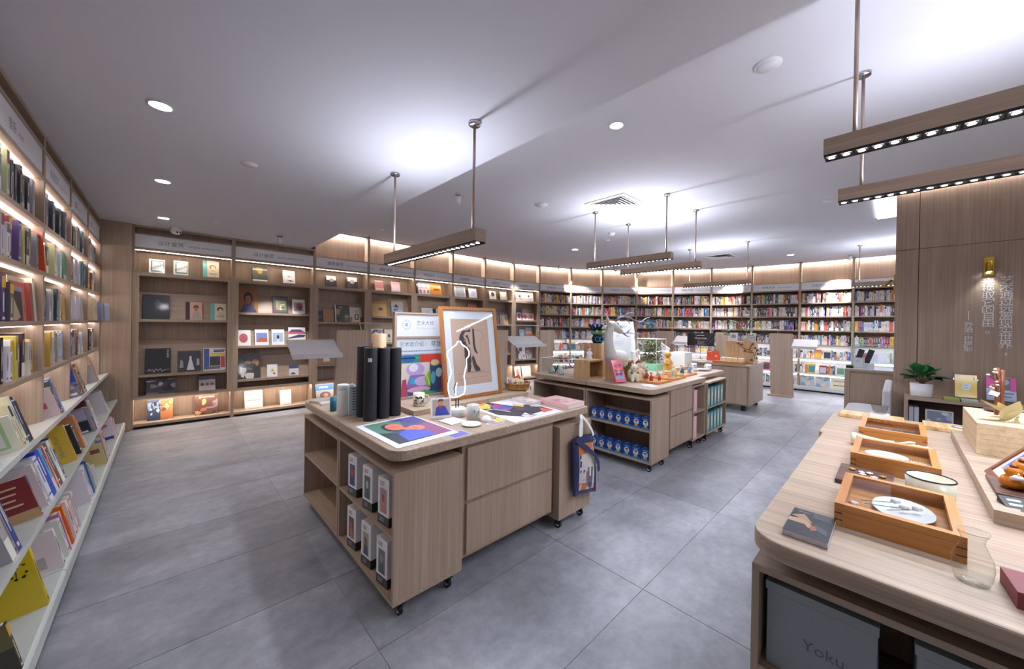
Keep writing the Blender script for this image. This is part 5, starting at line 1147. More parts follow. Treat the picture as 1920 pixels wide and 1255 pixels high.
for i in range(14):
    a = i*.9; b.tube([(.0, 0, 0), (.03*math.cos(a), .03*math.sin(a), .05+.004*i), (.06*math.cos(a), .06*math.sin(a), .06+.005*i)], [.003, .008, .001], 5)
simple('small_plant', b, 'small dark green plant inside the acrylic case', 'plant', (3.86, 3.2, Z+.0005))
def cube_stand(label, x0, y0, x1, y1, z0, h, open_=True):
    r = thing('cube_stand', label, 'stand', (x0, y0, z0+.0005)); X, Y, e = x1-x0, y1-y0, .02
    if open_:
        for x in (0, X-e): part(r, 'side_panel', 'bamboo', (x, 0, 0, x+e, Y, h-e))
        part(r, 'top_panel', 'bamboo', (0, 0, h-e, X, Y, h)); part(r, 'back_panel', 'bamboo', (e, Y-e, e, X-e, Y, h-e)); part(r, 'bottom_panel', 'bamboo', (e, 0, 0, X-e, Y, e))
    else:
        MB('bamboo').box(0, 0, 0, X, Y, h).build('body', r, bevel=.003)
    return r
cube_stand('bamboo cube stand with open side, carrying the little blue-hat figure', 3.625, 2.50, 3.93, 2.72, Z, .23)
cube_stand('bamboo cube stand under the deer sculpture', 3.86, 2.215, 4.16, 2.43, Z, .235)
cube_stand('tall bamboo block under the blue glazed creature', 3.97, 2.56, 4.22, 2.82, Z, .415, False)
# deer
dr = thing('deer_sculpture', 'pale grey deer neck and head sculpture with dark antlers on a bamboo cube', 'sculpture', (4.02, 2.325, Z+.236))
def dp(u, v, dy=0):   # survey crop of the deer: plane through the middle of its cube
    p = at(1090+u/5.97, 575+v/5.97, 'y', 2.325); return (p.x-4.02, dy, p.z-(Z+.236))
b = MB('deer_grey')
b.tube([(.02, 0, -.0), dp(350, 575), dp(325, 530), dp(312, 470), dp(305, 400), dp(308, 330), dp(318, 270), dp(330, 225)], [.115, .105, .075, .06, .052, .047, .045, .04], 16)
b.tube([dp(310, 205), dp(340, 214), dp(375, 234), dp(410, 256), dp(436, 274), dp(452, 286)], [.03, .053, .05, .043, .037, .026], 14)
b.ball(dp(345, 222), .05, .045, .05, 14, 10)
bo = b.build('head_and_neck', dr); rm = bo.modifiers.new('join', 'REMESH'); rm.mode = 'VOXEL'; rm.voxel_size = .008; rm.use_smooth_shade = True
sm = bo.modifiers.new('smooth', 'SMOOTH'); sm.iterations = 3
for sgn, q in ((-1, [(330, 195), (318, 150), (312, 105)]), (1, [(310, 215), (280, 235), (255, 250)])):
    b = MB('deer_grey'); pts = [Vector(dp(*p, dy=sgn*.03*-1 if sgn < 0 else .03)) for p in q]
    b.tube(pts, [.014, .022, .004], 8, 'deer_grey'); b.build('ear', dr)
b = MB('black_gloss').ball(dp(405, 236, -.036), .007, .005, .007, 10, 6); b.build('eye', dr)
for dy, segs in ((-.03, [[(360, 160), (400, 125), (450, 112), (510, 122), (560, 150), (610, 190), (650, 232), (700, 240)], [(450, 112), (480, 85), (520, 72), (560, 68)], [(560, 150), (620, 180), (660, 165), (700, 130), (740, 122)], [(660, 165), (700, 190), (750, 185)], [(480, 115), (500, 160), (520, 195)], [(640, 222), (670, 222), (700, 212)]]),
                 (.04, [[(400, 190), (440, 205), (480, 230), (520, 225)], [(440, 205), (450, 190), (430, 180)], [(440, 290), (500, 300), (560, 295), (650, 305), (730, 308)], [(500, 300), (540, 330), (570, 340)], [(545, 295), (570, 260), (600, 240)]])):
    b = MB('antler')
    for s_ in segs:
        n_ = len(s_); b.tube([dp(u, v, dy) for u, v in s_], [.015*(1-.7*i/(n_-1)) if len(s_) > 5 else .0105*(1-.65*i/(n_-1)) for i in range(n_)], 7)
    b.build('antler', dr)
# blue glazed creature vase
cv = thing('ceramic_creature', 'dark blue glazed creature vase with green face on the tall bamboo block', 'sculpture', (4.09, 2.69, Z+.4165))
b = MB('glaze_blue'); b.lathe([(0, 0), (.055, 0), (.075, .03), (.08, .07), (.06, .1), (.08, .12), (.09, .15), (.07, .19), (0, .2)], 22); b.build('body', cv)
b = MB('print'); b.lathe([(.081, .118), (.094, .135), (.094, .15), (.081, .165)], 22, m='print', c='#4c9c74')
b.ball((-.075, -.035, .155), .02, .02, .02, 10, 6, 'print', '#c8c84c'); b.ball((-.03, -.085, .155), .02, .02, .02, 10, 6, 'print', '#c8c84c'); b.build('green_face', cv)
b = MB('glaze_blue')
for i in range(12):
    a = 2*PI*i/12; b.tube([(.05*math.cos(a), .05*math.sin(a), .18), (.085*math.cos(a), .085*math.sin(a), .205), (.12*math.cos(a), .12*math.sin(a), .25)], [.016, .022, .012], 7)
b.build('crest', cv)
b = MB('print')
for a in (-2.6, -1.9, -1.2):
    b.tube([(.078*math.cos(a)+.03*math.cos(t)*math.sin(a), .078*math.sin(a)-.03*math.cos(t)*math.cos(a), .055+.03*math.sin(t)) for t in [k*.7 for k in range(10)]], .005, 5, 'print', '#3f9aa8')
b.build('swirls', cv)
def figurine(loc, h, robe, skin, hair, label, hat=None, rz=0, arms=True, group='painted clay figures on the wooden trays', trim='#e8dcc0'):
    r = h*.2; b = MB('gloss')
    b.lathe([(0, 0), (r*1.15, 0), (r*1.2, h*.04), (r*.85, h*.35), (r*.7, h*.55), (r*.45, h*.64), (0, h*.66)], 14, m='gloss', c=robe)
    b.lathe([(r*1.21, h*.02), (r*1.23, h*.06), (r*1.12, h*.1)], 14, m='gloss', c=trim)
    b.ball((0, 0, h*.79), r*.72, r*.72, h*.15, 12, 8, 'gloss', skin)
    b.ball((0, r*.12, h*.84), r*.74, r*.72, h*.13, 12, 6, 'gloss', hair)
    for s_ in (-1, 1):
        if arms: b.tube([(s_*r*.6, 0, h*.58), (s_*r*1.05, -r*.35, h*.42), (s_*r*.45, -r*.95, h*.38)], [r*.26, r*.24, r*.16], 7, 'gloss', robe)
        b.ball((s_*r*.26, -r*.66, h*.79), r*.07, r*.05, r*.07, 6, 4, 'gloss', '#201818')
    if hat: b.lathe([(0, h*.9), (r*.8, h*.9), (r*.3, h*1.0), (0, h*1.1)], 12, m='gloss', c=hat)
    o = simple('figurine', b, label, 'figurine', loc, rz=rz, group=group); return o
figurine((3.77, 2.60, Z+.231), .16, '#d8e0ec', '#e8d8cc', '#3c6cb0', 'small white figure with blue hat on the bamboo cube', hat='#d8742c', rz=-.6, group=None)
# creamy cats and dolls at the near corner
def cat(loc, s, c, label, rz=0, paint_=None):
    r = thing('cat_ornament', label, 'ornament', loc, rz); b = MB('white_gloss')
    b.ball((0, 0, .07*s), .06*s, .075*s, .075*s, 14, 10); b.ball((0, -.045*s, .15*s), .045*s, .042*s, .042*s, 12, 8)
    for q in (-1, 1): b.tube([(q*.025*s, -.05*s, .18*s), (q*.032*s, -.052*s, .215*s)], [.016*s, .002], 6); b.tube([(q*.03*s, -.06*s, .08*s), (q*.03*s, -.075*s, .0)], [.02*s, .018*s], 8)
    b.tube([(0, .07*s, .04*s), (.05*s, .09*s, .05*s), (.07*s, .05*s, .12*s)], .012*s, 7)
    b.names = ['print']; b.fc = [lin(c)]*len(b.fc); bo = b.build('body', r); q = bo.modifiers.new('join', 'REMESH'); q.mode = 'VOXEL'; q.voxel_size = .006*s; q.use_smooth_shade = True
    bo.data.materials.clear(); bo.data.materials.append(MATS['ceramic_cream'])
    p = MB('print')
    for i, (x, y, z, rr, cc) in enumerate(paint_ or []): p.ball((x*s, y*s, z*s), rr*s, rr*s, rr*s, 8, 6, 'print', cc)
    if paint_: p.build('painted_detail', r)
    return r
cat((3.985, 2.135, Z+.0005), 1.05, '#e4dcc8', 'cream seated cat ornament at the front of the second table', rz=-.7, paint_=[(-.02, -.085, .155, .006, '#20242c'), (.02, -.085, .155, .006, '#20242c'), (0, -.09, .14, .005, '#c87c7c'), (-.035, -.06, .1, .016, '#4c6c5c'), (.03, -.075, .105, .012, '#c84c3c')])
cat((4.20, 2.16, Z+.0005), 1.0, '#e0b8a0', 'pink-cream animal ornament behind the seated cat', rz=.5, paint_=[(-.02, -.085, .155, .006, '#20242c'), (.02, -.085, .155, .006, '#20242c')])
figurine((4.10, 2.12, Z+.0005), .24, '#e0c8a8', '#ecdcc8', '#3c3438', 'tall cream doll with small red hat behind the cat', hat='#b83c34', rz=-.5, group=None)
b = MB('white').tube([(.04*math.cos(t), .0, .30+.04*math.sin(t)) for t in [k*.5 for k in range(11)]], .012, 7); b.tube([(.03, 0, .27), (.0, 0, .12), (0, 0, .005)], [.014, .03, .045], 8)
simple('curl_ornament', b, 'white curling ornament between the doll and the terrarium', 'ornament', (4.42, 2.30, Z+.0005))
sb = slab_book('book', Matrix.Translation((3.735, 2.135, Z+.012)), 0, 0, 0, .155, .255, .022, '#d8506c', [('r', 0, .0, 1, .16, '#e0486c'), ('p', [(.05, .2), (.3, .34), (.5, .24), (.72, .34), (.95, .2), (.95, .16), (.05, .16)], '#7ca4e0'), ('e', .26, .36, .16, .07, '#26305c'), ('e', .66, .36, .16, .07, '#26305c'), ('e', .46, .46, .1, .04, '#6cc0a8'), ('e', .8, .5, .1, .05, '#2c3a6c'), ('e', .2, .52, .12, .05, '#2c3a6c'), ('e', .5, .58, .22, .03, '#e88ca0'), ('e', .3, .74, .14, .06, '#2c3468'), ('e', .72, .76, .12, .06, '#2c3468'), ('e', .52, .84, .08, .03, '#dc7c3c')],
               'bright pink book with blue pattern leaning at the front of the second table', 'books standing on the tables', tilt=.36, yaw=-.25, spine='#e0607c', pages='#ece0dc')
b = MB('acrylic').box(-.06, -.02, 0, .06, .04, .004).box(-.05, -.02, .004, .05, -.016, .02); simple('book_stand', b, 'clear stand under the bright pink book', 'stand', (3.742, 2.128, Z+.0005), rz=-.25)
def tray(label, x0, y0, x1, y1, c='bamboo'):
    r = thing('wooden_tray', label, 'tray', (x0, y0, Z+.0006), group='wooden trays of small figures'); X, Y = x1-x0, y1-y0
    part(r, 'base', 'cherry_x', (0, 0, 0, X, Y, .014), label='pale wooden base')
    for q in ((0, 0, X, .008), (0, Y-.008, X, Y)): part(r, 'rim', 'cherry_x', (q[0], q[1], .014, q[2], q[3], .022))
    for q in ((0, .008, .008, Y-.008), (X-.008, .008, X, Y-.008)): part(r, 'rim', 'cherry', (q[0], q[1], .014, q[2], q[3], .022))
    return r
tray('nearest wooden tray with three red figures, second table', 3.955, 1.815, 4.315, 2.095)
tray('middle wooden tray with pastel dolls, second table', 4.375, 1.83, 4.775, 2.12)
tray('farthest wooden tray of dolls, right of the others', 4.83, 1.87, 5.26, 2.15)
zt = Z+.0152
for loc, h, ro, ha, lab in (((4.03, 1.93), .11, '#b02c24', '#1c1618', 'red figure with black hair at the front of the nearest tray'), ((4.14, 2.04), .12, '#8c3c24', '#2c1c18', 'brown-red figure at the back of the nearest tray'), ((4.17, 1.90), .085, '#c83028', '#2c2020', 'round red figure at the right of the nearest tray')):
    figurine((*loc, zt), h, ro, '#d8a888', ha, lab, rz=-.5)
for i, (x, y, ro, ha) in enumerate(((4.45, 2.05, '#a8c8c4', '#c87c54'), (4.52, 1.93, '#e0a878', '#a8b8a0'), (4.58, 2.04, '#e8c8b0', '#6c9cb0'), (4.62, 1.90, '#b8c88c', '#d89c5c'), (4.70, 1.98, '#8cb8b0', '#d8843c'))):
    figurine((x, y, zt), .1, ro, '#ecd4c0', ha, 'pastel doll, %s from the left on the middle tray' % ORD[i], rz=-.5)
for i, (x, y, ro, ha) in enumerate(((4.92, 2.05, '#b8d0d8', '#8cb0c0'), (5.02, 1.98, '#2c6c8c', '#3c5c6c'), (5.10, 2.02, '#c8d8b0', '#e0a890'), (5.19, 1.95, '#7c94b8', '#5c4c54'))):
    figurine((x, y, zt), .125, ro, '#ecd4c0', ha, 'doll, %s from the left on the farthest tray' % ORD[i], rz=-.5)
gf = figurine((5.20, 2.25, Z+.0005), .31, '#d09a3c', '#c8843c', '#e0b464', 'tall golden-brown standing figure beside the terrarium', rz=-.5, group=None)
simple('wooden_block', MB('bamboo').box(0, 0, 0, .55, .09, .05), 'low bamboo block behind the farthest tray', 'block', (5.3, 2.185, Z+.0005))
sheet('leaflet', 'white leaflet lying in front of the cat ornament', 'leaflet', [(3.75, 1.86), (3.86, 1.80), (3.93, 1.89), (3.82, 1.95)], [('l', .2, .7, .8, 3, '#a8a8b0', .2, .06)])
sheet('leaflet', 'pale leaflet near the corner of the second table', 'leaflet', [(3.72, 1.77), (3.84, 1.745), (3.86, 1.80), (3.74, 1.83)], [('l', .2, .7, .8, 3, '#c0b8c8', .2, .06)], c='#dcd6dc')
# terrarium
tr = thing('terrarium', 'glass terrarium of green foliage in a mint green base', 'terrarium', (5.18, 2.40, Z+.0005))
MB('mint').prism(rrect(0, 0, .36, .34, (.04,)*4), 0, .095).build('base', tr)
X, Y, H = .34, .32, .46
for q in ([(.02, .02, .095), (X, .02, .095), (X, .02, H), (.02, .02, H)], [(.02, .02, .095), (.02, .02, H), (.02, Y, H), (.02, Y, .095)], [(X, .02, .095), (X, Y, .095), (X, Y, H), (X, .02, H)], [(.02, Y, .095), (.02, Y, H), (X, Y, H), (X, Y, .095)], [(.02, .02, H), (X, .02, H), (X, Y, H), (.02, Y, H)]):
    MB('case_glass').poly(q).build('glass_pane', tr)
e = MB('white_gloss')
for p, q in (((.02, .02, .09), (.02, .02, H)), ((X, .02, .09), (X, .02, H)), ((.02, Y, .09), (.02, Y, H)), ((.02, .02, H), (X, .02, H)), ((.02, .02, H), (.02, Y, H)), ((X, .02, H), (X, Y, H)), ((.02, Y, H), (X, Y, H)), ((.02, .02, .28), (X, .02, .28))): e.tube([p, q], .0035, 4)
e.build('glass_edges', tr)['kind'] = 'stuff'
b = MB('leaf_mid'); R4 = random.Random(9)
for i in range(900):
    x, y, z = R4.uniform(.05, X-.04), R4.uniform(.05, Y-.04), .10+.33*R4.random()**.8; s_ = R4.uniform(.018, .036)
    d = Vector((R4.gauss(0, 1), R4.gauss(0, 1), R4.gauss(.3, .7))).normalized(); sd = d.cross(Vector((R4.gauss(0, 1), R4.gauss(0, 1), .3))).normalized()
    p = Vector((x, y, z)); b.add([p, p+d*s_*.5+sd*s_*.4, p+d*s_*1.1, p+d*s_*.5-sd*s_*.4], [(0, 1, 2, 3)], 'print', R4.choice(['#5c7c44', '#7c9c64', '#4c6c3c', '#a8b48c', '#c0b89c', '#8c6c4c', '#3c5c38']))
for i in range(9): b.tube([(R4.uniform(.05, .3), R4.uniform(.05, .28), .09), (R4.uniform(.05, .3), R4.uniform(.05, .28), .42)], .004, 5, 'print', '#6c5844')
fo = b.build('foliage', tr); fo['kind'] = 'stuff'; fo['label'] = 'loose green and brown foliage'
# poster and boards behind
p2 = thing('poster_stand', 'white text panel with timber edge behind the deer sculpture', 'sign', (4.62, 2.90, Z+.0005))
part(p2, 'frame', 'wood_v', (0, 0, 0, .025, .04, .72)); part(p2, 'panel', 'poster_lit', (.025, .005, 0, .74, .03, .72))
t = MB('print'); t.M = Matrix.Translation((.385, .0045, 0)); paint(t, [('t', '大地的艺术', .6, .86, .08, '#8c98a8'), ('l', .08, .56, .7, 3, '#b0b8c4', .035, .012), ('t', '民艺', .42, .66, .06, '#c89c94'), ('p', [(.14, .2), (.2, .36), (.26, .2)], '#8c3c2c'), ('p', [(.26, .2), (.36, .42), (.4, .2)], '#3c2c28'), ('r', .02, .6, .98, .605, '#c0c4cc')], .7, .72, 'print', y0=0); t.build('panel_print', p2)
b = MB('white'); b.prism([(-.09, 0), (.09, 0), (.085, .12), (.05, .22), (.06, .3), (.0, .48), (-.05, .40), (-.09, .2)], 0, .02); b.v = [Vector((v.x, v.z, v.y)) for v in b.v]
b.f = [f[::-1] for f in b.f]; simple('cut_out_board', b, 'white mountain-shaped cut-out board behind the terrarium', 'board', (5.55, 2.98, Z+.24))
simple('cube_stand', MB('white').box(-.12, -.07, 0, .12, .09, .2395), 'white block carrying the cut-out board', 'stand', (5.55, 2.98, Z+.0005))
b = MB('white').box(0, 0, 0, .30, .22, .25); simple('white_box', b, 'plain white box at the right of the second table', 'box', (5.78, 2.24, Z+.0005), bevel=.003)
b = MB('white').box(-.1, 0, 0, .1, .012, .42)
for i in range(9): b.box(-.085, -.0012, .04+i*.042, .085, 0, .052+i*.042, 'print', '#9aa4bc')
simple('slatted_board', b, 'white slatted board leaning between terrarium and white box', 'board', (5.66, 2.60, Z+.0005), rot=(-.25, .55, -.5))
for i, (x, y, c, r_) in enumerate(((5.80, 1.98, '#e8e4e2', .085), (5.80, 1.98, '#c8a8a8', .095))):
    b = MB('print').lathe([(0, 0), (r_*.6, 0), (r_, .012), (r_*.97, .014), (r_*.6, .004), (0, .004)], 24, m='print', c=c)
    simple('plate', b, ('white plate on top of the pink-rimmed plate', 'pink-rimmed plate under the white plate')[i], 'plate', (x, y, Z+.0005+(.016 if i == 0 else 0)), group='plates on the second table')
mug('mug', 'white mug with blue pattern behind the plates', (5.98, 1.97, Z+.0005), .042, .09, '#e8eaf0', (13, -3, -.5, 10, ['#5c84b8', '#8cacd0']), handle=2.6)
mug('mug', 'navy and white mug left of the white mug', (5.93, 2.16, Z+.0005), .042, .09, '#d4dcec', (15, -3, 0, 14, ['#2c3c7c', '#4c5c9c']), handle=None)
simple('cup', MB('white').lathe([(0, 0), (.02, 0), (.045, .03), (.046, .034), (.0, .034)], 18), 'low white bowl at the left of the plates', 'bowl', (5.62, 2.02, Z+.0005))

# --- far table with cabinet doors
t3 = thing('display_table', 'far display cabinet on castors with plant and bamboo box', 'table', (7.56, 1.81, 0))
part(t3, 'cabinet', 'wood_v', (.02, .0, .10, .98, 1.5, .80)); MB('top_wood').box(0, -.005, .80, 1.0, 1.505, .835).build('tabletop', t3)
for y0, y1 in ((.03, .42), (.44, .95), (.97, 1.47)): part(t3, 'door', 'wood_v', (.003, y0, .12, .02, y1, .785))
for x, y in ((.06, .1), (.9, .1), (.06, 1.3)): c_ = MB('black').box(x-.02, y-.03, .0, x+.02, y+.03, .1); c_.build('caster', t3)
ZT = .8355
simple('tray_board', MB('cherry').box(0, 0, 0, .26, .5, .045), 'brown wooden slab in front of the bamboo box, far cabinet', 'tray', (7.58, 1.92, ZT))
for i in range(4):
    b = MB('print').box(0, 0, 0, .1, .085, .065, 'print', ('#e8ded0', '#e2d4bc', '#e6d8c0', '#ebe3d8')[i]); b.add([(-.0006, .02, .03), (-.0006, .02, .036), (-.0006, .065, .036), (-.0006, .065, .03)], [(0, 1, 2, 3)], 'print', '#a89c8c')
    simple('cream_box', b, 'small cream box, %s from the right on the wooden slab' % ORD[i], 'box', (7.68, 1.94+i*.098, ZT+.0455), group='cream boxes on the far cabinet')
bb = simple('bamboo_box', MB('bamboo').box(0, 0, 0, .3, .46, .42), 'bamboo box with brown branch and blossom relief on the far cabinet', 'box', (7.88, 1.83, ZT), bevel=.003)
b = MB('red_brown')
def bp3(px, py): p = at(px, py, 'x', 7.872); return (p.x-7.88, p.y-1.83, p.z-ZT)
for s_ in ([(1413, 678), (1415, 670), (1412, 661), (1404, 656), (1395, 654), (1388, 648), (1384, 643)], [(1404, 656), (1408, 650), (1411, 645)], [(1415, 668), (1418, 660), (1420, 655)], [(1412, 661), (1400, 660), (1396, 657)]):
    b.tube([bp3(*q) for q in s_], .006, 6)
b.build('branch', bb)
b = MB('red_brown')
for q in ((1384, 643), (1391, 646), (1411, 645), (1396, 658), (1416, 653), (1420, 657), (1421, 664), (1419, 672), (1409, 675)): b.ball(bp3(*q), .014, .022, .02, 8, 6)
b.build('blossoms', bb)['kind'] = 'stuff'
zb = ZT+.4205
pp = thing('potted_plant', 'round-leaved bright green plant in a cream pot on the bamboo box', 'plant', (8.02, 2.0, zb))
MB('ceramic_cream').lathe([(0, 0), (.05, 0), (.06, .01), (.063, .11), (.057, .11), (.054, .1), (0, .1)], 20).build('pot', pp)
def lf(name, parent, base, tip, wv, m, droop=.0, n=5, fold=.15):
    """one leaf: midrib from base to tip with a pointed oval blade"""
    b = MB(m); base, tip = Vector(base), Vector(tip); d = tip-base; Ld = d.length; sd = d.cross(Vector((0, 0, 1)))
    sd = sd.normalized() if sd.length > 1e-4 else Vector((1, 0, 0)); up = sd.cross(d).normalized(); vs = []; fs = []
    for i in range(n+1):
        t = i/n; c_ = base+d*t-Vector((0, 0, droop*Ld*t*t)); hw = wv*math.sin(PI*min(.98, max(.03, t**.8)))
        vs += [c_-sd*hw+up*hw*fold, c_, c_+sd*hw+up*hw*fold]
    for i in range(n):
        for k in (0, 1): a = i*3+k; fs.append((a, a+1, a+4, a+3))
    b.add(vs, fs, m, None, True); return b.build(name, parent)
R5 = random.Random(4)
for i, (px, py) in enumerate(((1370, 608), (1376, 604), (1382, 606), (1360, 622), (1366, 626), (1372, 620), (1357, 628), (1404, 596), (1412, 598), (1408, 603), (1392, 626), (1398, 622), (1391, 616), (1414, 630))):
    p = at(px, py, 'x', 8.0); e_ = Vector((p.x-8.02, p.y-2.0, p.z-zb))
    MB('stem').tube([(0, 0, .1), (e_.x*.4, e_.y*.4, .1+(e_.z-.1)*.7), tuple(e_)], .003, 5).build('stem', pp)
    a = R5.uniform(0, 6.28); lf('leaf', pp, e_-Vector((math.cos(a)*.055, math.sin(a)*.055, -.01)), e_+Vector((math.cos(a)*.075, math.sin(a)*.075, .02)), .075, ('leaf_lime', 'leaf_mid')[i % 3 == 2], .2)
b = MB('gloss').box(-.07, 0, 0, .07, .012, .16, 'gloss', '#ecdcd4'); paint(b, [('e', .5, .56, .3, .24, '#8c8c94')], .14, .16)
simple('art_card', b, 'white card with grey oval on the bamboo box', 'card', (7.92, 2.17, zb), rz=-PI/2+.2, rot=(-.12, 0, -PI/2))
b = MB('gloss').box(-.06, 0, 0, .06, .012, .17, 'gloss', '#b8c4c0'); paint(b, [('ph', .08, .1, .92, .92, ['#c0ccc4', '#7ca088', '#e0e4e0', '#90a8a0'], 71)], .12, .17)
simple('art_card', b, 'pale green picture card leaning right of the pot', 'card', (7.94, 1.90, zb), rot=(-.3, .2, -PI/2-.3))
b = MB('gloss').box(-.11, 0, 0, .11, .004, .2, 'gloss', '#f0522c'); paint(b, [('e', .76, .48, .09, .09, '#f4c8b4'), ('r', .1, .84, .42, .9, '#f8dcd0')], .22, .2)
oc = thing('desk_calendar', 'orange-red desk calendar standing on the far cabinet', 'calendar', (7.66, 2.45, ZT), rz=-PI/2)
cb = b.build('calendar_page', oc, (0, 0, .03), rot=(-.16, 0, 0))
MB('acrylic').box(-.12, -.05, 0, .12, .07, .004).box(-.12, -.012, .004, .12, -.008, .03).build('stand', oc)
MB('white').poly([(-.11, .09, .03), (.11, .09, .03), (.11, .035, .225), (-.11, .035, .225)]).build('back_page', oc)
bs = thing('notice_board', 'black notice board with sun rays on a thin pole', 'sign', (8.25, 2.88, ZT), rz=-PI/2)
b = MB('black').box(-.27, -.006, .28, .27, .006, .55); nb = b.build('board', bs)
t = MB('print'); t.M = Matrix.Translation((0, -.0065, .28)); paint(t, [('s', [(.3, .95), (.46, .1)], .006, '#8c8c94'), ('s', [(.9, .9), (.62, .05)], .006, '#8c8c94'), ('s', [(.98, .6), (.7, .05)], .006, '#8c8c94'), ('s', [(.78, .98), (.56, .05)], .004, '#6c6c74'), ('s', [(.1, .7), (.36, .1)], .004, '#4c4c54'), ('t', '“艺术的书单”', .5, .52, .17, '#d8c8c4'), ('l', .36, .8, .64, 1, '#b8b0b4', .1, .05), ('l', .38, .36, .66, 3, '#8c8488', .1, .03), ('r', .3, .06, .7, .09, '#8c8c94')], .54, .27, 'print', y0=0); t.build('board_print', nb)
MB('black').tube([(0, 0, 0), (0, 0, .28)], .005, 8).lathe([(0, 0), (.05, 0), (.05, .006), (0, .006)], 16).build('pole', bs)
for i, (x, y, c) in enumerate(((7.64, 2.72, '#c8ccd4'), (7.66, 2.95, '#b4b8c0'), (7.9, 2.66, '#d8d8dc'))):
    simple('brochure', MB('print').box(0, 0, 0, .14, .18, .015, 'print', c), 'grey brochure stack on the far cabinet, %s' % ('left of the calendar', 'at the left end', 'behind the calendar')[i], 'brochure', (x, y, ZT), group='brochure stacks on the far cabinet')
# --- reading stands: leaning timber panels, a sloping tray and a thin white rail
def reading_stand(label, A, panels, tray_, rail, lean=.05, foot=True):
    """A: axis point (x, y) and angle; panels [(u0, u1)] along the axis; tray_ (u0, u1); rail (u0, u1)"""
    r = thing('reading_stand', label, 'stand', (A[0], A[1], 0), A[2], group='reading stands in the middle of the room')
    for u0, u1 in panels:
        b = MB('wood_v'); v = [(u0-lean, -.02, .03), (u1-lean, -.02, .03), (u1-lean, .02, .03), (u0-lean, .02, .03), (u0, -.02, 1.40), (u1, -.02, 1.40), (u1, .02, 1.40), (u0, .02, 1.40)]
        b.add(v, [(0, 3, 2, 1), (4, 5, 6, 7), (0, 1, 5, 4), (1, 2, 6, 5), (2, 3, 7, 6), (3, 0, 4, 7)]); b.build('panel', r)
        part(r, 'foot', 'wood_x', (u0-lean-.03, -.14, 0, u1-lean, .10, .03))
    u0, u1 = tray_
    b = MB('grey_metal'); b.add([(u0, -.19, 1.08), (u1, -.19, 1.08), (u1, .12, 1.26), (u0, .12, 1.26), (u0, -.19, 1.10), (u1, -.19, 1.10), (u1, .12, 1.28), (u0, .12, 1.28)], [(0, 3, 2, 1), (4, 5, 6, 7), (0, 1, 5, 4), (1, 2, 6, 5), (2, 3, 7, 6), (3, 0, 4, 7)])
    b.box(u0, -.205, 1.08, u1, -.19, 1.135); b.build('tray', r)
    u0, u1 = rail
    MB('white').tube([(u0, 0, 1.38), (u0-.03, 0, 1.49), (u1+.03, 0, 1.49), (u1, 0, 1.38)], .008, 6).build('rail', r)
    return r
reading_stand('timber reading stand with grey tray behind the black poster tubes', (1.53, 4.75, 0), [(0, .38)], (-.52, .0), (.30, .80))
for i, (u, c) in enumerate(((-.30, '#b88c90'), (-.14, '#d8d4d8'))):
    o = simple('magazine', MB('print').box(-.07, -.1, 0, .07, .1, .006, 'print', c), ('rosy magazine on the grey tray of the left reading stand', 'white magazine on the grey tray of the left reading stand')[i], 'magazine', (1.53+u, 4.72, 1.183), rot=(.526, 0, 0))
pm1, pm2 = at(930, 620, 'y', 5.0), at(1038, 620, 'y', 5.0)
q1, q2 = at(952, 620, 'y', 5.0), at(1012, 620, 'y', 5.0)
reading_stand('reading stand with two timber panels behind the framed drawing', (pm1.x, 5.0, 0), [(0, q1.x-pm1.x), (q2.x-pm1.x, pm2.x-pm1.x)], (q1.x-pm1.x+.02, q2.x-pm1.x-.02), (.02, q2.x-pm1.x-.05))
def rs_x(label, x, pxs, tray_px, rail_px):
    y0 = at(pxs[0][0], 624, 'x', x).y
    f = lambda p: y0-at(p, 624, 'x', x).y
    reading_stand(label, (x, y0, -PI/2), [(f(a), f(b)) for a, b in pxs], (f(tray_px[0]), f(tray_px[1])), (f(rail_px[0]), f(rail_px[1])), lean=-.04)
rs_x('timber reading stand with grey tray, right side of the room', 10.0, [(1443, 1486)], (1487, 1534), (1400, 1457))
rs_x('far reading stand with two panels behind the notice board', 9.6, [(1231, 1263), (1342, 1364)], (1266, 1338), (1236, 1336))
# ------------------------------------------------------------------ right-hand table in the foreground
T4 = table('long pale timber display table in the right foreground, rounded corners', 1.325, -1.34,
           [(1.325, -1.34, 2.985, .315, (.1, 0, 0, .1)), (2.991, -1.31, 3.86, .335, (0, .1, .1, .03))], (1.76, -1.22, 3.40, .22, .135), [(1.80, 2.58, .16, .452), (1.80, 2.58, .472, .78)])
cart('open cart with grey storage boxes under the right foreground table', 1.368, -.56, 1.755, .31, .092, .752, '-x')
cart('second cart under the right foreground table', 1.368, -1.30, 1.755, -.57, .092, .752, '-x')
for i, (y0, y1) in enumerate(((.025, .275), (-.30, -.045))):
    b = MB('grey_card').box(0, 0, 0, .3, y1-y0, .235)
    g = simple('storage_box', b, ('grey storage box with faint script at the cart corner', 'grey storage box further right in the cart')[i], 'box', (1.40, y0, .4375), group='grey storage boxes in the cart', bevel=.003)
    part(g, 'lid', 'grey_card', (-.003, -.003, .236, .303, y1-y0+.003, .262))
    if i == 0:
        t = MB('print')
        v, f, wd = text_shape('Yoku', 2)
        t.add([(-.0007, .16-a*.045, .10+c_*.045) for a, c_ in v], f, 'print', '#5c666c'); t.build('lettering', g)
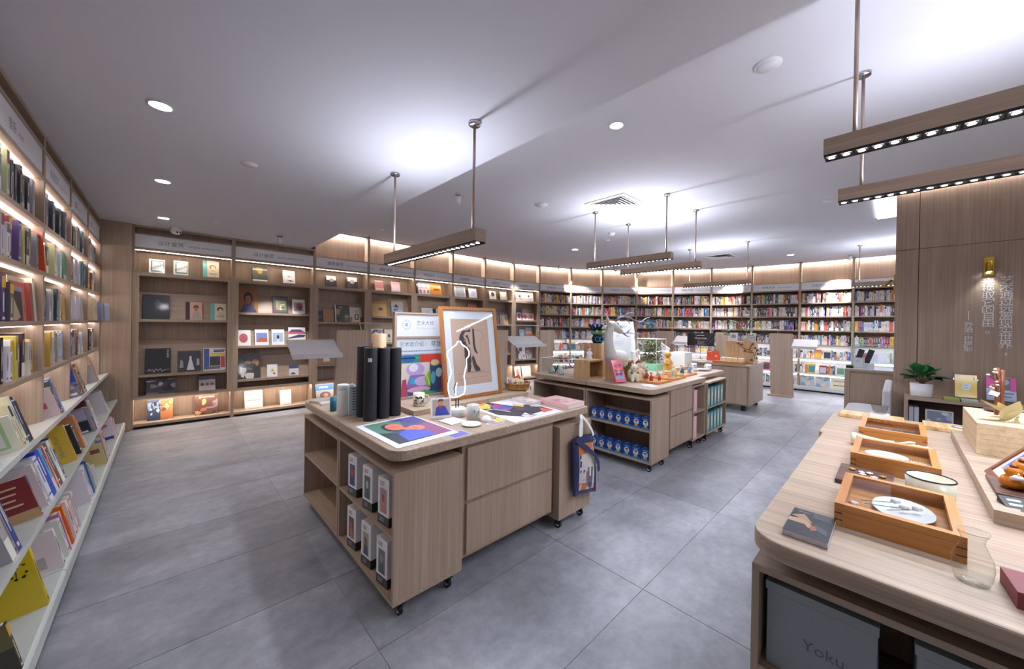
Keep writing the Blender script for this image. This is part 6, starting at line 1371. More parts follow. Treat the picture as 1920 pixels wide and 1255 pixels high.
def shadow_box(label, x0, y0, x1, y1, h):
    r = thing('display_box', label, 'box', (x0, y0, Z+.0005), group='glass-topped cherry boxes on the right table'); X, Y, e = x1-x0, y1-y0, .014
    part(r, 'base', 'cherry', (e, e, 0, X-e, Y-e, .028))
    for q in ((0, 0, X, e), (0, Y-e, X, Y)): part(r, 'wall', 'cherry_x', (q[0], q[1], 0, q[2], q[3], h-.022))
    for q in ((0, e, e, Y-e), (X-e, e, X, Y-e)): part(r, 'wall', 'cherry', (q[0], q[1], 0, q[2], q[3], h-.022))
    w_ = .024
    for q in ((0, 0, X, w_), (0, Y-w_, X, Y)): part(r, 'lid_frame', 'cherry_x', (q[0], q[1], h-.021, q[2], q[3], h))
    for q in ((0, w_, w_, Y-w_), (X-w_, w_, X, Y-w_)): part(r, 'lid_frame', 'cherry', (q[0], q[1], h-.021, q[2], q[3], h))
    MB('acrylic').poly([(w_, w_, h-.004), (X-w_, w_, h-.004), (X-w_, Y-w_, h-.004), (w_, Y-w_, h-.004)]).build('glass_lid', r)
    for z in (.018, .04):
        for yy in (Y-.02, .0): part(r, 'spline', 'walnut', (-.0006, yy, z, .004, yy+.02, z+.004))
    return r
B1 = shadow_box('nearest glass-topped cherry box with white oval plate and pale flowers', 1.60, -.14, 1.975, .135, .073)
B2 = shadow_box('middle glass-topped cherry box with white plate and comb', 2.315, -.132, 2.68, .143, .073)
B3 = shadow_box('farthest glass-topped cherry box with dark cards inside', 2.965, -.118, 3.34, .15, .073)
zi = Z+.0292
def oval(name, label, cx, cy, rx, ry, z, col='white', group=None):
    b = MB(col).lathe([(0, 0), (.8, 0), (1, .012), (.97, .013), (.8, .004), (0, .004)], 28); b.v = [Vector((v.x*rx, v.y*ry, v.z)) for v in b.v]
    return simple(name, b, label, 'plate', (cx, cy, z), group=group)
oval('oval_plate', 'white oval plate in the nearest glass-topped box', 1.80, -.02, .11, .075, zi)
for i, (x, y, a) in enumerate(((1.83, .0, .3), (1.79, -.02, .1), (1.81, -.05, .5), (1.70, .08, 1.2), (1.74, .10, .9))):
    b = MB('stem').tube([(0, 0, .004), (-.1*math.cos(a), -.09*math.sin(a), .003)], .0012, 5); b.ball((0, 0, .008), .011, .009, .008, 10, 6, 'white'); b.ball((.012, .004, .007), .007, .007, .006, 8, 5, 'white')
    simple('dried_bud', b, 'white dried bud on a thin stem in the nearest box, %s' % ('far side of the plate', 'middle of the plate', 'right of the plate', 'near the left wall', 'left back corner')[i], 'flower', (x, y, zi+(.0135 if i < 3 else .0008)), rz=-1.2, group='dried buds in the nearest box')
sheet('name_card', 'small white card in the nearest glass-topped box', 'card', [(1.68, .015), (1.70, .05), (1.74, .035), (1.72, .0)], [('l', .2, .6, .8, 2, '#888888', .3, .1)], lift=.029, th=.0006)
for i, (x, y) in enumerate(((1.655, -.01), (1.66, -.04), (1.675, -.055))):
    b = MB('white').ball((0, 0, .01), .012, .009, .01, 10, 6).ball((.012, -.012, .008), .008, .008, .008, 8, 5); simple('shell', b, 'small white shell by the front wall of the nearest box, %s' % ('left', 'middle', 'right')[i], 'shell', (x, y, zi), group='shells in the nearest box')
oval('oval_plate', 'white oval plate in the middle glass-topped box', 2.52, .03, .07, .075, zi)
b = MB('white')
b.tube([(0, -.07, .004), (0, .03, .004)], .006, 6)
for i in range(11): b.tube([(0, -.066+.009*i, .004), (.045, -.066+.009*i, .003)], [.003, .0012], 5)
simple('comb', b, 'white shell comb in the middle glass-topped box', 'comb', (2.49, -.04, zi+.001))
for i in range(3): simple('dark_card', MB('print').box(0, 0, 0, .16, .075, .006, 'print', ('#4c4a50', '#5c5a62', '#3c3a40')[i]), 'dark grey card in the farthest box, %s' % ('left', 'middle', 'right')[i], 'card', (3.09, .055-i*.08, zi), group='dark cards in the farthest box')
# CD case
cd = thing('cd_case', 'clear CD case with dark cover of two hands, table corner', 'case', (1.40, .13, Z+.0006), rz=.0)
MB('acrylic').box(0, 0, .0, .205, .11, .0005).build('back_tray', cd)
b = MB('gloss').box(0, .001, .001, .2, .108, .017, 'gloss', '#c9c4d4'); b.build('disc_stack', cd)
b = MB('gloss'); b.M = Matrix(((0, 0, 1, 0), (-1, 0, 0, 0), (0, -1, 0, 0), (0, 0, 0, 1))) @ Matrix.Translation((-.0545, -.0175, 0))
paint(b, [('r', 0, 0, 1, 1, '#33333a'), ('p', [(.0, .42), (.0, .56), (.34, .62), (.52, .5), (.6, .36), (.5, .32), (.4, .42)], '#d8a884'), ('p', [(.02, .66), (.3, .82), (.44, .66), (.56, .52), (.4, .56)], '#c89874'), ('p', [(.5, .4), (.66, .46), (.72, .32), (.58, .24)], '#b86c4c'), ('p', [(.6, .5), (.9, .4), (.94, .2), (.7, .3)], '#5c5c60'), ('l', .5, .92, .94, 4, '#a8a8ac', .05, .014), ('t', 'door', .28, .86, .08, '#c8c8cc')], .108, .2, 'gloss', y0=0); b.build('cover', cd)
b = MB('acrylic'); b.poly([(0, 0, .0195), (.205, 0, .0195), (.205, .11, .0195), (0, .11, .0195)]); b.build('clear_lid', cd)
for y in (.02, .055, .09): MB('grey_metal').box(-.001, y-.006, .004, .0, y+.006, .009).build('catch', cd)
wb = simple('walnut_board', MB('walnut').box(0, 0, 0, .26, .17, .018), 'walnut board with little white jewellery between two boxes', 'board', (2.04, .003, Z+.0005), bevel=.002)
for i, (x, y, c) in enumerate(((2.22, .13, 'gold_paint'), (2.20, .10, 'white'), (2.17, .095, 'white'), (2.21, .075, 'white'), (2.16, .06, 'white'), (2.20, .035, 'gold_paint'))):
    b = MB(c); 
    for k in range(4): a = k*1.57; b.ball((.007*math.cos(a), .007*math.sin(a), .004), .0065, .005, .004, 8, 5)
    simple('earring', b, 'small %s flower earring on the walnut board, %s' % ('gold' if c[0] == 'g' else 'white', ('left end', 'second from left', 'nearest', 'middle', 'front right', 'right end')[i]), 'earring', (x, y, Z+.0188), group='flower earrings on the walnut board')
b = MB('ceramic_cream').lathe([(0, 0), (.058, 0), (.062, .006), (.066, .088), (.062, .088), (.058, .01), (0, .01)], 32); bw = simple('enamel_bowl', b, 'cream enamel bowl with dark rim behind the nearest box', 'bowl', (2.095, -.092, Z+.0005))
MB('black_gloss').tube([(.0645*math.cos(k*PI/16), .0645*math.sin(k*PI/16), .089) for k in range(33)], .0026, 6, caps=False).build('dark_rim', bw)
b = MB('vase_glass').lathe([(.0, .004), (.028, .003), (.033, .016), (.0365, .045), (.035, .066), (.027, .086), (.0205, .104), (.021, .115), (.026, .127), (.0285, .132)], 36, caps=False)
vz = simple('glass_carafe', b, 'clear curvy glass carafe in the right foreground', 'vase', (1.495, -.139, Z+.0005))
MB('grey_metal').tube([(.0285*math.cos(k*PI/18), .0285*math.sin(k*PI/18), .132) for k in range(37)], .0007, 5, caps=False).build('rim', vz)
MB('vase_glass').lathe([(0, .002), (.028, .002), (.03, .005)], 30, caps=False).build('foot', vz)
# riser slab and what stands on it
simple('riser', MB('top_wood').box(0, 0, 0, 1.45, .95, .045), 'pale timber riser slab at the right edge of the foreground table', 'riser', (2.02, -1.18, Z+.0005))
ZR = Z+.0462
wc = thing('wood_chest', 'pale striped wood chest with walnut discs on top, right', 'chest', (2.88, -.80, ZR-.0))
CH = at(1828, 789, 'y', -.272).z-ZR
for i in range(6): part(wc, 'board', 'paulownia', (0, 0, CH*i/6+.0006, .56, .528, CH*(i+1)/6))
for i, (px, py, r_) in enumerate(((1868, 764, .05), (1872, 772, .055))):
    p = at(px, py, 'z', ZR+CH); simple('walnut_disc', MB('walnut').lathe([(0, 0), (r_, 0), (r_, .006), (0, .006)], 24), ('walnut disc at the back of the wood chest', 'walnut disc at the front of the wood chest')[i], 'disc', (min(max(p.x, 2.95), 3.38), min(max(p.y, -.7), -.34), ZR+CH+.0006+.0065*i), group='walnut discs on the wood chest')
js = thing('jewellery_stand', 'dark wood post stand hung with branch jewellery and white tag', 'stand', (3.15, -.45, ZR+CH+.013))
q1_, q2_ = at(1870, 690, 'x', 3.15), at(1880, 694, 'x', 3.15)
for q in (q1_, q2_): MB('red_brown').tube([(0, q.y+.45, 0), (0, q.y+.45, q.z-ZR-CH-.013)], .0075, 10).build('post', js)
def jp(px, py): p = at(px, py, 'x', 3.13); return (-.02, p.y+.45, p.z-ZR-CH-.013)
b = MB('walnut')
for s_ in ([(1853, 703), (1862, 710), (1868, 716)], [(1859, 723), (1868, 730), (1876, 736)], [(1866, 695), (1869, 706), (1870, 720)], [(1868, 706), (1873, 710)]): b.tube([jp(*q) for q in s_], .003, 5)
b.build('branches', js)['kind'] = 'stuff'
b = MB('bone')
for q in ((1866, 693), (1864, 698), (1868, 699), (1853, 703), (1869, 716), (1858, 726), (1862, 728), (1870, 722)): b.ball(jp(*q), .007, .007, .006, 8, 5)
b.build('buds', js)['kind'] = 'stuff'
p = jp(1864, 738); b = MB('white'); b.box(-.003, -.016, -.012, 0, .016, .012); b.build('tag', js, p, rot=(.35, 0, 0))
vb = at(1876, 846, 'z', ZR)
dv = thing('dried_flower_vase', 'glass vase of cream dried lily leaves beside the wood chest', 'vase', (vb.x, vb.y, ZR))
MB('case_glass').lathe([(.0, .003), (.045, .003), (.05, .01), (.046, .04), (.032, .07), (.02, .1), (.019, .125)], 28, caps=False).build('glass_vase', dv)
def vp_(px, py, dx=0): p = at(px, py, 'x', vb.x+dx); return (dx, p.y-vb.y, p.z-ZR)
b = MB('stem')
for q in ((1886, 785), (1890, 790), (1897, 795), (1882, 790)): b.tube([(.0, -.004, .02), (.004, .0, .1), vp_(*q)], .0028, 6)
b.build('stems', dv)['kind'] = 'stuff'
for (a, b_, wv) in (((1885, 777), (1838, 747), .022), ((1884, 783), (1832, 782), .018), ((1888, 790), (1912, 750), .03), ((1890, 785), (1930, 765), .026), ((1895, 805), (1932, 796), .018), ((1884, 818), (1914, 828), .018), ((1888, 776), (1872, 752), .014), ((1892, 800), (1935, 812), .018), ((1886, 786), (1868, 800), .014)):
    lf('dried_leaf', dv, vp_(*a, .01), vp_(*b_, -.03), wv*1.5, 'dry_leaf', .06, 7)
b = MB('print'); R6 = random.Random(2)
for i in range(40):
    q = vp_(R6.choice([1880, 1884, 1903, 1906])+R6.uniform(-6, 6), R6.choice([790, 795, 782])+R6.uniform(-7, 7)); b.ball(q, .004, .004, .004, 6, 4, 'print', '#d8d8a0')
b.build('small_blossoms', dv)['kind'] = 'stuff'
# leaning brown picture frame, gourds, walnut tray, cards
pf = thing('picture_frame', 'small red-brown frame with blue picture leaning at the right edge', 'picture')
pf.matrix_world = Matrix.Translation((2.545, -.262, ZR+.0008)) @ Matrix.Rotation(math.radians(183), 4, 'Z') @ Matrix.Rotation(-math.radians(38), 4, 'X')
fw, fh = .26, .24
for x_ in (0, fw-.022): part(pf, 'frame', 'red_brown', (x_, 0, 0, x_+.022, .018, fh))
for z_ in (0, fh-.022): part(pf, 'frame_rail', 'red_brown', (.022, 0, z_, fw-.022, .018, z_+.022))
b = MB('print').box(.022, .006, .022, fw-.022, .012, fh-.022, 'print', '#e8dccb'); t = b.build('picture_mount', pf)
q = MB('print'); q.M = Matrix.Translation((fw/2, .0055, .05)); paint(q, [('ph', 0, 0, 1, 1, ['#5468a8', '#2c3c78', '#8c9cd0', '#c8a888', '#3c4c94', '#a85c4c'], 81)], fw-.1, fh-.1, 'print', y0=0); q.build('picture_print', t)
def gourd(label, loc, s, m, rz=0):
    r = thing('gourd_ornament', label, 'ornament', loc, rz, group='gourd ornaments with white mice')
    MB(m).lathe([(0, 0), (.02*s, 0), (.034*s, .012*s), (.037*s, .026*s), (.03*s, .042*s), (.019*s, .051*s), (.024*s, .062*s), (.021*s, .076*s), (.01*s, .083*s), (0, .084*s)], 22).build('gourd', r)
    MB('red_brown').lathe([(0, .083*s), (.012*s, .085*s), (.009*s, .092*s), (0, .093*s)], 12).build('cap', r)
    b = MB('white'); b.tube([(-.036*s, .012*s, .045*s), (-.04*s, 0, .052*s), (-.036*s, -.014*s, .05*s), (-.034*s, -.026*s, .044*s)], [.006*s, .011*s, .009*s, .003*s], 8); b.ball((-.039*s, -.006*s, .064*s), .006*s, .003*s, .006*s, 8, 5); b.build('mouse', r)
    return r
p = at(1899, 880, 'z', ZR+.03); gourd('amber gourd ornament with white mouse, back one', (2.36, -.335, ZR), 1.25, 'orange_glaze')
gourd('dark olive gourd ornament with white mouse', (2.24, -.365, ZR), 1.0, 'olive_glaze')
gourd('amber gourd ornament with white mouse, left one', (2.30, -.305, ZR+.0125), .95, 'orange_glaze')
simple('walnut_board', MB('walnut').box(0, 0, 0, .25, .22, .012), 'walnut board with a small brass loop on the riser', 'board', (2.195, -.475, ZR-.0), bevel=.002)
b = MB('brass').tube([(0, 0, .002), (.015, .01, .003), (.02, -.004, .003), (.004, -.012, .003), (-.008, -.004, .003), (.01, .004, .004)], .0018, 5); simple('brass_loop', b, 'small brass loop earring on the riser walnut board', 'earring', (2.28, -.285, ZR+.0125))
for i, (x, y, a) in enumerate(((2.115, -.285, .25), (2.08, -.325, -.3))):
    b = MB('black').add([(-.026, -.03, 0), (-.026, .03, 0), (.026, .03, .022), (.026, -.03, .022), (.03, .03, 0), (.03, -.03, 0)], [(0, 3, 2, 1), (3, 5, 4, 2), (0, 1, 4, 5), (1, 2, 4), (0, 5, 3)], 'black')
    b.add([(-.016, .018, .0048), (-.016, -.018, .0048), (-.006, -.018, .009), (-.006, .018, .009)], [(0, 1, 2, 3)], 'print', '#c8d8dc'); b.add([(.004, .016, .0133), (.004, -.016, .0133), (.014, -.016, .0175), (.014, .016, .0175)], [(0, 1, 2, 3)], 'print', '#a8b4b8')
    simple('name_tent', b, ('black folded name card with white type on the riser edge', 'black folded name card half hidden at the frame edge')[i], 'card', (x, y, ZR), rz=a, group='black name cards on the riser')
m0, m1 = at(1875, 1062, 'z', .9), at(1908, 1110, 'z', .9); e_ = m1-m0; nn = Vector((e_.y, -e_.x, 0)); nn = nn if nn.y < 0 else -nn; nn = nn.normalized()*.13
simple('maroon_box', MB('maroon').prism([(m0.x, m0.y), (m0.x+nn.x, m0.y+nn.y), (m1.x+nn.x, m1.y+nn.y), (m1.x, m1.y)], 0, .0395), 'flat maroon box at the right edge of the foreground table', 'box', (0, 0, Z+.0005))
# far end of this table
for i, (x0, y0, x1, y1) in enumerate(((3.62, -.04, 3.80, .29), (3.60, -.52, 3.80, -.125))):
    b = MB('zebra').box(x0, y0, 0, x1, y1, .026); simple('zebra_board', b, ('striped zebra-wood board under the white block at the table end', 'striped zebra-wood board with dark knot at the table end')[i], 'board', (0, 0, Z+.0005), group='zebra-wood boards', bevel=.004)
simple('dark_dish', MB('grey_metal').lathe([(0, 0), (.05, 0), (.055, .006), (.0, .006)], 24), 'flat steel dish on the right zebra-wood board', 'dish', (3.69, -.30, Z+.027))
simple('white_block', MB('white_gloss').box(0, 0, 0, .09, .1, .022), 'white block under the glass bowl at the table end', 'block', (3.64, .03, Z+.027))
b = MB('case_glass').lathe([(0, .002), (.032, .002), (.034, .01), (.046, .062), (.043, .062), (.032, .012), (0, .01)], 26); simple('glass_bowl', b, 'small thick glass bowl on the white block', 'bowl', (3.685, .08, Z+.0496))
# wooden hand lying between the boxes
hd = thing('wooden_hand', 'pale jointed wooden hand lying between two cherry boxes', 'hand', (2.80, .15, Z+.0005))
b = MB('bone')
pts = [(0, 0, .034), (.005, -.04, .034), (.01, -.10, .032), (.013, -.145, .032)]
b.tube(pts, [.032, .024, .018, .021], 14)
b.tube([(.0, .02, .034), (0, 0, .034)], [.034, .034], 16)
b.ball((.014, -.165, .034), .022, .034, .014, 14, 8)
b.build('arm_and_palm', hd)
for (k, y0, x0, L_, bend) in (('f', -.19, -.006, .085, .5), ('f', -.196, .006, .092, .35), ('f', -.196, .018, .088, .25), ('f', -.188, .03, .07, .45)):
    b = MB('bone'); p = Vector((x0, y0, .036)); a = .25; r_ = .0062; q = [tuple(p)]; rr = [r_]
    for s_ in (.42, .32, .26):
        p = p+Vector((.002, -math.cos(a)*L_*s_, math.sin(a)*L_*s_)); a -= bend; q.append(tuple(p)); rr.append(r_*(1-.1*len(q)))
    b.tube(q, rr, 9); 
    for c_ in q[1:-1]: b.ball(c_, .0066, .0066, .0066, 8, 6)
    b.ball(q[-1], rr[-1], rr[-1], rr[-1], 8, 6); b.build('finger', hd)
b = MB('bone'); b.tube([(-.006, -.15, .036), (-.016, -.175, .052), (-.016, -.2, .064), (-.012, -.22, .066)], [.010, .0085, .0072, .005], 9); b.ball((-.016, -.2, .064), .0075, .0075, .0075, 8, 6); b.build('thumb', hd)

# ------------------------------------------------------------------ along the timber wall
ls = thing('low_shelf', 'low open timber shelf along the right timber wall', 'shelf', (6.0, -2.3, 0))
part(ls, 'top_panel', 'wood_y', (0, 0, .738, .34, 2.24, .768)); part(ls, 'bottom_panel', 'wood_y', (0, 0, .06, .34, 2.24, .09)); part(ls, 'middle_shelf', 'wood_y', (.002, .03, .42, .33, 2.21, .445))
for y in (0, 1.1, 2.21): part(ls, 'side_panel', 'wood_v', (0, y, .09, .34, y+.03, .738))
part(ls, 'back_panel', 'walnut', (.328, .03, .09, .34, 2.21, .738)); part(ls, 'plinth', 'dark_gap', (.03, .02, 0, .34, 2.22, .06))
ZS = .7685
pl = thing('potted_plant', 'dark green broad-leaved plant in an oval white pot on the low shelf', 'plant', (6.15, -.19, ZS))
b = MB('white').lathe([(0, 0), (.075, 0), (.084, .01), (.09, .15), (.084, .15), (.08, .14), (0, .14)], 28); b.v = [Vector((v.x*.85, v.y, v.z)) for v in b.v]; b.build('pot', pl)
MB('soil').lathe([(0, .141), (.07, .141)], 20).build('soil', pl)
LV = [((1727, 716), (1694, 708), .05, 'leaf_dark'), ((1727, 716), (1712, 690), .05, 'leaf_dark'), ((1727, 716), (1732, 692), .05, 'leaf_mid'), ((1727, 716), (1760, 706), .05, 'leaf_dark'), ((1727, 716), (1686, 700), .05, 'leaf_dark'), ((1725, 712), (1700, 680), .055, 'leaf_dark'), ((1728, 710), (1716, 676), .055, 'leaf_mid'), ((1730, 710), (1745, 677), .05, 'leaf_mid'), ((1732, 706), (1788, 708), .055, 'leaf_teal'), ((1732, 704), (1768, 688), .05, 'leaf_teal'), ((1728, 708), (1738, 682), .06, 'leaf_dark'),
      ((1726, 716), (1704, 705), .045, 'leaf_dark'), ((1730, 718), (1770, 712), .05, 'leaf_dark'), ((1728, 718), (1718, 702), .05, 'leaf_dark'), ((1729, 716), (1756, 698), .055, 'leaf_dark'), ((1726, 714), (1690, 688), .045, 'leaf_mid'), ((1729, 716), (1745, 712), .04, 'leaf_dark')]
for i, (a, b_, wv, m_) in enumerate(LV):
    dx = (-.07, .03, -.02, .05, -.08, .0)[i % 6]
    a = (1727+(a[0]-1727)*.5, 717); A_ = at(*a, 'x', 6.15); B_ = at(*b_, 'x', 6.15+dx)
    A_ = Vector((A_.x-6.15, A_.y+.19, .14)); B_ = Vector((B_.x-6.15, B_.y+.19, B_.z-ZS)); mid = A_.lerp(B_, .35)+Vector((0, 0, .03))
    MB('stem').tube([tuple(A_), tuple(mid)], .003, 5).build('stem', pl)
    lf('leaf', pl, mid, B_, wv*1.5, m_, .16, 7, .3)
def leaflet_stand(label, y0, y1, art, base, back='#ffffff'):
    r = thing('leaflet_stand', label, 'stand', (6.20, (y0+y1)/2, ZS+.0005), rz=-PI/2, group='clear leaflet stands on the low shelf'); wv = abs(y1-y0)
    MB('acrylic').poly([(-wv/2-.01, .02, .03), (wv/2+.01, .02, .03), (wv/2+.01, .085, .28), (-wv/2-.01, .085, .28)]).build('clear_back', r)
    MB('acrylic').box(-wv/2-.01, -.08, 0, wv/2+.01, .03, .004).box(-wv/2-.01, -.08, .004, wv/2+.01, -.076, .06).build('clear_foot', r)
    b = MB('gloss').box(-wv/2, 0, 0, wv/2, .006, .245, 'gloss', base); paint(b, art, wv, .245); b.build('leaflet', r, (0, .005, .03), rot=(-.25, 0, 0))
    return r
leaflet_stand('clear stand with a yellow card and tilted white label', -.435, -.585, [('p', [(.28, .38), (.4, .66), (.76, .58), (.64, .28)], '#dfe6ea'), ('l', .42, .52, .62, 2, '#8c9cb8', .1, .03), ('l', .08, .9, .26, 1, '#c8a828', .1, .06), ('r', .84, .78, .9, .92, '#8c7c3c')], '#e6c02e')
leaflet_stand('clear stand with pink and grey magazine, right of the yellow card', -.645, -.83, [('r', 0, .5, .5, 1, '#d8389c'), ('r', .5, .45, .82, .98, '#5c5a64'), ('r', .82, .4, 1, 1, '#d8389c'), ('r', 0, 0, 1, .42, '#a8b4d0'), ('e', .66, .8, .12, .12, '#a8a4ac'), ('r', .4, .82, .6, .96, '#f0f0f0'), ('l', .1, .3, .9, 2, '#3c4464', .14, .04), ('t', '艺术', .3, .55, .14, '#f4e8f0')], '#c8ccdc')
for i, (y, c) in enumerate(((-.40, '#8c9c54'), (-.52, '#a8b4a8'))):
    simple('brochure', MB('print').box(-.08, -.055, 0, .08, .055, .025, 'print', c), ('green-topped brochure stack on the low shelf beside the pot', 'grey-green brochure stack in front of the yellow card')[i], 'brochure', (6.09, y, ZS+.0005), group='brochures on the low shelf')
for i in range(2):
    simple('binder', MB('print').box(0, 0, 0, .22, .034, .21, 'print', '#b9bac6'), ('pale binder at the left end inside the low shelf', 'pale binder second from left inside the low shelf')[i], 'binder', (6.03, -.132-i*.04, .4455), group='binders in the low shelf')
b = MB('gloss').box(-.1, 0, 0, .1, .01, .2, 'gloss', '#c4c8cc'); paint(b, [('ph', .07, .07, .93, .93, ['#7c8498', '#a8b0c0', '#5c6478', '#ccd0d8', '#e0e2e8'], 91)], .2, .2)
simple('framed_print', b, 'grey-blue cloudy print in a pale frame inside the low shelf', 'picture', (6.06, -.32, .4455), rot=(-.12, 0, -PI/2))
# brass wall lamps
wl = thing('wall_lamp', 'brass wall spotlight above the white lettering', 'lamp', (6.343, -.655, 2.20))
MB('brass').box(-.012, -.034, -.105, .0, .034, .10).build('back_plate', wl)
MB('brass').lathe([(.018, 0), (.02, .002), (.02, .1), (.014, .108), (0, .108)], 16, cx=-.05).build('lamp_head', wl, (0, 0, -.06)); MB('brass').tube([(-.012, 0, -.085), (-.05, 0, -.085)], .006, 8).build('knob', wl)
MB('down_lens').lathe([(0, -.0001), (.015, -.0001)], 16, cx=-.05).build('lens', wl, (0, 0, -.061))
lamp_spot('wall_lamp_light', (6.293, -.655, 2.13), (6.33, -.655, 1.4), 5, 1.4, .6, (.95, 1, .95), .02)
w2 = thing('wall_lamp', 'brass spotlight on the end of the timber wall', 'lamp', (6.41, .031, 2.06))
MB('brass').box(-.03, 0, -.11, .03, .012, .11).build('back_plate', w2); MB('brass').tube([(0, .03, .06), (0, .10, -.02)], .017, 12).build('lamp_head', w2); MB('brass').tube([(0, .01, .04), (0, .04, .045)], .006, 8).build('arm', w2)
# upholstered bench and counter
bn = thing('bench', 'light grey upholstered bench with backrest beyond the foreground table', 'bench', (6.10, .04, 0))
b = MB('grey_fabric').prism(rrect(0, .0, 1.4, .46, (.03, .03, .14, .14)), .30, .42); b.build('seat', bn, bevel=.03)
b = MB('grey_fabric').prism(rrect(0, .0, 1.4, .075, (.02,)*4), .42, .80); b.build('backrest', bn, bevel=.02)
MB('wood_x').box(.1, .06, .0, 1.3, .4, .30).build('base', bn)
MB('chrome').ball((.8, .085, .56), .012, .012, .012, 10, 6).build('button', bn)
ct = thing('counter', 'timber counter cabinet with glowing white top beside the timber wall', 'counter', (7.74, -1.0, 0))
part(ct, 'cabinet', 'wood_v', (.012, 0, .05, .6, 1.56, .86)); part(ct, 'plinth', 'dark_gap', (.04, .02, 0, .58, 1.54, .05))
for y0, y1 in ((.0, .50), (.505, 1.005), (1.01, 1.50)): part(ct, 'door', 'wood_v', (0, y0, .07, .012, y1, .835))
part(ct, 'frame', 'wood_v', (-.004, 1.505, 0, .012, 1.565, .86)); part(ct, 'top_rail', 'wood_y', (-.004, 0, .86, .6, 1.565, .895)); part(ct, 'top_panel', 'sign_white', (0, 0, .895, .6, 1.56, .905))
acrylic_case('acrylic_case', 'long clear acrylic case on the white counter top', 7.78, -.9, 8.25, .50, .9055, 1.27)
b = MB('white').box(-.075, 0, 0, .075, .012, .17); paint(b, [('r', .08, .06, .92, .94, '#c8ccd8'), ('r', .12, .1, .88, .9, '#f0f0f2'), ('l', .34, .68, .66, 2, '#9ca0ac', .08, .03)], .15, .17, 'print')
simple('counter_card', b, 'white bordered card on the counter', 'card', (7.80, .42, .906), rot=(-.1, 0, -PI/2))
b = MB('black_gloss').box(-.035, 0, 0, .035, .012, .2); 
for i in range(2): simple('slate_bar', MB('tube_black').box(-.035, 0, 0, .035, .012, .22), ('left dark bar leaning above the counter card', 'right dark bar leaning above the counter card')[i], 'bar', (7.90, .44-i*.11, .99), rot=(-.2, .28, -PI/2), group='dark bars in the acrylic case')
simple('display_block', MB('white').box(0, 0, 0, .1, .25, .0835), 'white block inside the acrylic case', 'block', (7.86, .24, .906))
simple('black_cube', MB('black').box(0, 0, 0, .06, .08, .04), 'small black block on the counter edge', 'block', (7.76, .47, .9055))
# ------------------------------------------------------------------ ceiling fittings and light
def disc_light(label, x, y, z, r=.05, power=None):
    t = thing('downlight', label, 'downlight', (x, y, z-.006), group='recessed downlights')
    MB('white').lathe([(r, .0058), (r*1.22, .0058), (r*1.22, .001), (r*1.05, 0), (r, .002)], 28, caps=False).build('trim_ring', t)
    MB('down_lens').lathe([(0, .003), (r, .003)], 28).build('lens', t)
    lamp_spot('downlight_lamp', (x, y, z-.02), (x, y, 0), power or POW_CAN*9, 2.0, .8, (.95, .98, 1), .05)
for y, s in ((3.03, 'nearest'), (4.66, 'middle'), (6.34, 'farthest')): disc_light('%s downlight in the row beside the left bookcases' % s, -.036, y, LZ, .05)
disc_light('downlight in the upper ceiling between the hanging lamps', 2.70, 1.63, UZ, .05)
disc_light('small downlight far left of the second vent', 6.48, 4.88, UZ, .06)
disc_light('small downlight at the far right of the ceiling', 10.17, 1.68, UZ, .06)
def puck(name, label, x, y, z, r, m='grey_metal', h=.012, cat='speaker'):
    t = thing(name, label, cat, (x, y, z-h)); MB('white').lathe([(r*.86, 0), (r, .003), (r, h-.0004)], 26).build('ring', t); MB('sign_white').lathe([(0, -.001), (r*.84, -.001), (r*.84, 0)], 26).build('grille', t)
puck('ceiling_speaker', 'round ceiling speaker on the lower ceiling', .48, 3.63, LZ, .055)
puck('ceiling_speaker', 'round ceiling speaker near the top right of the picture', 2.747, .588, UZ, .075)
puck('ceiling_speaker', 'round ceiling speaker left of the square vent', 3.757, 3.418, UZ, .085)
puck('detector_base', 'small grey disc on the lower ceiling above the display bookcases', .448, 6.14, LZ, .05, cat='detector')
puck('detector_base', 'small grey disc beside the smoke detector', 6.207, 3.912, UZ, .06, cat='detector')
puck('detector_base', 'small disc on the ceiling near the light box', 6.215, .649, UZ, .05, cat='detector')
puck('detector_base', 'small disc on the upper ceiling above the third bookcase', 2.787, 6.398, UZ, .05, cat='detector')
sd = thing('smoke_detector', 'white domed smoke detector on the upper ceiling', 'detector', (5.77, 3.54, UZ-.05)); MB('white').lathe([(0, 0), (.03, .002), (.05, .02), (.06, .035), (.06, .0496)], 22).build('dome', sd)
dc = thing('security_camera', 'white dome security camera at the top of the first display bookcase', 'camera', (.085, 6.85, LZ-.09))
b = MB('white'); b.lathe([(0, -.012), (.035, -.006), (.058, .02), (.062, .05), (.056, .0896)], 24); b.build('dome', dc)
b = MB('black_gloss'); b.ball((.012, -.052, .018), .014, .01, .013, 10, 6).ball((.042, -.038, .02), .011, .01, .011, 10, 6); b.build('lenses', dc)
def vent(label, cx, cy, s):
    t = thing('air_vent', label, 'vent', (cx, cy, UZ-.012))
    b = MB('white'); o_ = s/2+.06; i_ = s/2
    for q in ((-o_, -o_, o_, -i_), (-o_, i_, o_, o_), (-o_, -i_, -i_, i_), (i_, -i_, o_, i_)): MB('white').box(q[0], q[1], .004, q[2], q[3], .0115).build('frame', t)
    MB('dark_gap').box(-i_, -i_, .009, i_, i_, .0115).build('backing', t)
    for k in range(5):
        r0 = i_*(1-.19*k)-.004; r1 = r0-.035
        b = MB('white'); v = [(-r0, -r0, -.002), (r0, -r0, -.002), (r0, r0, -.002), (-r0, r0, -.002), (-r1, -r1, .009), (r1, -r1, .009), (r1, r1, .009), (-r1, r1, .009)]
        b.add(v, [(0, 1, 5, 4), (1, 2, 6, 5), (2, 3, 7, 6), (3, 0, 4, 7)]); b.build('louvre', t)
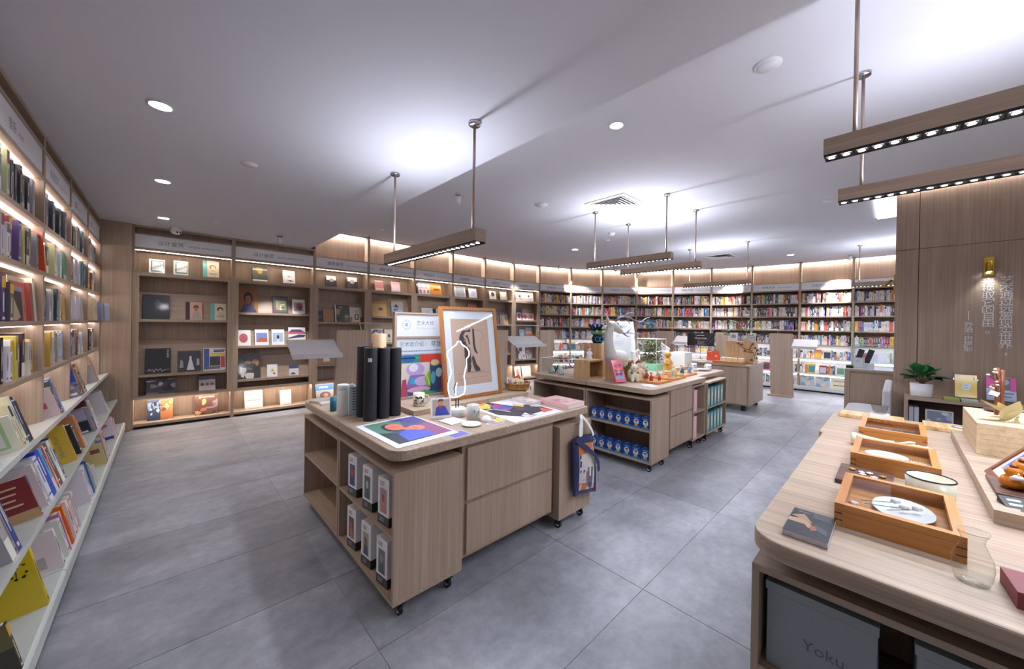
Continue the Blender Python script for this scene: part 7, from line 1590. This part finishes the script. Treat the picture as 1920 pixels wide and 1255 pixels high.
vent('square louvred air vent in the middle of the upper ceiling', 4.43, 2.67, .48); vent('smaller-looking square air vent far right in the ceiling', 9.38, 2.86, .48)
lb = thing('light_box', 'bright square light panel in the ceiling by the timber wall', 'light', (6.5, -1.0, UZ-.02)); MB('light_box').box(0, 0, 0, 1.15, 1.23, .0195).build('glowing_panel', lb)
def spot_can(label, px, py, z, target, power):
    p = at(px, py, 'z', z); d = (Vector(target)-p); d.z = 0; d.normalize()
    t = thing('spotlight', label, 'spotlight', (p.x, p.y, z), group='small ceiling spotlights')
    MB('grey_metal').lathe([(0, -.012), (.05, -.012), (.052, -.0004)], 20).build('base', t)
    a = Vector((0, 0, -.02)); e = a+(d*.55+Vector((0, 0, -.85)))*.09
    MB('white').tube([tuple(a), tuple(e)], .032, 14).build('can', t); MB('down_lens').tube([tuple(e), tuple(e+(e-a).normalized()*.002)], .024, 14).build('lens', t)
    lamp_spot('spot_lamp', tuple(p+e+(e-a).normalized()*.015), target, power, .75, .6, (1, .96, .95), .03)
spot_can('spotlight under the lower ceiling before the second display bookcase', 525, 442, LZ, (1.3, 7.1, 1.2), 110)
for (px, py, bay, u, zz, pw, lb_) in ((860, 364, 4, .5, 1.2, 170, 'spotlight near the lower ceiling edge'), (963, 487, 7, .5, 1.0, 170, 'spotlight before the eighth display bookcase'), (1046, 497, 9, .3, 2.3, 220, 'spotlight before the second curved bookcase'),
                              (1152, 503, 11, .75, 2.42, 300, 'spotlight before the fourth curved bookcase'), (1406, 496, 13, .45, 2.35, 260, 'spotlight before the sixth curved bookcase'), (1595, 478, 15, .7, 2.42, 300, 'spotlight before the eighth curved bookcase')):
    M, wd = FR[bay]; q = M @ Vector((wd*u, 0, zz)); spot_can(lb_, px, py, UZ, tuple(q), pw)
def track(label, x, y0, y1, zb, zc, pd=1.0, pu=1.0):
    """timber-clad linear pendant along y: louvred light below, soft light above, two rods"""
    L_ = y1-y0; t = thing('pendant_track_light', label, 'pendant light', (x, y0, zb), group='timber linear pendant lights'); hw, H = .042, .09
    for x0_, x1_ in ((-hw, -hw+.006), (hw-.006, hw)): part(t, 'side_cladding', 'wood_y', (x0_, 0, .012, x1_, L_, H))
    part(t, 'top_cladding', 'wood_y', (-hw+.006, 0, H-.006, hw-.006, L_, H)); 
    for y in (0, L_-.006): part(t, 'end_cap', 'wood_y', (-hw+.006, y, .012, hw-.006, y+.006, H-.006))
    part(t, 'louvre_rail', 'black', (-hw+.001, .001, .002, -hw+.008, L_-.001, .012)); part(t, 'louvre_rail', 'black', (hw-.008, .001, .002, hw-.001, L_-.001, .012)); part(t, 'louvre_bed', 'black', (-hw+.008, .001, .010, hw-.008, L_-.001, .016))
    n = int(L_/.052); me = None
    for k in range(n):
        y = (k+.5)*L_/n
        if me is None:
            o = MB('lens').lathe([(0, 0), (.013, 0)], 12).build('lens', t, (0, y, .0035)); me = o.data
            f = MB('black'); r0, r1 = .0225, .013; dy = L_/n/2-.001
            f.add([(-.032, -dy, .0035), (.032, -dy, .0035), (.032, dy, .0035), (-.032, dy, .0035), (-.014, -.014, .0095), (.014, -.014, .0095), (.014, .014, .0095), (-.014, .014, .0095)], [(0, 4, 5, 1), (1, 5, 6, 2), (2, 6, 7, 3), (3, 7, 4, 0)])
            o2 = f.build('louvre_cell', t, (0, y, 0)); m2 = o2.data
        else:
            for nm, dm, z in (('lens', me, .0035), ('louvre_cell', m2, 0)):
                o = bpy.data.objects.new(nm, dm); COL.objects.link(o); o.parent = t; o.location = (0, y, z)
    for y in (.11, L_-.07) if L_ < 1.2 else (.075, L_-.11):
        MB('rod').tube([(0, y, H), (0, y, zc-zb-.02)], .009, 12).build('rod', t)
        MB('chrome').lathe([(0, zc-zb-.02), (.036, zc-zb-.02), (.04, zc-zb-.012), (.04, zc-zb-.0004)], 22, cx=0, cy=y).build('canopy', t)
    lamp_area('track_down', (x, y0+L_/2, zb-.004), .05, L_*.95, POW_DOWN*pd, (0, 0, 0), (.88, .93, 1.04), 2.95)
    lamp_area('track_up', (x, y0+L_/2, zb+H+.006), .05, L_*.72, POW_UP*(.6 if zc < 3 else pu), (PI, 0, 0), (.87, .91, 1.06), PI)
track('hanging timber light nearest on the left, above the centre table', 1.40, 1.775, 3.06, 2.0, LZ, .62)
track('hanging timber light above the left side of the second table', 4.55, 1.94, 3.18, 2.345, UZ, .8)
track('hanging timber light above the right side of the second table', 5.445, 1.915, 3.147, 2.345, UZ, .8)
track('hanging timber light far away, above the far cabinet', 8.09, 1.925, 3.18, 2.345, UZ, 1.5)
track('hanging timber light farthest right, beside the timber wall edge', 9.85, -.60, .645, 2.345, UZ, 1.4)
track('lower hanging timber light in front of the timber wall', 3.28, -.96, .287, 2.345, UZ, .75, .5)
track('upper hanging timber light at the top right of the picture', 2.38, -.98, .264, 2.345, UZ, .75, .45)
track('added unseen hanging timber light behind the photographer', 1.40, -2.25, -.97, 2.0, LZ, .9)  # extra fitting added out of view to brighten the foreground floor
# unseen pair of downlights added behind the photographer to lift the foreground light
for x, y, s in ((1.0, -2.2, 'left'), (3.6, -2.6, 'right')):
    disc_light('added unseen downlight behind the photographer, %s one' % s, x, y, LZ if x < CEX else UZ, .05)
bpy.context.view_layer.update()
